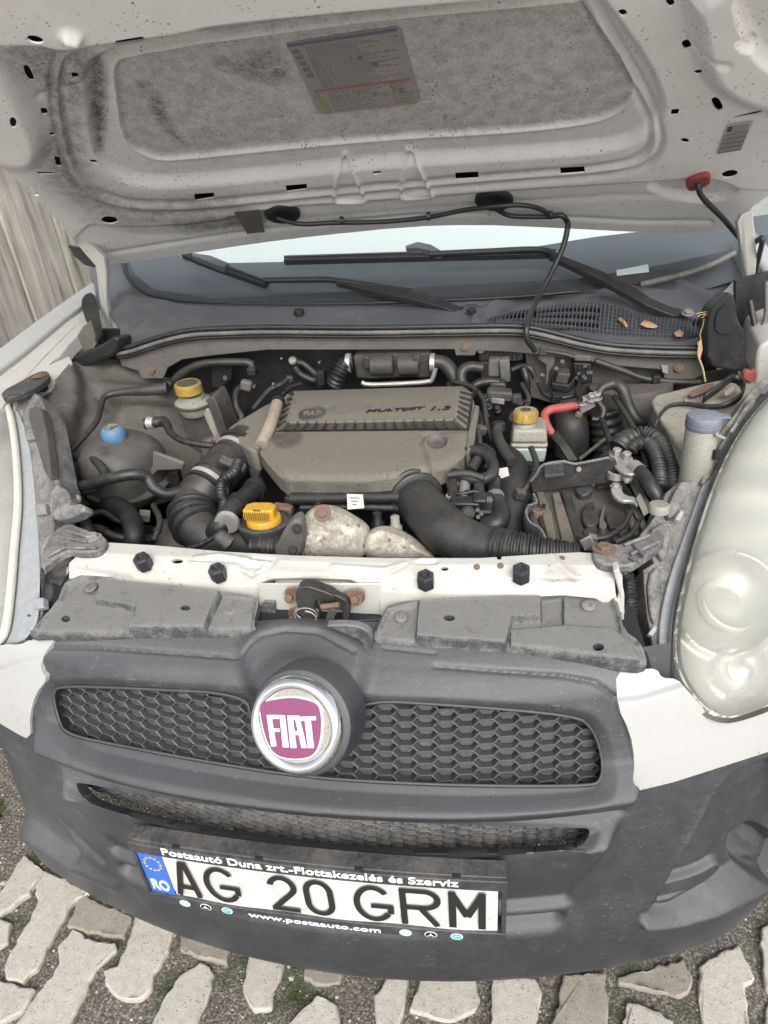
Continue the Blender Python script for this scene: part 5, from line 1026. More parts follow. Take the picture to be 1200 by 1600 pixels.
for pts in ([(470, 770, .0), (475, 800, .02), (455, 815, .02), (430, 800, .02)], [(500, 775, 0), (497, 788, -.02), (485, 800, -.02)], [(600, 790, 0), (630, 800, 0), (650, 830, .02), (665, 850, .02)]): tube('wiring', ctrl(*pts), .005, 'rubber', eng)
tube('conduit', ctrl((640, 800, .02), (655, 820, .02), (680, 845, .02), (700, 850, .02)), .008, 'rubber', eng, 8, corr=(.006, .0012))
box('connector', B(442, 797), (.036, .02, .02), 'rust', eng, rot(0, .1, 0)); box('connector', B(455, 785), (.018, .02, .03), 'bay_black', eng)
# ---- engine cover
p0, p1 = at(570, 755, y=.485), at(590, 608, y=.83); cv = p1-p0; cv -= np.array([1., 0, 0])*cv[0]; cv /= np.linalg.norm(cv); cu = np.array([1., 0, 0]); cnn = np.cross(cu, cv); EP = (p0, cnn)
ES = Surf(lambda U, V: p0+U[:, None]*cu+V[:, None]*cv, np.linspace(-.27, .27, 260), np.linspace(-.06, .42, 220), 1)
if ES.N[0][2] < 0: ES.N *= -1
cnn = ES.N[0].copy()
COV = chaikin([(402, 694), (412, 660), (440, 625), (452, 612), (722, 604), (746, 632), (738, 690), (728, 712), (711, 727), (672, 741), (629, 752), (570, 757), (454, 755), (438, 748), (418, 724), (404, 706)], 1)
fe_ = [('line', [(731, 675), (680, 677), (662, 684), (658, 695), (666, 715), (672, 740)], -.004, 2.6), ('area', ellipse(683, 691, 14, 11), -.012, 3), ('line', [(412, 695), (425, 722), (442, 744), (456, 750), (570, 752), (628, 746), (670, 736)], -.004, 3), ('in', COV, .0045, 12), ('area', ellipse(406, 697, 9, 7), -.008, 3),
       ('line', [(410, 727), (520, 731), (660, 727)], .002, 20)]
dC = [(chaikin([(422, 680), (470, 675), (474, 690), (462, 702), (440, 705), (425, 695)], 1), .75, 5), (ellipse(683, 691, 12, 9), .6, 4)]
cover = ES.part('engine_cover', 'cover', van, [COV], (), fe_, dC, rim=.03)
# raised air-filter lid with ribbed flanks
def ept(x, y, h): return on(x, y, (p0+cnn*h, cnn))
lo = [ept(*q, .003) for q in ((433, 673), (730, 670), (738, 614), (722, 603), (456, 611), (442, 645))]; hi = [ept(*q, .030) for q in ((448, 661), (713, 656), (719, 610), (715, 604), (463, 611), (452, 640))]
V = lo+hi; F = [(i, (i+1) % 6, 6+(i+1) % 6, 6+i) for i in range(6)]+[tuple(range(6, 12))]
lid = mesh('air_filter_lid', V, F, 'cover', cover, bevel=.003); fixn(lid.data)
b = MB()
def fin(a, c, w_=.0022):      # rib from the lid's rim (a) to its top edge (c)
    a, c = np.array(a), np.array(c); d = c-a; s_ = np.cross(d, cnn); s_ *= w_/2/np.linalg.norm(s_); out = np.cross(s_, d); out /= np.linalg.norm(out); out *= .004 if out[2] > 0 or out[1] < 0 else -.004
    b.add(*g_slab([a-s_, c-s_, c+s_, a+s_], out)); b.add(*g_slab([a-s_, c-s_, c+s_, a+s_], -out))
for i in range(18): t = (i+.3)/17.6; fin(lo[0]*(1-t)+lo[1]*t, hi[0]*(1-t)+hi[1]*t)
for i in range(6): t = (i+.5)/6; fin(lo[1]*(1-t)+lo[2]*t, hi[1]*(1-t)+hi[2]*t); fin(lo[0]*(1-t)+lo[4]*t, hi[0]*(1-t)+hi[4]*t, .006)
o = b.build('lid_ribs', 'cover_edge', lid, smooth=False); fixn(o.data)
edge_ = mesh('lid_shadow_gap', *g_slab([ept(*q, .0048) for q in ((430, 675), (733, 672), (741, 612), (738, 612), (729, 669.5), (434, 672.5))], cnn*.0004), 'bay_black', cover, smooth=False)
lc = ept(488, 646, .0302); q1 = (lc, cnn)
def ell3(rx, ry, n=32): return [lc+cu*rx*math.cos(t)+cv*ry*math.sin(t) for t in np.linspace(0, 2*math.pi, n, endpoint=False)]
V, F = [], []
for s_, h in ((1.12, 0), (1.06, .002), (.96, .002), (.92, .0004)): V += [p+cnn*h for p in ell3(.0245*s_, .0255*s_)]
for j in range(3): F += [(j*32+i, j*32+(i+1) % 32, j*32+32+(i+1) % 32, j*32+32+i) for i in range(32)]
F.append(tuple(range(96, 128))); em = mesh('lid_emblem', V, F, 'cover_edge', cover)
text('emblem_letters', 'FIAT', .016, 'cover', cover, lc-cu*.0165-cv*.0075+cnn*.0012, cu, cv, bold=.0007, width=.033, height=.015, depth=.001)
tx0 = ept(572, 645, .0301); tdir = ept(664, 640, .0301)-tx0; w_t = np.linalg.norm(tdir)
text('lid_lettering', 'MULTIJET', .016, 'bay_black', cover, tx0, tdir, cv, bold=.0001, width=w_t, height=.0125, shear=.2, depth=.0022)  # dark colour paints the shadow edges of the raised letters
tx1 = ept(673, 642, .0301); td1 = ept(704, 640.5, .0301)-tx1
text('lid_lettering', '1.3', .016, 'bay_black', cover, tx1, td1, cv, bold=.0001, width=np.linalg.norm(td1), height=.0135, shear=.2, depth=.0022)
mesh('wiped_patch', *g_slab([ept(x, y, .0302) for x, y in chaikin([(508, 634), (560, 632), (588, 634), (570, 639), (545, 646), (515, 647)], 1)], cnn*.0003), dusty('wiped_plastic', (.11, .106, .10), (.2, .18, .15), .3, .55, 40, 0, .05, up=0), cover, smooth=False)
# side wall of the cover on the right, and clip hardware below it
o = mesh('cover_flange', *g_slab([ept(x, y, .006) for x, y in ((731, 676), (742, 632), (749, 634), (740, 692), (729, 712))], -cnn*.03), 'cover', cover, bevel=.002); fixn(o.data)
for i in range(5): box('clip', ept(743-1.2*i, 655+8*i, -.018), (.012, .012, .010), 'bay_black' if i % 2 else 'seal', cover, bevel=.001)
tube('dipstick_tube', [ept(434, 628, .018), ept(424, 660, .016), ept(408, 696, .004)], .0125, dusty('bronze_pipe', (.16, .12, .085), (.30, .255, .20), .6, .6, 20), cover, 14)
lathe('dipstick_collar', ept(434, 630, .018), ept(436, 624, .018)-ept(424, 660, .016), [(.0145, -.004), (.0145, .008), (.011, .010)], 'bay_black', cover, 16)
# snorkel from the lid to the intake hose
sn = [(424, 626), (440, 628), (432, 655), (408, 690), (398, 708), (372, 690), (352, 674), (358, 666), (380, 652)]
o = mesh('intake_snorkel', *g_slab([on(x, y, (p0+cnn*.008, cnn)) for x, y in chaikin(sn, 1)], -cnn*.05), 'cover', van, bevel=.010, seg=3); fixn(o.data)
def along(name, pts, t, r, w_, mat, parent, n=28, rib=False):
    """a band, clamp or rib round a hose, a fraction t along it"""
    P = spline(pts, .004); L = np.concatenate([[0], np.cumsum(np.linalg.norm(np.diff(P, axis=0), axis=1))]); i = min(int(np.searchsorted(L, t*L[-1])), len(P)-2); d = P[min(i+1, len(P)-1)]-P[i-1]; d /= np.linalg.norm(d)
    pr = [(r*.92, -w_/2), (r, -w_*.22), (r, w_*.22), (r*.92, w_/2)] if rib else [(r*.97, -w_/2), (r, -w_/2), (r, w_/2), (r*.97, w_/2)]
    return lathe(name, P[i], d, pr, mat, parent, n)
# ---- left intake hose
ih = tube('intake_hose', ctrl((386, 690, .02), (362, 716, .01), (330, 752, 0), (306, 782, .01), (303, 812, .01), (325, 838, .02), (370, 850, .03), (440, 854, .03)), [.040, .041, .040, .040, .039, .034, .028, .024], 'hose', van, 24)
def collar(name, a, c, r, w_, mat, parent, n=28):
    a, c = B(*a), B(*c); d = (c-a)/np.linalg.norm(c-a); o = lathe(name, a, d, [(r*.97, -w_/2), (r, -w_/2), (r, w_/2), (r*.97, w_/2)], mat, parent, n); return o
collar('hose_clamp', (366, 711, .012), (386, 690, .02), .0425, .010, 'alu', ih); collar('hose_lip', (374, 702, .015), (386, 690, .02), .0440, .012, 'rubber', ih); collar('hose_lip', (358, 720, .01), (380, 697, .02), .0425, .005, 'rubber', ih)
collar('hose_clamp', (326, 757, 0), (340, 741, 0), .0415, .009, 'alu', ih); collar('hose_lip', (321, 763, 0), (335, 747, 0), .0430, .006, 'rubber', ih)
collar('hose_lip', (334, 748, 0), (345, 735, 0), .0420, .004, 'rubber', ih)
IHP = ctrl((386, 690, .02), (362, 716, .01), (330, 752, 0), (306, 782, .01), (303, 812, .01), (325, 838, .02), (370, 850, .03), (440, 854, .03))
for k in range(3): along('hose_rib', IHP, .50+.04*k, .0465, .011, 'rubber', ih, rib=True)
bolt(B(340, 686, -.02), (0, -.4, 1), .007, ih, 'rust')
box('flow_sensor', B(362, 727, -.045), (.05, .018, .028), 'plastic_black', ih, rot(.7, .55, .2), bevel=.004); box('sensor_latch', B(369, 722, -.06), (.013, .006, .007), 'yellow_clean', ih, rot(.7, .55, 0), bevel=.001)
tube('sensor_wire', ctrl((372, 722, -.06), (365, 738, -.06), (348, 750, -.05), (345, 770, -.04), (350, 785, -.03), (348, 805, -.03)), .009, 'rubber', ih, 10, corr=(.006, .0010))
# breather elbow with silver clamp
be = tube('breather_elbow', ctrl((330, 842, .02), (345, 822, -.02), (362, 798, -.03), (380, 780, -.02), (402, 762, 0)), [.019, .019, .018, .017, .018], 'rubber', van, 16)
collar('hose_clamp', (355, 816, -.035), (365, 796, -.03), .0205, .010, 'alu', be); collar('hose_lip', (372, 787, -.028), (384, 775, -.02), .0205, .010, 'rubber', be); collar('hose_lip', (398, 765, -.005), (404, 758, 0), .022, .014, 'rubber', be)
tube('coolant_pipe', ctrl((395, 690, .03), (392, 715, .03), (400, 745, .03), (412, 770, .04)), .010, 'hose', van); tube('coolant_pipe', ctrl((410, 720, .02), (402, 740, .02), (398, 760, .02)), .006, 'hose', van)
sw = tube('sensor_cable', ctrl((285, 860, -.03), (310, 852, -.03), (330, 842, -.04), (340, 836, -.045)), .0045, 'rubber', van, 8, corr=(.004, .0007))
lathe('sensor_plug', B(343, 838, -.05), (.6, -.1, -.5), [(.008, -.006), (.0125, 0), (.0125, .014), (.014, .016), (.014, .022), (.006, .024)], 'plastic_black', sw, 16)
# oil filler
of = group_part('oil_filler'); fc_ = B(413, 814, -.02); lathe('filler_neck', fc_, UP, [(.040, -.03), (.046, -.004), (.046, .0), (.041, .003), (.040, -.002), (.03, -.003)], 'plastic_black', of, 32)
lathe('filler_cap', fc_, UP, [(.030, -.002), (.030, .006), (.028, .009)], 'yellow_clean', of, 32)
hc = B(408, 806, -.03); o = mesh('cap_grip', *g_slab([hc+np.array([sx*.027, sy*.010+(.004 if abs(sx) < .9 else 0), .006+.012]) for sx, sy in ((-1, -1.2), (-.5, -1.7), (.5, -1.7), (1, -1.2), (1, .9), (.6, 1.3), (-.6, 1.3), (-1, .9))], (0, 0, -.02)), 'yellow_clean', of, bevel=.003); fixn(o.data)
b = MB(); [b.add(*g_box(hc+np.array([-.021+.0038*i, -.0205, .011]), (.0016, .004, .012))) for i in range(12)]; b.build('grip_ribs', 'yellow', of, smooth=False)
text('cap_mark', 'OIL', .006, 'bay_black', of, hc+np.array([-.007, -.0145, .0183]), (1, 0, 0), (0, 1, .05), width=.014)
# ---- turbo heat shields
tf = group_part('turbocharger')
upr('flange', [(426, 868), (434, 846), (448, 822), (460, 812), (470, 814), (474, 840), (472, 872), (440, 872)], YB(845)-.05, .03, 'bay_grey', tf, .008, it=1)
tube('compressor_outlet', ctrl((395, 854, 0), (415, 854, 0), (440, 856, 0)), .020, 'rubber', tf, 18, corr=(.008, .0016))
for (x, y) in ((464, 826), (457, 860)): bolt(B(x, y, -.085), (.5, -.8, .3), .006, tf, 'bay_black')
def bulge(name, outline, depth, mat, parent, yv, feats=(), n=70, top=.6):
    """pressed sheet swelling towards the viewer"""
    o3 = np.array([at(x, y, y=yv) for x, y in outline]); c = o3.mean(0); pl = (c, np.array([0, -.72, .69])); P = np.array([on(x, y, pl) for x, y in outline]); lo_, hi_ = np.array(outline, float).min(0), np.array(outline, float).max(0)
    gx = at((lo_[0]+hi_[0])/2, (lo_[1]+hi_[1])/2, y=yv); u_ = np.array([1., 0, 0]); v_ = np.cross(pl[1], u_); v_ /= np.linalg.norm(v_); c0 = on((lo_[0]+hi_[0])/2, (lo_[1]+hi_[1])/2, pl); s_ = mpp(c0)
    w_, h_ = (hi_-lo_)*s_*.62
    S = Surf(lambda U, V: c0+U[:, None]*u_+V[:, None]*v_, np.linspace(-w_*1.25, w_*1.25, n), np.linspace(-h_*1.6, h_*1.6, n), 1)
    if S.N[0] @ pl[1] < 0: S.N *= -1
    size = (hi_-lo_).min()/2
    g_ = -np.minimum(sdf(S.px, np.array(outline)), 0)/size; F_ = [('bul', None, depth, g_)]
    S0 = S.part
    fs = list(feats)
    S.P = S.P+S.N*(depth*np.clip(1-(1-np.clip(g_*1.5, 0, 1))**2, 0, 1)**.7+.0022*np.sin(S.px[:, 0]*.19+2*np.sin(S.px[:, 1]*.11))*np.sin(S.px[:, 1]*.16+S.px[:, 0]*.05)*np.clip(g_*3, 0, 1))[:, None]; S.px = proj(S.P)
    return S.part(name, mat, parent, [outline], (), fs, (), rim=.006)
TS1 = chaikin([(460, 874), (463, 842), (472, 812), (485, 794), (504, 787), (532, 792), (556, 806), (574, 818), (578, 828), (570, 850), (568, 874), (500, 874)], 2)
bulge('heat_shield', TS1, .034, 'shield', tf, .41, [('line', [(468, 830), (500, 832), (560, 845)], .003, 5), ('line', [(560, 812), (566, 840), (562, 870)], -.003, 5), ('line', [(520, 800), (545, 850), (545, 870)], .002, 7)])
TS2 = chaikin([(567, 878), (569, 842), (580, 825), (602, 820), (630, 828), (658, 848), (680, 868), (684, 880)], 2)
bulge('exhaust_shield', TS2, .028, 'shield', tf, .405, [('line', [(575, 836), (600, 830), (630, 840), (660, 866)], .0025, 3)])
for (x, y) in ((504, 802), (485, 856)): bolt(at(x, y, y=.375), (0, -.75, .65), .0082, tf, 'rust', h=.25, washer=1.7)
# ---- right-hand air duct
DUP = [B(620, 742, .03), B(640, 764, .01), B(664, 796, -.01), at(700, 832, y=.40), at(738, 850, y=.375), at(780, 857, y=.36), at(800, 859, y=.355)]
du = tube('air_duct', DUP, [.036, .039, .040, .040, .036, .031, .029], 'hose', van, 28)
for k in range(4): along('hose_rib', DUP, .16+.045*k, .0485, .011, 'rubber', du, rib=True)
BLP = [at(768, 855, y=.362), at(800, 859, y=.352), at(850, 864, y=.345), at(903, 869, y=.345)]
for k in range(20): along('bellows_ring', BLP, .02+.05*k, .0325-.0135*k/20, .0050, 'rubber', du, 22, rib=True)
tube('bellows_core', BLP, [.028, .026, .022, .017], 'rubber', du, 18)
# ---- fuel and coolant hoses around the filter housing
fb = group_part('fuel_filter'); box('filter_block', B(734, 800, .01), (.075, .05, .055), 'bay_black', fb, rot(.25, .05, 0), bevel=.004); box('filter_face', B(727, 792, -.02), (.048, .02, .034), 'rubber', fb, rot(.3, 0, 0), bevel=.003); box('filter_face', B(750, 790, -.02), (.022, .022, .045), 'rubber', fb, rot(.3, 0, 0), bevel=.003)
lathe('filter_port', B(731, 802, -.035), (0, -.8, .6), [(.0115, 0), (.0115, .006), (.007, .008), (.007, .012), (.003, .012)], 'bay_black', fb, 16)
for (x, y) in ((746, 797), (752, 803), (747, 808)): lathe('port_hole', B(x, y, -.035), (0, -.8, .6), [(.0035, 0), (.0035, .003), (.002, .0032)], 'rubber', fb, 10)
for (x0, y0, x1, y1, m_) in ((708, 745, 707, 780, 'hose'), (727, 748, 724, 785, 'seal'), (748, 755, 749, 785, 'hose'), (735, 735, 748, 715, 'hose')): tube('stub_pipe', ctrl((x0, y0, -.02), ((x0+x1)/2, (y0+y1)/2, -.02), (x1, y1, -.02)), .0095, m_, fb, 12)
lathe('pipe_band', B(708, 757, -.02), (0, .1, 1), [(.0105, -.004), (.0105, .004)], 'rust', fb, 14); lathe('pipe_band', B(706, 778, -.02), (0, .1, 1), [(.0105, -.005), (.0105, .005)], 'alu', fb, 14)
tube('hose_loop', ctrl((715, 715, -.01), (735, 705, -.03), (757, 708, -.035), (770, 725, -.03), (768, 742, -.03), (750, 749, -.03), (725, 745, -.03), (700, 738, -.02)), .0105, 'rubber', fb, 12)
tube('hose_loop', ctrl((738, 698, .01), (755, 700, -.02), (768, 712, -.03), (762, 735, -.02)), .009, 'rubber', fb, 12)
tube('fuel_pipe', ctrl((700, 742, -.04), (730, 740, -.045), (757, 748, -.04)), .006, 'hose', fb, 10)
ch = tube('coolant_hose', ctrl((772, 748, .0), (774, 775, 0), (782, 800, 0), (776, 818, 0), (758, 824, .01)), [.012, .012, .017, .018, .018], 'rubber', van, 14); collar('hose_clamp', (774, 777, 0), (774, 768, 0), .0155, .010, 'seal', ch)
bigt = tube('rear_duct', ctrl((775, 710, .08), (795, 730, .07), (802, 765, .07), (795, 830, .10), (790, 880, .12)), [.03, .035, .036, .035, .035], 'bay_black', van, 20)
upr('sticker', [(766, 735), (793, 730), (796, 745), (768, 750)], YB(740)+.02, .001, 'label', bigt, 0)
tube('heater_hose', ctrl((778, 668, 0), (777, 680, 0), (786, 703, 0), (800, 722, 0)), .0105, 'hose', van, 12); lathe('hose_end', B(779, 666), (0, .1, 1), [(.013, -.008), (.013, .006), (.01, .009)], 'bay_black', van, 12)
# ---- heat exchanger at the back
ht = group_part('heat_exchanger'); hy = .955
upr('cooler_housing', [(551, 556), (560, 553), (672, 550), (674, 590), (665, 592), (640, 590), (580, 594), (556, 592)], hy, .05, 'cover_edge', ht, .006)
for (a, c) in ((578, 617), (621, 657)): 
    q_ = [at(a, 571, y=hy-.006), at(c, 569.5, y=hy-.006)]; d_ = q_[1]-q_[0]; lathe('cooler_drum', q_[0], d_, [(.008, 0), (.0225, .004), (.0225, np.linalg.norm(d_)-.004), (.008, np.linalg.norm(d_))], 'tank', ht, 20)
for px_ in ([(566, 558), (577, 557), (578, 576), (568, 577)], [(645, 555), (656, 555), (656, 572), (646, 572)]): upr('latch_clip', px_, hy-.024, .012, 'cover_edge', ht, .003)
tube('cooler_strip', [at(565, 597, y=hy-.03), at(580, 601, y=hy-.03), at(664, 597, y=hy-.03), at(676, 590, y=hy-.03), at(680, 576, y=hy-.03)], .0055, 'alu', ht, 10)
for x in (545, 676): 
    V_, F_ = g_lathe(at(x, 567, y=hy), (1, 0, -.02), [(.020, -.006), (.022, -.005), (.022, .005), (.020, .006)], 20); mesh('end_band', V_, F_, 'alu', ht)
tube('bellows', [at(543, 568, y=hy), at(535, 574, y=hy-.01), at(527, 590, y=hy-.02), at(522, 602, y=hy-.02)], .0185, 'rubber', ht, 16, corr=(.008, .002))
tube('cooler_elbow', [at(678, 565, y=hy), at(694, 568, y=hy), at(706, 582, y=hy-.01), at(714, 600, y=hy-.02)], .0165, 'hose', ht, 16)
for pts in ([(462, 565), (474, 568), (488, 580), (497, 588), (500, 605)], [(460, 572), (470, 585), (490, 594), (498, 590)]): tube('vacuum_pipe', [at(x, y, y=.985) for x, y in pts], .008, 'hose', van, 10)
lathe('pipe_union', at(459, 563, y=.98), (-.1, -.9, .2), [(.010, 0), (.010, .01), (.006, .014)], 'steel', van, 12)
box('union_block', at(502, 590, y=.97), (.02, .02, .035), 'bay_black', van, bevel=.003)
for (x, y) in ((441, 559), (428, 599), (500, 565)): lathe('stud', at(x, y, y=1.02), (0, -1, .1), [(.003, 0), (.003, .01), (.001, .011)], 'steel', van, 8)
# ---- pipes on the left of the bulkhead
lp = tube('brake_pipe', [at(236, 605, y=.93), at(262, 603, y=.93), at(285, 583, y=.93), at(320, 568, y=.93), at(385, 566, y=.94), at(393, 572, y=.94), at(394, 583, y=.94)], [.012, .010, .010, .009, .009, .009, .010], 'hose', van, 12)
box('pipe_joint', at(394, 580, y=.935), (.022, .02, .02), 'bay_black', lp, bevel=.004); lathe('pipe_grommet', at(262, 600, y=.92), (-.7, -.5, .2), [(.016, -.006), (.016, .006), (.012, .009)], 'rubber', lp, 16)
l2 = tube('pipe', [at(400, 605, y=.90), at(385, 603, y=.90), at(370, 612, y=.90), at(369, 635, y=.89), at(378, 655, y=.87), at(358, 668, y=.87)], .008, 'hose', van, 10); box('pipe_joint', at(385, 602, y=.89), (.026, .02, .024), 'bay_grey', l2, rot(0, .3, 0), bevel=.005)
upr('bracket', [(330, 566), (362, 570), (362, 592), (345, 608), (330, 606)], .96, .01, 'bay_black', van); lathe('bracket_hole', at(352, 590, y=.958), (0, -1, 0), [(.006, 0), (.006, .002)], 'bay_grey', van, 12)
# washer and servo reservoirs on the left
sr = group_part('steering_reservoir'); ry_ = .80
V = []; F = []
lv = [([(272, 620), (300, 628), (325, 622), (330, 612), (325, 606), (300, 604), (278, 608)], 0)]
upr('reservoir_body', [(276, 632), (300, 636), (322, 628), (330, 618), (338, 626), (360, 690), (352, 706), (320, 720), (300, 712), (290, 672), (280, 650)], ry_, .07, 'tank', sr, .014, it=1)
upr('reservoir_rib', [(300, 640), (318, 634), (326, 640), (344, 690), (336, 692), (318, 650), (300, 652)], ry_-.006, .02, 'milky', sr, .004)
o = lathe('reservoir_shoulder', at(301, 622, y=ry_+.01), (.05, -.05, 1), [(.030, -.035), (.040, -.012), (.040, -.006), (.027, 0), (.027, .010)], 'milky', sr, 28)
lathe('reservoir_seam', at(301, 622, y=ry_+.01), (.05, -.05, 1), [(.041, -.014), (.043, -.012), (.043, -.009), (.041, -.007)], 'tank', sr, 28)
lathe('reservoir_cap', at(294, 604, y=ry_), (.04, -.05, 1), [(.026, -.014), (.0285, -.012), (.0285, .006), (.026, .009), (.023, .0095), (.022, .008)], 'yellow', sr, 40, 20, .03, (-.012, .006))
lathe('cap_disc', at(294, 604, y=ry_), (.04, -.05, 1), [(.0215, .008), (.0215, .0092)], 'cover_edge', sr, 28)
upr('pump_body', [(312, 690), (330, 686), (334, 715), (314, 718)], ry_-.02, .03, 'bay_grey', sr, .006)
# coolant expansion tank
ct = group_part('coolant_tank'); tc_ = at(195, 735, y=.60)
V, F = [], []
nu, nv = 40, 24
for j in range(nv+1):
    f_ = -math.pi/2+math.pi*j/nv
    for i in range(nu):
        t = 2*math.pi*i/nu; se = lambda v, e: math.copysign(abs(v)**e, v); V.append(tc_+np.array([.075*se(math.cos(f_), .6)*se(math.cos(t), .7), .080*se(math.cos(f_), .6)*se(math.sin(t), .7), .072*se(math.sin(f_), .75)])@rot(0, .12, -.35).T)
for j in range(nv):
    for i in range(nu): F.append((j*nu+i, j*nu+(i+1) % nu, (j+1)*nu+(i+1) % nu, (j+1)*nu+i))
o = mesh('tank_body', V, F, 'tank', ct, smooth='all'); o.data.validate()
lathe('tank_seam', tc_+np.array([0, 0, -.018]), (.1, -.12, 1), [(.080, -.003), (.086, -.002), (.086, .002), (.080, .003)], 'tank', ct, 40, sx=1.0, sy=1.05)
lathe('tank_neck', at(180, 690, y=.60), (.02, -.04, 1), [(.026, -.02), (.022, .0), (.021, .02)], 'tank', ct, 24)
lathe('tank_cap', at(179, 683, y=.60), (.04, -.08, 1), [(.0225, -.004), (.0235, -.002), (.0225, .014), (.018, .021), (.014, .0225), (.013, .021)], 'blue', ct, 40, 16, .03, (-.004, .014))
lathe('cap_symbol', at(178.5, 679, y=.60), (.04, -.08, 1), [(.0115, .0185), (.0115, .0195)], 'yellow', ct, 3); 
mesh('tank_label', *g_slab([at(x, y, y=.535) for x, y in ((150, 706), (158, 697), (171, 698), (163, 708))], (0, .001, 0)), 'tank', ct, smooth=False)
upr('tank_bracket', [(238, 706), (288, 724), (284, 734), (246, 736), (232, 752), (226, 745), (238, 728)], .575, .010, 'bay_grey', ct, .003); upr('bracket_leg', [(262, 738), (276, 738), (282, 762), (258, 764)], .60, .02, 'bay_black', ct, .003)
th = tube('bleed_hose', ctrl((226, 662, -.03), (240, 660, -.03), (256, 659, -.03), (263, 668, -.03), (268, 678, -.03), (290, 690, -.03), (335, 697, -.02)), [.0115, .0115, .011, .0085, .0065, .0065, .0065], 'rubber', van, 12); lathe('hose_clamp', B(236, 661, -.03), (-1, 0, 0.05), [(.0125, -.007), (.0125, .007)], 'alu', th, 16)
tube('tank_hose', ctrl((90, 724, -.03), (110, 716, -.04), (138, 713, -.05), (157, 728, -.06), (164, 745, -.06), (150, 762, -.05), (112, 772, -.03)), .0085, 'rubber', van, 12)
tube('tank_hose', ctrl((108, 766, -.03), (140, 757, -.06), (175, 747, -.09), (210, 741, -.09), (230, 746, -.07), (240, 762, -.05), (262, 772, -.03), (290, 764, -.02)), .0105, 'rubber', van, 12)
tube('loom', ctrl((262, 606, .0), (230, 610, 0), (190, 613, 0), (164, 620, 0), (157, 640, 0), (150, 660, -.02), (120, 695, -.03), (98, 720, -.03)), [.013, .012, .008, .007, .006, .006, .006, .006], 'hose', van, 10)
for (x, y, w_, h_) in ((200, 810, .10, .12), (270, 800, .09, .12)): box('gearbox_mount' if x < 250 else 'engine_mount', at(x, y+30, y=.52)-np.array([0, 0, .05]), (w_, .10, h_), 'bay_black' if x < 250 else 'bay_grey', eng, rot(0, .1, .2), bevel=.025, seg=4)
tube('lower_hose', ctrl((150, 780, .06), (185, 792, .02), (205, 812, 0), (210, 840, 0), (205, 880, .05)), .018, 'bay_black', eng, 14)
# ---- brake fluid reservoir
br = group_part('brake_reservoir'); by_ = .73
bc = at(826, 690, y=by_)
for nm, z0, z1, s0, s1, mat_ in (('reservoir_top', .012, .040, 1, .93, 'milky'), ('reservoir_belt', .002, .011, 1.03, 1.03, 'milky'), ('reservoir_bowl', -.032, .001, .90, 1., dusty('fluid_filled', (.33, .40, .38), (.3, .29, .25), .25, .4, 20, .2, .03)), ('reservoir_foot', -.075, -.033, .62, .72, 'hose')):
    w_, d_ = .034, .034; V = []
    for z_, s_ in ((z0, s0), (z1, s1)): V += [bc+np.array([sx*w_*s_, sy*d_*s_, z_]) for sx, sy in ((-1, -1), (1, -1), (1, 1), (-1, 1))]
    mesh(nm, V, [(3, 2, 1, 0), (4, 5, 6, 7), (0, 1, 5, 4), (1, 2, 6, 5), (2, 3, 7, 6), (3, 0, 4, 7)], mat_, br, bevel=.006, seg=3)
lathe('reservoir_neck', bc+np.array([-.008, -.004, .038]), UP, [(.022, 0), (.018, .006), (.018, .012)], 'milky', br, 24)
lathe('reservoir_cap', bc+np.array([-.008, -.004, .046]), UP, [(.0215, 0), (.0235, .002), (.0235, .019), (.0215, .022), (.02, .0225), (.019, .021)], 'yellow', br, 40, 12, .045, (.0, .02))
lathe('cap_disc', bc+np.array([-.008, -.004, .046]), UP, [(.0205, .0215), (.0205, .0232)], dusty('dusty_yellow', (.42, .29, .06), (.26, .22, .15), .6, .6, 40), br, 28); o = lathe('cap_symbol', bc+np.array([-.008, -.004, .0694]), UP, [(.010, 0), (.010, .0012), (.008, .0012), (.008, .0002), (.004, .0002), (.004, .0012)], 'cover_edge', br, 24)
# ---- relays, valves and boxes along the bulkhead on the right
vp = group_part('control_module'); upr('module_plate', [(748, 546), (816, 541), (817, 562), (808, 564), (748, 565)], .97, .014, 'cover_edge', vp, .002); bolt(at(751, 546, y=.967), (0, -1, .2), .006, vp); bolt(at(809, 542, y=.967), (0, -1, .2), .006, vp)
for i in range(9): box('cooling_fin', at(754+7*i, 557, y=.967), (.004, .006, .018), 'cover_edge', vp, bevel=.0005)
sv_ = group_part('solenoid_valve'); upr('valve_body', [(763, 562), (782, 561), (782, 590), (762, 590)], .935, .03, 'bay_grey', sv_, .004); upr('valve_plug', [(780, 564), (796, 562), (798, 597), (782, 598)], .925, .03, 'seal', sv_, .003); upr('valve_plug', [(750, 566), (764, 566), (764, 592), (750, 592)], .94, .02, 'bay_black', sv_, .003)
tube('valve_hose', [at(755, 575, y=.93), at(735, 573, y=.93), at(722, 580, y=.92), at(722, 598, y=.91), at(735, 610, y=.90)], .012, 'hose', sv_, 12); tube('valve_hose', [at(735, 620, y=.89), at(742, 602, y=.89), at(762, 596, y=.90), at(780, 598, y=.9)], .010, 'rubber', sv_, 12)
upr('valve_block', [(760, 612), (800, 614), (802, 628), (762, 630)], .86, .03, 'cover_edge', sv_, .004); upr('valve_label', [(768, 622), (788, 624), (788, 632), (768, 630)], .855, .003, 'steel', sv_, .0005); upr('valve_lid', [(765, 598), (790, 599), (792, 613), (764, 612)], .885, .03, 'hose', sv_, .004)
upr('valve_arm', [(800, 620), (815, 618), (816, 630), (824, 628), (824, 634), (812, 636), (800, 630)], .855, .02, 'tank', sv_, .003)
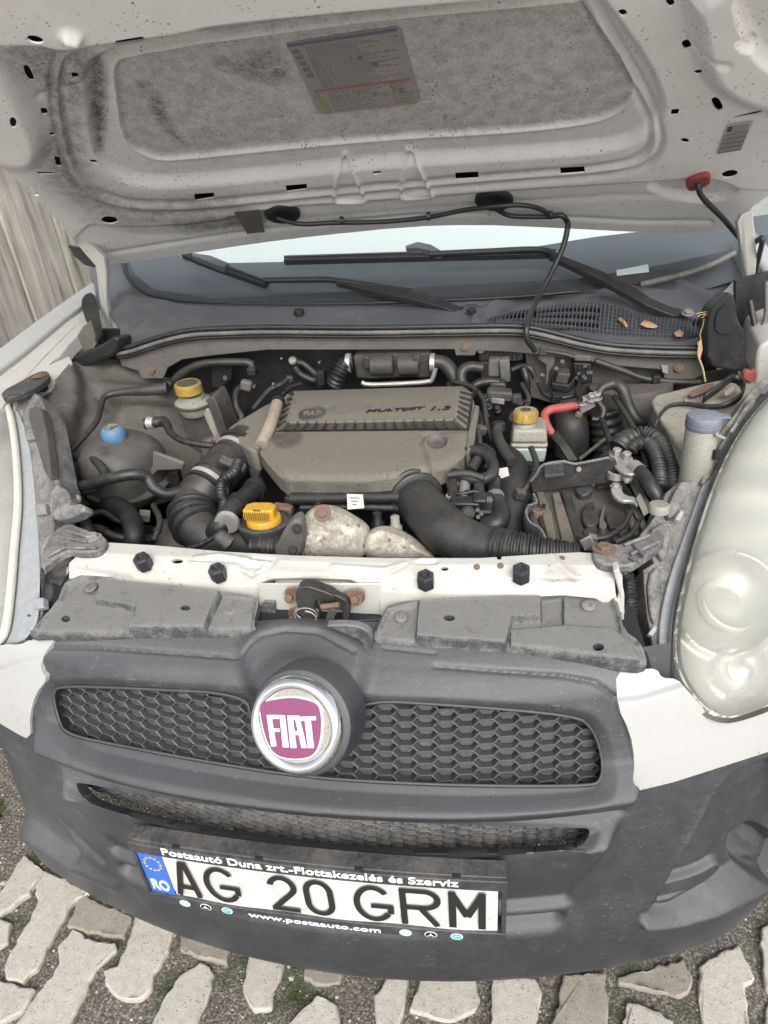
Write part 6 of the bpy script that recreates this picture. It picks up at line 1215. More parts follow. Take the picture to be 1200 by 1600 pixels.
for (x, y) in ((758, 622), (763, 635), (777, 640), (760, 648)): lathe('valve_port', at(x, y, y=.85), (-.1, -.5, .8), [(.008, -.014), (.0085, 0), (.006, .002), (.006, .008), (.004, .01)], 'rubber', sv_, 12)
tube('wiring', [at(800, 578, y=.94), at(815, 572, y=.94), at(828, 575, y=.93), at(836, 590, y=.93)], .0065, 'hose', van, 8); tube('wiring', [at(818, 576, y=.93), at(822, 590, y=.92), at(824, 606, y=.92)], .0085, 'rubber', van, 8)
rb = group_part('relay_box'); upr('relay_lid', [(898, 554), (925, 556), (926, 566), (897, 565)], .93, .05, 'bay_grey', rb, .004); upr('relay_base', [(895, 566), (925, 568), (926, 600), (900, 602)], .935, .05, 'bay_black', rb, .004); upr('relay', [(872, 583), (892, 585), (886, 601), (867, 598)], .915, .04, 'cover_edge', rb, .003); upr('relay_tray', [(862, 598), (888, 602), (900, 588), (896, 608), (885, 616), (862, 608)], .91, .04, 'bay_black', rb, .003)
for i in range(10): box('fuse', at(899+random.random()*24, 572+random.random()*22, y=.932), (.007, .004, .006), ('bay_grey', 'bay_black', 'seal')[i % 3], rb, bevel=.0005)
box('fuse', at(906, 602, y=.93), (.005, .004, .010), 'red', rb, bevel=.0005)
upr('relay_bracket', [(840, 556), (858, 553), (868, 558), (866, 570), (858, 580), (856, 600), (852, 602), (854, 570), (842, 562)], .945, .004, 'bay_grey', rb, .001); upr('connector', [(843, 541), (856, 541), (854, 556), (842, 556)], .93, .02, 'cover_edge', rb, .002)
tube('loom', [at(848, 548, y=.935), at(880, 553, y=.93), at(898, 558, y=.93)], .005, 'hose', rb, 8); tube('loom', [at(930, 564, y=.93), at(970, 578, y=.93), at(1010, 592, y=.93), at(1060, 597, y=.93), at(1095, 597, y=.92)], .007, 'hose', rb, 10); box('loom_clip', at(1025, 594, y=.925), (.016, .014, .022), 'bay_black', rb, bevel=.002)
for (x, y) in ((879, 567), (870, 578), (848, 588)): bolt(at(x, y, y=.935), (-.2, -.6, .7), .005, rb, 'rust', h=1.2, washer=0)
upr('panel_gap', [(1033, 570), (1044, 572), (1044, 585), (1035, 582)], .93, .003, 'milky', van, .001); lathe('panel_hole', at(1028, 609, y=.975), (0, -1, 0), [(.007, 0), (.007, .001)], 'black', van, 12)
# dark gap and big pipe behind the battery, cross strut
tube('bulkhead_duct', [at(880, 640, y=.86), at(892, 665, y=.84), at(892, 705, y=.84)], [.028, .036, .038], 'hose', van, 20)
tube('ribbed_duct', [at(945, 640, y=.87), at(950, 680, y=.86), at(952, 720, y=.84)], .034, 'hose', van, 20, corr=(.02, .002))
tube('cross_strut', [at(905, 718, y=.75), at(948, 684, y=.80)], .004, 'bay_grey', van, 8)
# battery cables
rc = group_part('battery_cable'); tube('red_boot', [at(901, 633, y=.80), at(880, 637, y=.79), at(860, 640, y=.78), at(851, 648, y=.77), at(853, 662, y=.75), at(864, 680, y=.73)], [.008, .0088, .0088, .0088, .0085, .0075], 'red', rc, 14)
for k in range(4): tube('cable_core', [at(860+3.2*k, 678-1*k, y=.73), at(876+3.5*k, 698, y=.70), at(890+3.5*k, 720, y=.68)], .0034, 'rubber', rc, 8)
tm = group_part('cable_terminal')
o = mesh('terminal_plate', *g_slab([at(x, y, y=.80) for x, y in ((903, 634), (936, 621), (938, 632), (908, 648))], (0, .03, .004)), 'steel', tm, bevel=.002); fixn(o.data)
for (x, y) in ((909, 630), (924, 624), (932, 622)): bolt(at(x, y, y=.80), (0, -.3, 1), .008, tm, h=1.3)
o = box('terminal_foot', at(904, 648, y=.79), (.014, .01, .012), 'rust', tm, rot(0, .5, 0))
tube('terminal_lead', [at(934, 628, y=.80), at(943, 640, y=.79), at(938, 655, y=.78), at(925, 655, y=.78)], .007, 'rubber', tm, 10)
tube('earth_cable', [at(932, 622, y=.80), at(940, 607, y=.81), at(958, 600, y=.82), at(972, 608, y=.81), at(982, 635, y=.80), at(995, 655, y=.79), at(1015, 662, y=.79)], [.008, .009, .0115, .0115, .0115, .0115, .0115], 'hose', van, 12)
# ---- fuse and air box on the right
ab = group_part('air_box')
TOPX = [(1016, 632), (1022, 618), (1036, 614), (1112, 596), (1150, 588), (1178, 592), (1188, 612), (1160, 655), (1110, 700), (1090, 718), (1072, 716)]
tz = at(1080, 640, y=.72)[2]; tp = [at(x, y, z=tz) for x, y in chaikin(TOPX, 1)]
o = mesh('box_lid', *g_slab(tp, (0, 0, -.035)), dusty('gritty_plastic', (.12, .115, .105), (.33, .30, .25), .55, .6, 16, .95, .25, up=.3), ab, bevel=.014, seg=3); fixn(o.data)
cc = np.mean(tp, 0); o = mesh('box_rim', *g_slab([cc+(p-cc)*1.04+np.array([0, 0, -.035]) for p in tp], (0, 0, -.010)), 'cover_edge', ab, bevel=.003); fixn(o.data)
o = mesh('box_body', *g_slab([cc+(p-cc)*.97+np.array([0, 0, -.045]) for p in tp], (0, 0, -.14)), 'bay_black', ab, bevel=.008); fixn(o.data)
for i in range(7): box('box_rib', at(1005+14*i*.5, 700+9*i, y=.63)-np.array([0, 0, .03]), (.09, .004, .006), 'bay_black', ab, rot(0, .3, .5), bevel=.001)
text('lid_marking', 'MADE IN TURKEY', .012, 'cover_edge', ab, at(1058, 655, z=tz)+np.array([0, 0, .0012]), at(1150, 640, z=tz)-at(1058, 655, z=tz), at(1060, 640, z=tz)-at(1058, 655, z=tz), width=.12, depth=.0006) if False else None
st_pts = [at(1022, 676, z=tz-.02), at(1030, 655, z=tz+.001), at(1046, 636, z=tz+.004), at(1070, 632, z=tz+.008), at(1110, 637, z=tz+.012), at(1140, 632, z=tz+.02), at(1162, 615, z=tz+.022), at(1160, 597, z=tz+.022), at(1143, 590, z=tz+.028), at(1120, 606, z=tz+.03), at(1098, 622, z=tz+.02)]
SPL = spline(st_pts, .008); V = []; F = []
for i, p in enumerate(SPL):
    t = i/(len(SPL)-1); w_ = .006+.012*min(1, max(0, (t-.2)*2.2)); d_ = np.array([0, -.25, 1.])*w_; V += [p-d_*.5, p+d_*.5]
for i in range(len(SPL)-1): F.append((2*i, 2*i+2, 2*i+3, 2*i+1))
o = mesh('rubber_strap', V, F, 'rubber', ab, smooth='all'); sm_ = o.modifiers.new('thick', 'SOLIDIFY'); sm_.thickness = .004
flat('foam_pad', [(1068, 618), (1092, 612), (1092, 628), (1070, 632)], tz+.003, .004, 'milky', ab, .001, 1); flat('rusty_bracket', [(1074, 614), (1100, 600), (1118, 598), (1112, 607), (1092, 616), (1080, 620)], tz+.012, .003, 'rust', ab, .001, 1); flat('foam_pad', [(1128, 612), (1146, 602), (1150, 606), (1136, 616)], tz+.02, .006, 'milky', ab, .001, 1)
# corrugated conduits
for pts, r_ in ((((968, 692, .0), (985, 684, -.01), (1008, 678, -.02), (1030, 690, -.02), (1046, 715, -.02), (1052, 742, -.01), (1052, 770, 0)), .0135), (((985, 705, 0), (992, 695, -.01), (1010, 692, -.01), (1022, 702, -.02), (1030, 728, -.02), (1032, 765, -.01)), .0115)):
    tube('corrugated_conduit', ctrl(*pts), r_, 'hose', van, 14, corr=(.0065, .0015))
tube('tape_wrap', ctrl((966, 700, 0), (974, 690, -.01), (986, 684, -.01)), .018, 'hose', van, 14, corr=(.011, .0012))
for i in range(8): box('conduit_tray', B(1010+3*i, 720+8*i, .06), (.08, .02, .005), 'bay_black', ab, rot(0, .25, .2), bevel=.001)
# washer filler
wf = group_part('washer_filler'); wy = .52
wt = at(1097, 672, y=wy); lathe('filler_tube', wt, (.0, .02, 1), [(.022, -.16), (.0228, -.068), (.0242, -.062), (.0242, .006), (.023, .010)], 'milky', wf, 28)
lathe('filler_lid', wt, (.0, .02, 1), [(.0245, .004), (.0258, .006), (.0258, .022), (.0245, .025), (.022, .026)], 'greyblue', wf, 32); lathe('lid_ridge', wt, (0, .02, 1), [(.0264, .009), (.0264, .012)], 'greyblue', wf, 32)
box('lid_tab', wt+np.array([.028, -.004, .024]), (.014, .012, .003), 'greyblue', wf, bevel=.001); box('lid_strap', wt+np.array([.020, -.022, .0]), (.02, .006, .004), 'milky', wf, rot(0, .5, .3), bevel=.001); box('level_window', wt+np.array([.021, -.020, -.032]), (.010, .006, .016), 'ink', wf, rot(0, 0, .7), bevel=.0005)
# ---- empty battery tray
M['tray_dark'] = dusty('tray_dark', (.022, .022, .023), (.10, .09, .076), .3, .45, 20, .3, .1); M['tray_tan'] = dusty('tray_tan', (.07, .063, .053), (.17, .148, .118), .5, .7, 18, .8, .2)
bt = group_part('battery_tray'); tzr = .775
FLR = [(833, 770), (838, 760), (965, 748), (985, 760), (1022, 838), (1000, 866), (880, 878), (862, 868), (852, 845), (834, 820), (826, 800)]
fl_ = flat('tray_floor', FLR, tzr, .012, 'tank', bt, .003, 1)
upr('tray_back_wall', [(832, 770), (828, 752), (838, 742), (848, 728), (880, 722), (898, 726), (950, 716), (962, 718), (972, 752)], .555, .006, 'tray_dark', bt, .002)
tube('wall_lip', [at(x, y, y=.553) for x, y in ((829, 752), (838, 742), (848, 727), (882, 721), (898, 725), (952, 715))], .0028, 'seal', bt, 8)
upr('wall_recess', [(850, 727), (880, 722), (881, 741), (850, 745)], .549, .003, 'plastic_black', bt, .002); upr('wall_recess', [(851, 743), (881, 739), (882, 744), (851, 748)], .548, .006, 'tank', bt, .001)
lathe('clip', at(904, 733, y=.55), (0, -1, 0), [(.005, 0), (.004, .004), (.001, .005)], 'milky', bt, 6)
def rib(px, h, mat, z=tzr, nm='tray_rib', it=0): return mesh(nm, *g_slab([at(x, y, z=z+h) for x, y in (chaikin(px, it) if it else px)], (0, 0, -h-.002)), mat, bt, bevel=.0025)
for px_, h_, m_, it_ in (([(876, 766), (890, 762), (912, 838), (900, 846)], .010, 'tray_dark', 0), ([(862, 770), (874, 768), (904, 850), (896, 862), (880, 852), (868, 800)], .006, 'tray_tan', 0), ([(836, 764), (848, 762), (862, 800), (872, 850), (862, 860), (846, 800)], .005, 'tray_tan', 0), ([(908, 796), (922, 782), (930, 786), (926, 796), (938, 808), (934, 820), (912, 822)], .010, 'tray_dark', 1), ([(944, 800), (974, 796), (988, 826), (966, 834), (950, 822)], .009, 'tray_dark', 1), ([(942, 790), (946, 788), (942, 810), (950, 820), (944, 828), (934, 822)], .012, 'tray_tan', 1),
                        ([(910, 826), (930, 816), (936, 830), (922, 846), (912, 842)], .008, 'tray_dark', 1), ([(955, 838), (985, 836), (990, 848), (960, 852)], .007, 'tray_dark', 0), ([(978, 775), (986, 772), (1012, 822), (1004, 826)], .012, 'plastic_dust', 0), ([(976, 794), (984, 792), (1002, 830), (990, 838)], .008, 'tray_tan', 1), ([(898, 760), (925, 754), (926, 768), (912, 774), (902, 770)], .012, 'plastic_black', 1), ([(932, 756), (956, 752), (956, 758), (933, 762)], .008, 'tray_dark', 0)):
    o = rib(px_, h_, m_, it=it_); fixn(o.data)
rw = [(834, 772), (838, 786), (826, 790), (822, 802), (828, 816), (844, 826), (852, 842), (864, 866)]
V, F = [], []
for x, y in rw: p = at(x, y, z=tzr+.012); V += [p, p-np.array([0, 0, .05])]
for i in range(len(rw)-1): F.append((2*i, 2*i+2, 2*i+3, 2*i+1))
o = mesh('tray_side_wall', V, F, 'plastic_black', bt); s_ = o.modifiers.new('t', 'SOLIDIFY'); s_.thickness = .004
tube('wall_lip', [at(x, y, z=tzr+.013) for x, y in rw], .0026, 'seal', bt, 8); lathe('tray_post', at(841, 806, z=tzr), UP, [(.010, 0), (.010, .010), (.006, .011), (.006, .006)], 'rust', bt, 16)
box('wire_plug', at(918, 848, z=tzr+.015), (.026, .03, .022), 'plastic_black', bt, rot(-.4, .2, .4), bevel=.003); upr('plug_face', [(906, 846), (922, 838), (930, 850), (914, 862)], .352, .004, 'steel', bt, .001); lathe('hold_down_nut', at(926, 758, z=tzr+.008), UP, [(.004, 0), (.004, .004)], 'yellow', bt, 6)
# battery clamp and terminals lying across the tray
tb = group_part('battery_terminal'); zt = tzr+.06
flat('clamp_plate', [(954, 712), (968, 706), (984, 712), (986, 722), (1000, 730), (992, 742), (972, 738), (958, 726)], zt, .006, 'steel', tb, .002, 1)
for (x, y) in ((963, 712), (978, 718)): bolt(at(x, y, z=zt), (0, -.1, 1), .0078, tb, 'steel', h=1.5, washer=1.5)
V, F = g_lathe(at(963, 742, z=zt-.018), UP, [(.014, -.006), (.0155, -.005), (.0155, .006), (.014, .007), (.0105, .007), (.0105, -.006)], 24); mesh('pole_clamp', V, F[:-2], 'steel', tb)
flat('pole_arm', [(972, 736), (986, 728), (998, 732), (990, 746), (976, 752)], zt-.01, .008, 'steel', tb, .002, 1)
o = mesh('bracket_arm', *g_slab([at(x, y, z=zt-.03) for x, y in chaikin([(954, 756), (962, 752), (972, 756), (972, 768), (980, 774), (994, 776), (1000, 786), (996, 790), (988, 782), (970, 782), (956, 772)], 1)], (0, 0, -.007)), 'alu', tb, bevel=.002); fixn(o.data); bolt(at(962, 760, z=zt-.03), UP, .007, tb, 'steel')
tube('terminal_cable', [at(990, 730, z=zt), at(1004, 740, z=zt), at(1018, 762, z=zt-.01), at(1034, 786, z=zt-.03)], [.011, .0115, .0115, .0115], 'rubber_clean', tb, 12); lathe('cable_crimp', at(990, 729, z=zt), at(1004, 740, z=zt)-at(990, 729, z=zt), [(.0125, 0), (.0125, .018)], 'steel', tb, 14)
o = mesh('tray_flap', *g_slab([at(x, y, z=tzr+.03) for x, y in ((982, 752), (994, 746), (1016, 786), (1008, 800))], (0, 0, -.004)), 'tank', bt, bevel=.001); fixn(o.data); flat('paper_tab', [(994, 778), (1000, 770), (1014, 800), (1006, 806)], tzr+.034, .001, 'milky', bt, 0)
lathe('adjuster_screw', at(1030, 790, z=.86), UP, [(.014, -.01), (.015, 0), (.013, .003), (.006, .0035)], 'milky', van, 20)

# finer wiring, pipes, ties and clips threaded through the gaps
for pts, r_, m_ in (([(700, 600, .0), (715, 625, -.01), (745, 640, 0), (752, 665, 0), (745, 690, .01)], .0045, 'rubber'), ([(708, 596, .02), (735, 604, .01), (755, 625, .01), (760, 660, .02), (770, 690, .03)], .0055, 'hose'), ([(815, 600, .02), (826, 622, .02), (818, 640, .03), (800, 650, .03)], .005, 'hose'),
                  ([(842, 600, .03), (850, 615, .02), (870, 622, .02), (900, 618, .02)], .005, 'rubber'), ([(905, 600, .0), (902, 615, .0), (908, 625, -.01)], .0045, 'rubber'), ([(940, 655, .02), (955, 700, .03), (940, 715, .05)], .006, 'rubber'), ([(960, 620, .02), (985, 660, .02), (1000, 690, .02), (1012, 735, .02)], .0055, 'hose'),
                  ([(830, 700, .02), (838, 725, .02), (830, 750, .03), (815, 770, .04)], .006, 'hose'), ([(100, 790, .02), (130, 806, .02), (160, 800, .02), (190, 815, .03), (225, 808, .04)], .006, 'rubber'), ([(110, 835, .04), (150, 825, .02), (180, 838, .03), (230, 845, .05)], .0075, 'hose'),
                  ([(240, 790, .03), (250, 815, .02), (240, 845, .03)], .006, 'hose'), ([(395, 640, .05), (420, 610, .03), (440, 600, .03), (452, 590, .04)], .0055, 'hose'), ([(470, 600, .03), (452, 606, .02), (440, 618, .02)], .0045, 'rubber'), ([(730, 645, .0), (742, 660, -.02), (750, 690, -.02), (742, 712, -.01)], .0045, 'hose'),
                  ([(700, 760, -.02), (715, 772, -.03), (745, 768, -.03), (762, 780, -.02)], .004, 'rubber'), ([(850, 790, .03), (845, 815, .02), (860, 845, .02)], .0045, 'rubber'), ([(985, 800, -.03), (975, 820, -.03), (950, 838, -.03), (925, 842, -.03)], .0045, 'rubber'), ([(1000, 812, -.02), (985, 835, -.03), (960, 848, -.03)], .004, 'rubber')):
    o = tube('wiring', ctrl(*pts), r_, m_, van, 8)
    q_ = ctrl(*pts); lathe('cable_tie', (q_[1]+q_[2])/2, q_[2]-q_[1], [(r_*1.35, -.003), (r_*1.35, .003)], 'bay_black', o, 10)
for (x, y, dy, sx, m_) in ((722, 628, 0, .016, 'bay_black'), (752, 672, 0, .018, 'cover_edge'), (803, 652, .02, .016, 'bay_grey'), (868, 622, .02, .02, 'bay_black'), (812, 772, .03, .018, 'cover_edge'), (226, 806, .03, .02, 'bay_grey'), (232, 845, .05, .022, 'bay_black'), (452, 592, .04, .014, 'cover_edge'), (762, 783, -.02, .014, 'bay_grey'), (925, 842, -.03, .014, 'seal'), (858, 845, .02, .014, 'tank'), (1010, 738, .02, .016, 'bay_black')):
    box('connector', B(x, y, dy), (sx, sx*.8, sx*.9), m_, van, rot(.2, .3, .4), bevel=.0015)
# ================================================================== headlamps
lm, t_, b_ = new_mat('hazed_lens'); t_.nodes.remove(b_); N_ = t_.nodes; tc = N_.new('ShaderNodeTexCoord')
def nz(s, d=4):
    n = N_.new('ShaderNodeTexNoise'); n.inputs['Scale'].default_value = s; n.inputs['Detail'].default_value = d; t_.links.new(tc.outputs['Object'], n.inputs[0]); return n.outputs[0]
tr = N_.new('ShaderNodeBsdfTransparent'); tr.inputs[0].default_value = (.96, .95, .88, 1); df = N_.new('ShaderNodeBsdfDiffuse'); df.inputs[0].default_value = (.55, .555, .52, 1); gl = N_.new('ShaderNodeBsdfGlossy'); gl.inputs['Roughness'].default_value = .12
mr = N_.new('ShaderNodeMapRange'); mr.inputs[1].default_value = .35; mr.inputs[2].default_value = .7; mr.inputs[3].default_value = .30; mr.inputs[4].default_value = .52; t_.links.new(nz(7, 6), mr.inputs[0])
m1 = N_.new('ShaderNodeMixShader'); t_.links.new(mr.outputs[0], m1.inputs[0]); t_.links.new(tr.outputs[0], m1.inputs[1]); t_.links.new(df.outputs[0], m1.inputs[2])
fr = N_.new('ShaderNodeFresnel'); fr.inputs[0].default_value = 1.45; m2 = N_.new('ShaderNodeMixShader'); t_.links.new(fr.outputs[0], m2.inputs[0]); t_.links.new(m1.outputs[0], m2.inputs[1]); t_.links.new(gl.outputs[0], m2.inputs[2]); t_.links.new(m2.outputs[0], N_['Material Output'].inputs[0])
M['lens'] = lm
M['reflector'] = plain('reflector', (.55, .55, .52), .3, .8)
M['reflector_matt'] = dusty('lamp_bezel', (.47, .47, .45), (.38, .375, .35), .15, .34, 6, 0, 0, up=0, metal=.5, tone=.05, grain=.0)
M['lens_edge'] = dusty('lens_edge', (.52, .52, .46), (.3, .29, .26), .25, .3, 20, 0, .03, up=0)
M['clear_flange'] = dusty('clear_flange', (.27, .285, .30), (.40, .40, .38), .35, .3, 14, 0, .03, up=0, scratch=.5)
M['housing'] = dusty('lamp_housing', (.062, .064, .07), (.33, .31, .28), .42, .55, 22, 0, .2, up=.2, scratch=.5)
def planesurf(P, U0, ulen, vlen, nu, nv):
    n = P[1]/np.linalg.norm(P[1]); n = -n if np.dot(n, U0-CO) > 0 else n; up = np.array([0, 0, 1.])-n*n[2]; up /= np.linalg.norm(up); rt = np.cross(up, n)
    S = Surf(lambda U, V: U0+U[:, None]*rt+V[:, None]*up, np.linspace(*ulen, nu), np.linspace(*vlen, nv), 1)
    if S.N[0] @ n < 0: S.N *= -1
    return S, n
hl = group_part('headlight')
HP = plane3(at(1112, 1112, y=.150), at(1052, 1000, y=.225), at(1200, 640, y=.62))
HO = on(1160, 900, HP)
OUTL = chaikin([(1052, 1010), (1056, 965), (1068, 910), (1090, 830), (1115, 755), (1145, 690), (1180, 640), (1228, 596), (1262, 588), (1300, 640), (1325, 780), (1325, 930), (1300, 1040), (1215, 1098), (1150, 1122), (1125, 1122), (1100, 1110), (1072, 1078), (1056, 1045)], 2)
S1_, hn = planesurf(HP, HO, (-.35, .55), (-.35, .55), 260, 260)
g_ = np.clip(-sdf(S1_.px, OUTL)/75, 0, 1); S1_.P = S1_.P+S1_.N*(.055*np.sqrt(1-(1-g_)**2))[:, None]; S1_.px = proj(S1_.P)
lens = S1_.part('lens', 'lens', hl, [OUTL], (), (), (), rim=.004)
V, F = [], []
edge_px = OUTL
for k, p in enumerate(edge_px):
    a = on(*p, HP); V += [a+hn*.006, a-hn*.03]
n = len(edge_px); F = [(2*i, 2*((i+1) % n), 2*((i+1) % n)+1, 2*i+1) for i in range(n)]
o = mesh('lens_rim', V, F, 'lens_edge', hl); s_ = o.modifiers.new('t', 'SOLIDIFY'); s_.thickness = .006
OUT2 = chaikin([(1048, 1012), (1051, 962), (1063, 905), (1085, 825), (1110, 750), (1140, 684), (1176, 634), (1224, 588), (1266, 580), (1306, 636), (1332, 780), (1332, 935), (1305, 1050), (1218, 1106), (1150, 1130), (1122, 1130), (1095, 1117), (1066, 1083), (1050, 1048)], 2)
V, F = [], []
for a, c in zip(OUT2, OUTL): V += [on(*a, (HP[0]-hn*.004, HP[1])), on(*c, (HP[0]-hn*.002, HP[1]))]
n = len(OUTL); F = [(2*i, 2*((i+1) % n), 2*((i+1) % n)+1, 2*i+1) for i in range(n)]; mesh('lens_gasket', V, F, 'rubber', hl)
# reflector with projector bowl
S2_, _ = planesurf((HP[0]-hn*.03, HP[1]), HO-hn*.03, (-.35, .55), (-.35, .55), 300, 300)
r1, r2 = (1135, 945), (1155, 1050); q = S2_.px
def bowl(c, r, d, ring=.008):
    t = np.hypot((q[:, 0]-c[0]), (q[:, 1]-c[1])*1.02)/r; return np.where(t < 1, -d*(1-t**2)**.6, 0)+ring*np.exp(-((t-1.05)/.07)**2)
h_ = bowl(r1, 78, .045)+bowl(r2, 42, .018, .004)+.004*np.cos(np.clip((q[:, 1]-700)/10, -40, 40))*np.exp(-((q[:, 0]-1180)/60)**2-((q[:, 1]-760)/90)**2)
S2_.P = S2_.P+S2_.N*h_[:, None]; S2_.px = proj(S2_.P)
S2_.part('reflector', 'reflector_matt', hl, [OUT2], (), (), ())
pc = S2_.hit(*r1)+hn*.002; lathe('projector_ring', pc-hn*.004, hn, [(.047, 0), (.047, .012), (.042, .017), (.040, .016), (.040, .006), (.020, .010), (.004, .011)], 'reflector_matt', hl, 48, smooth='all')
pc2 = S2_.hit(*r2)+hn*.003; lathe('indicator_bulb', pc2, hn, [(.018, 0), (.018, .004), (.010, .012), (.004, .015)], 'reflector', hl, 24)
# clear flange, dusty housing and mounting arm on the engine side
FLG = [(1052, 1010), (1056, 965), (1090, 830), (1115, 755), (1145, 690), (1180, 640), (1172, 632), (1130, 690), (1100, 752), (1075, 822), (1045, 905), (1032, 965), (1030, 1010), (1036, 1062), (1062, 1062)]
o = mesh('lens_flange', *g_slab([on(x, y, (HP[0]-hn*.022, HP[1])) for x, y in chaikin(FLG, 1)], -hn*.010), 'clear_flange', hl, bevel=.002); fixn(o.data)
HOU = [(1176, 634), (1200, 600), (1206, 590), (1190, 594), (1172, 612), (1150, 645), (1118, 684), (1098, 718), (1078, 750), (1060, 754), (1040, 770), (1030, 798), (1012, 822), (1000, 836), (1012, 852), (1022, 880), (1005, 890), (1008, 930), (1012, 965), (1020, 1010), (1030, 1040), (1036, 1062), (1030, 1010), (1032, 965), (1045, 905), (1075, 822), (1100, 752), (1130, 690)]
hs = mesh('lamp_housing', *g_slab([on(x, y, (HP[0]-hn*.030, HP[1])) for x, y in HOU], -hn*.05), 'housing', hl, bevel=.004); fixn(hs.data)
for px_, d_ in (([(1154, 652), (1174, 618), (1186, 628), (1156, 674), (1128, 716), (1104, 756), (1094, 752), (1118, 706)], .012), ([(1060, 755), (1072, 750), (1078, 762), (1066, 790), (1048, 812), (1040, 800)], .012), ([(1012, 830), (1040, 812), (1052, 830), (1040, 880), (1025, 860)], .010), ([(1012, 900), (1030, 880), (1036, 930), (1026, 980), (1016, 960)], .008)):
    o = mesh('housing_panel', *g_slab([on(x, y, (HP[0]-hn*(.030-d_), HP[1])) for x, y in chaikin(px_, 1)], -hn*.014), 'housing', hl, bevel=.003); fixn(o.data)
for (x, y) in ((1148, 668), (1062, 805), (1020, 985)): o = mesh('housing_clip', *g_slab([on(x+dx, y+dy, (HP[0]-hn*.012, HP[1])) for dx, dy in ((-7, 5), (2, -8), (8, -5), (0, 9))], -hn*.008), 'clear_flange', hl, bevel=.001); fixn(o.data)
az = .842
def arm(px, z, t, mat='housing', nm='mounting_arm', it=1, par=None):
    o = mesh(nm, *g_slab([at(x, y, z=z) for x, y in chaikin(px, it)], (0, 0, -t)), mat, par or hl, bevel=.003); fixn(o.data); return o
arm([(925, 862), (930, 852), (950, 848), (972, 850), (1000, 838), (1022, 828), (1040, 830), (1036, 850), (1005, 872), (985, 884), (950, 882), (930, 876)], az, .014)
for a_, c_ in (((975, 852), (1015, 836)), ((985, 866), (1030, 846)), ((985, 872), (1000, 876)), ((990, 850), (1008, 872))): tube('arm_rib', [at(*a_, z=az+.002), at(*c_, z=az+.006)], .0026, 'housing', hl, 6)
bolt(at(944, 858, z=az), UP, .0105, hl, 'rust', name='mounting_bolt', h=.35, washer=1.55)
for k in range(14): 
    pass
sp = [at(975+2*math.sin(k*1.9)*3, 900+7*k*.9, y=.30) for k in range(8)]
tube('wiring_loom', [at(968, 885, y=.30), at(980, 905, y=.30), at(984, 940, y=.28), at(985, 985, y=.26)], .010, 'rubber', hl, 10, corr=(.0055, .0014))
upr('side_stay', [(958, 892), (968, 890), (976, 930), (975, 985), (970, 985), (968, 930)], .245, .02, 'paint', van, .002)
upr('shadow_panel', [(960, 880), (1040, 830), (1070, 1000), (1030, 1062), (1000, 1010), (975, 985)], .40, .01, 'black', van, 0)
# left headlamp
hl2 = group_part('headlight'); LP_ = plane3(at(10, 1005, y=.175), at(60, 900, y=.26), at(0, 640, y=.66)); LO = on(0, 850, LP_)
S3_, ln = planesurf(LP_, LO, (-.6, .25), (-.35, .5), 240, 220)
OL = chaikin([(0, 615), (14, 640), (24, 700), (28, 780), (22, 860), (16, 930), (8, 985), (-6, 1008), (-50, 1018), (-95, 985), (-115, 900), (-105, 740), (-70, 640), (-35, 605)], 2)
g_ = np.clip(-sdf(S3_.px, OL)/70, 0, 1); S3_.P = S3_.P+S3_.N*(.05*np.sqrt(1-(1-g_)**2))[:, None]; S3_.px = proj(S3_.P)
S3_.part('lens', 'lens', hl2, [OL], (), (), (), rim=.004)
S4_, _ = planesurf((LP_[0]-ln*.02, LP_[1]), LO-ln*.02, (-.6, .25), (-.35, .5), 200, 180); S4_.part('reflector', 'reflector_matt', hl2, [OL], (), [('area', ellipse(-80, 870, 70, 80), -.04, 20)], ())
FL2 = chaikin([(-4, 612), (14, 640), (24, 700), (28, 780), (22, 860), (16, 930), (8, 985), (-6, 1008), (14, 1006), (30, 1004), (52, 985), (62, 940), (60, 860), (54, 770), (46, 700), (34, 655), (14, 622)], 1)
o = mesh('lens_flange', *g_slab([on(x, y, (LP_[0]-ln*.004, LP_[1])) for x, y in FL2], -ln*.012), 'clear_flange', hl2, bevel=.002); fixn(o.data)
V, F = [], []
OLs = [p for p in OL if p[0] > -40]
tube('lens_rim', [on(x, y, (LP_[0]+ln*.004, LP_[1])) for x, y in ((-20, 590), (0, 615), (14, 640), (24, 700), (28, 780), (22, 860), (16, 930), (8, 985), (-6, 1008))], .007, 'lens_edge', hl2, 10)
HO2 = [(0, 600), (30, 606), (52, 612), (62, 620), (70, 640), (78, 690), (86, 740), (92, 760), (82, 770), (80, 800), (84, 840), (88, 862), (66, 890), (62, 1000), (52, 1004), (62, 940), (60, 860), (54, 770), (46, 700), (34, 655), (14, 625)]
o = mesh('lamp_housing', *g_slab([on(x, y, (LP_[0]-ln*.004, LP_[1])) for x, y in HO2], -ln*.05), 'housing', hl2, bevel=.004); fixn(o.data)
for px_, d_, m_ in (([(40, 640), (60, 632), (68, 650), (80, 740), (72, 748), (58, 700)], .010, 'tank'), ([(84, 765), (100, 760), (110, 778), (104, 790), (130, 785), (132, 800), (84, 818), (80, 790)], .006, 'housing'), ([(66, 890), (76, 884), (82, 930), (80, 960), (64, 965)], -.02, 'plastic_black')):
    o = mesh('housing_panel', *g_slab([on(x, y, (LP_[0]+ln*d_, LP_[1])) for x, y in chaikin(px_, 1)], -ln*.02), m_, hl2, bevel=.003); fixn(o.data)
for (x, y) in ((46, 678), (62, 795), (58, 942)): o = mesh('housing_clip', *g_slab([on(x+dx, y+dy, (LP_[0]+ln*.006, LP_[1])) for dx, dy in ((-9, -8), (8, -9), (9, 7), (-6, 10))], -ln*.012), 'clear_flange' if y > 900 else 'housing', hl2, bevel=.002); fixn(o.data)
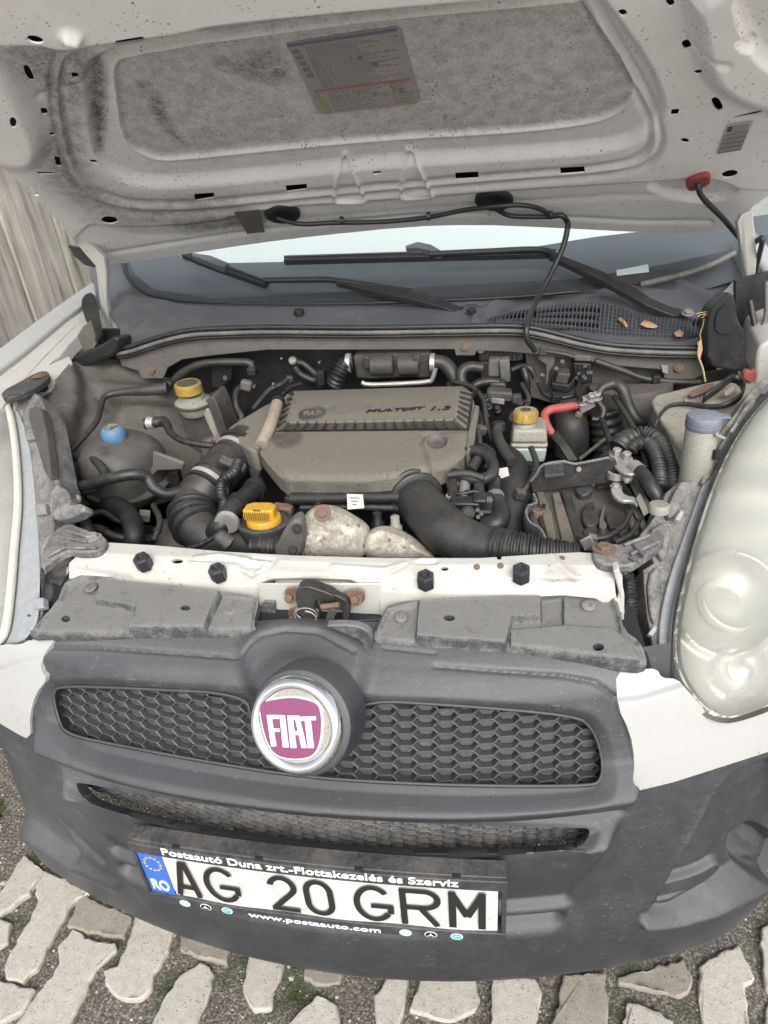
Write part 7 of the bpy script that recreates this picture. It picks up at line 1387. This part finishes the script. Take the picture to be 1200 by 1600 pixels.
arm([(82, 830), (105, 815), (130, 825), (150, 832), (165, 838), (168, 850), (155, 860), (125, 862), (105, 858), (76, 880), (64, 890), (66, 860)], az, .014, par=hl2)
for a_, c_ in (((90, 838), (135, 846)), ((100, 828), (140, 840)), ((105, 856), (150, 856)), ((74, 870), (100, 856))): tube('arm_rib', [at(*a_, z=az+.002), at(*c_, z=az+.005)], .0026, 'housing', hl2, 6)
bolt(at(144, 841, z=az), UP, .0095, hl2, 'steel', name='mounting_bolt', h=.5, washer=1.55); lathe('adjuster_screw', at(113, 780, z=.86), UP, [(.013, -.006), (.014, 0), (.012, .003), (.006, .0035)], 'milky', hl2, 20)
tube('adjuster_spring', [at(126, 800, y=.42), at(136, 822, y=.40), at(142, 838, y=.38)], .009, 'rubber', hl2, 10, corr=(.006, .0018))
upr('side_stay', [(104, 905), (102, 890), (115, 875), (130, 866), (128, 895), (112, 905)], .29, .01, 'paint', van, .002)
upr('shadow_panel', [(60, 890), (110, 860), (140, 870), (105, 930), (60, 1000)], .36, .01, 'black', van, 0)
# dark plastic arm above the left lamp
o = arm([(0, 612), (30, 596), (55, 582), (72, 578), (78, 584), (74, 592), (58, 604), (30, 616), (6, 622)], .955, .014, 'plastic_black', 'wing_brace', 1, van); bolt(at(61, 588, z=.956), UP, .0095, van, 'rust', h=.2, washer=1.6)
flat('brace_pad', [(50, 606), (70, 598), (76, 604), (70, 610), (52, 612)], .93, .004, 'black', van, 0, 1)

# ================================================================== loose things lying about
def leaf(px, label, lift=.003, cat='leaf'):
    P = [on_cowl(x, y, lift) for x, y in px]; c = np.mean(P, 0); V = P+[c+np.array([0, 0, .005])]; n = len(P); o = mesh('dry_leaf', V, [(i, (i+1) % n, n) for i in range(n)], 'leaf', None, smooth=False); s_ = o.modifiers.new('t', 'SOLIDIFY'); s_.thickness = .0008
    tag(o, label, cat, 'dry leaves caught on the cowl grille')
leaf([(1000, 507), (1006, 501), (1016, 503), (1028, 510), (1024, 513), (1010, 512)], 'largest curled brown leaf, lying on the square mesh of the cowl grille')
leaf([(965, 499), (969, 496), (976, 501), (981, 510), (978, 512), (972, 504)], 'narrow pale brown leaf left of the bigger one on the cowl grille')
leaf([(1053, 520), (1062, 515), (1068, 520), (1066, 526), (1056, 526)], 'small orange brown leaf at the front edge of the cowl grille')
b = MB()
for pts, r_ in (([(1096, 497), (1108, 488), (1118, 480), (1130, 472)], .0012), ([(1090, 494), (1104, 490), (1120, 492)], .0010), ([(1100, 498), (1098, 510), (1094, 522), (1096, 540), (1093, 555)], .0016), ([(1088, 490), (1110, 486)], .001)):
    b.add(*g_tube([at(x, y, y=.90) for x, y in pts], r_, 5, .01))
tag(b.build('dry_stalk', 'straw', None), 'thin dry straw stalks tangled at the right end of the cowl', 'straw')
o = mesh('dry_straw', *g_tube([at(x, y, y=.855) for x, y in ((1093, 535), (1091, 555), (1098, 575), (1102, 596))], .0018, 6), 'straw', None); tag(o, 'single orange straw hanging down from the cowl in front of the inner wing', 'straw')
o = mesh('dry_leaf', *g_slab([at(x, y, y=.855) for x, y in ((1090, 535), (1096, 530), (1098, 545), (1094, 562), (1091, 552))], (0, .001, 0)), 'leaf', None); tag(o, 'slim brown leaf dangling below the right end of the cowl seal', 'leaf', 'dry leaves caught on the cowl grille')
o = mesh('wiring_plug', *g_slab([at(x, y, y=.84) for x, y in chaikin([(1160, 585), (1168, 578), (1174, 582), (1180, 576), (1184, 590), (1176, 598), (1164, 594)], 1)], (0, .015, 0)), 'redgrommet', van, bevel=.002); fixn(o.data)
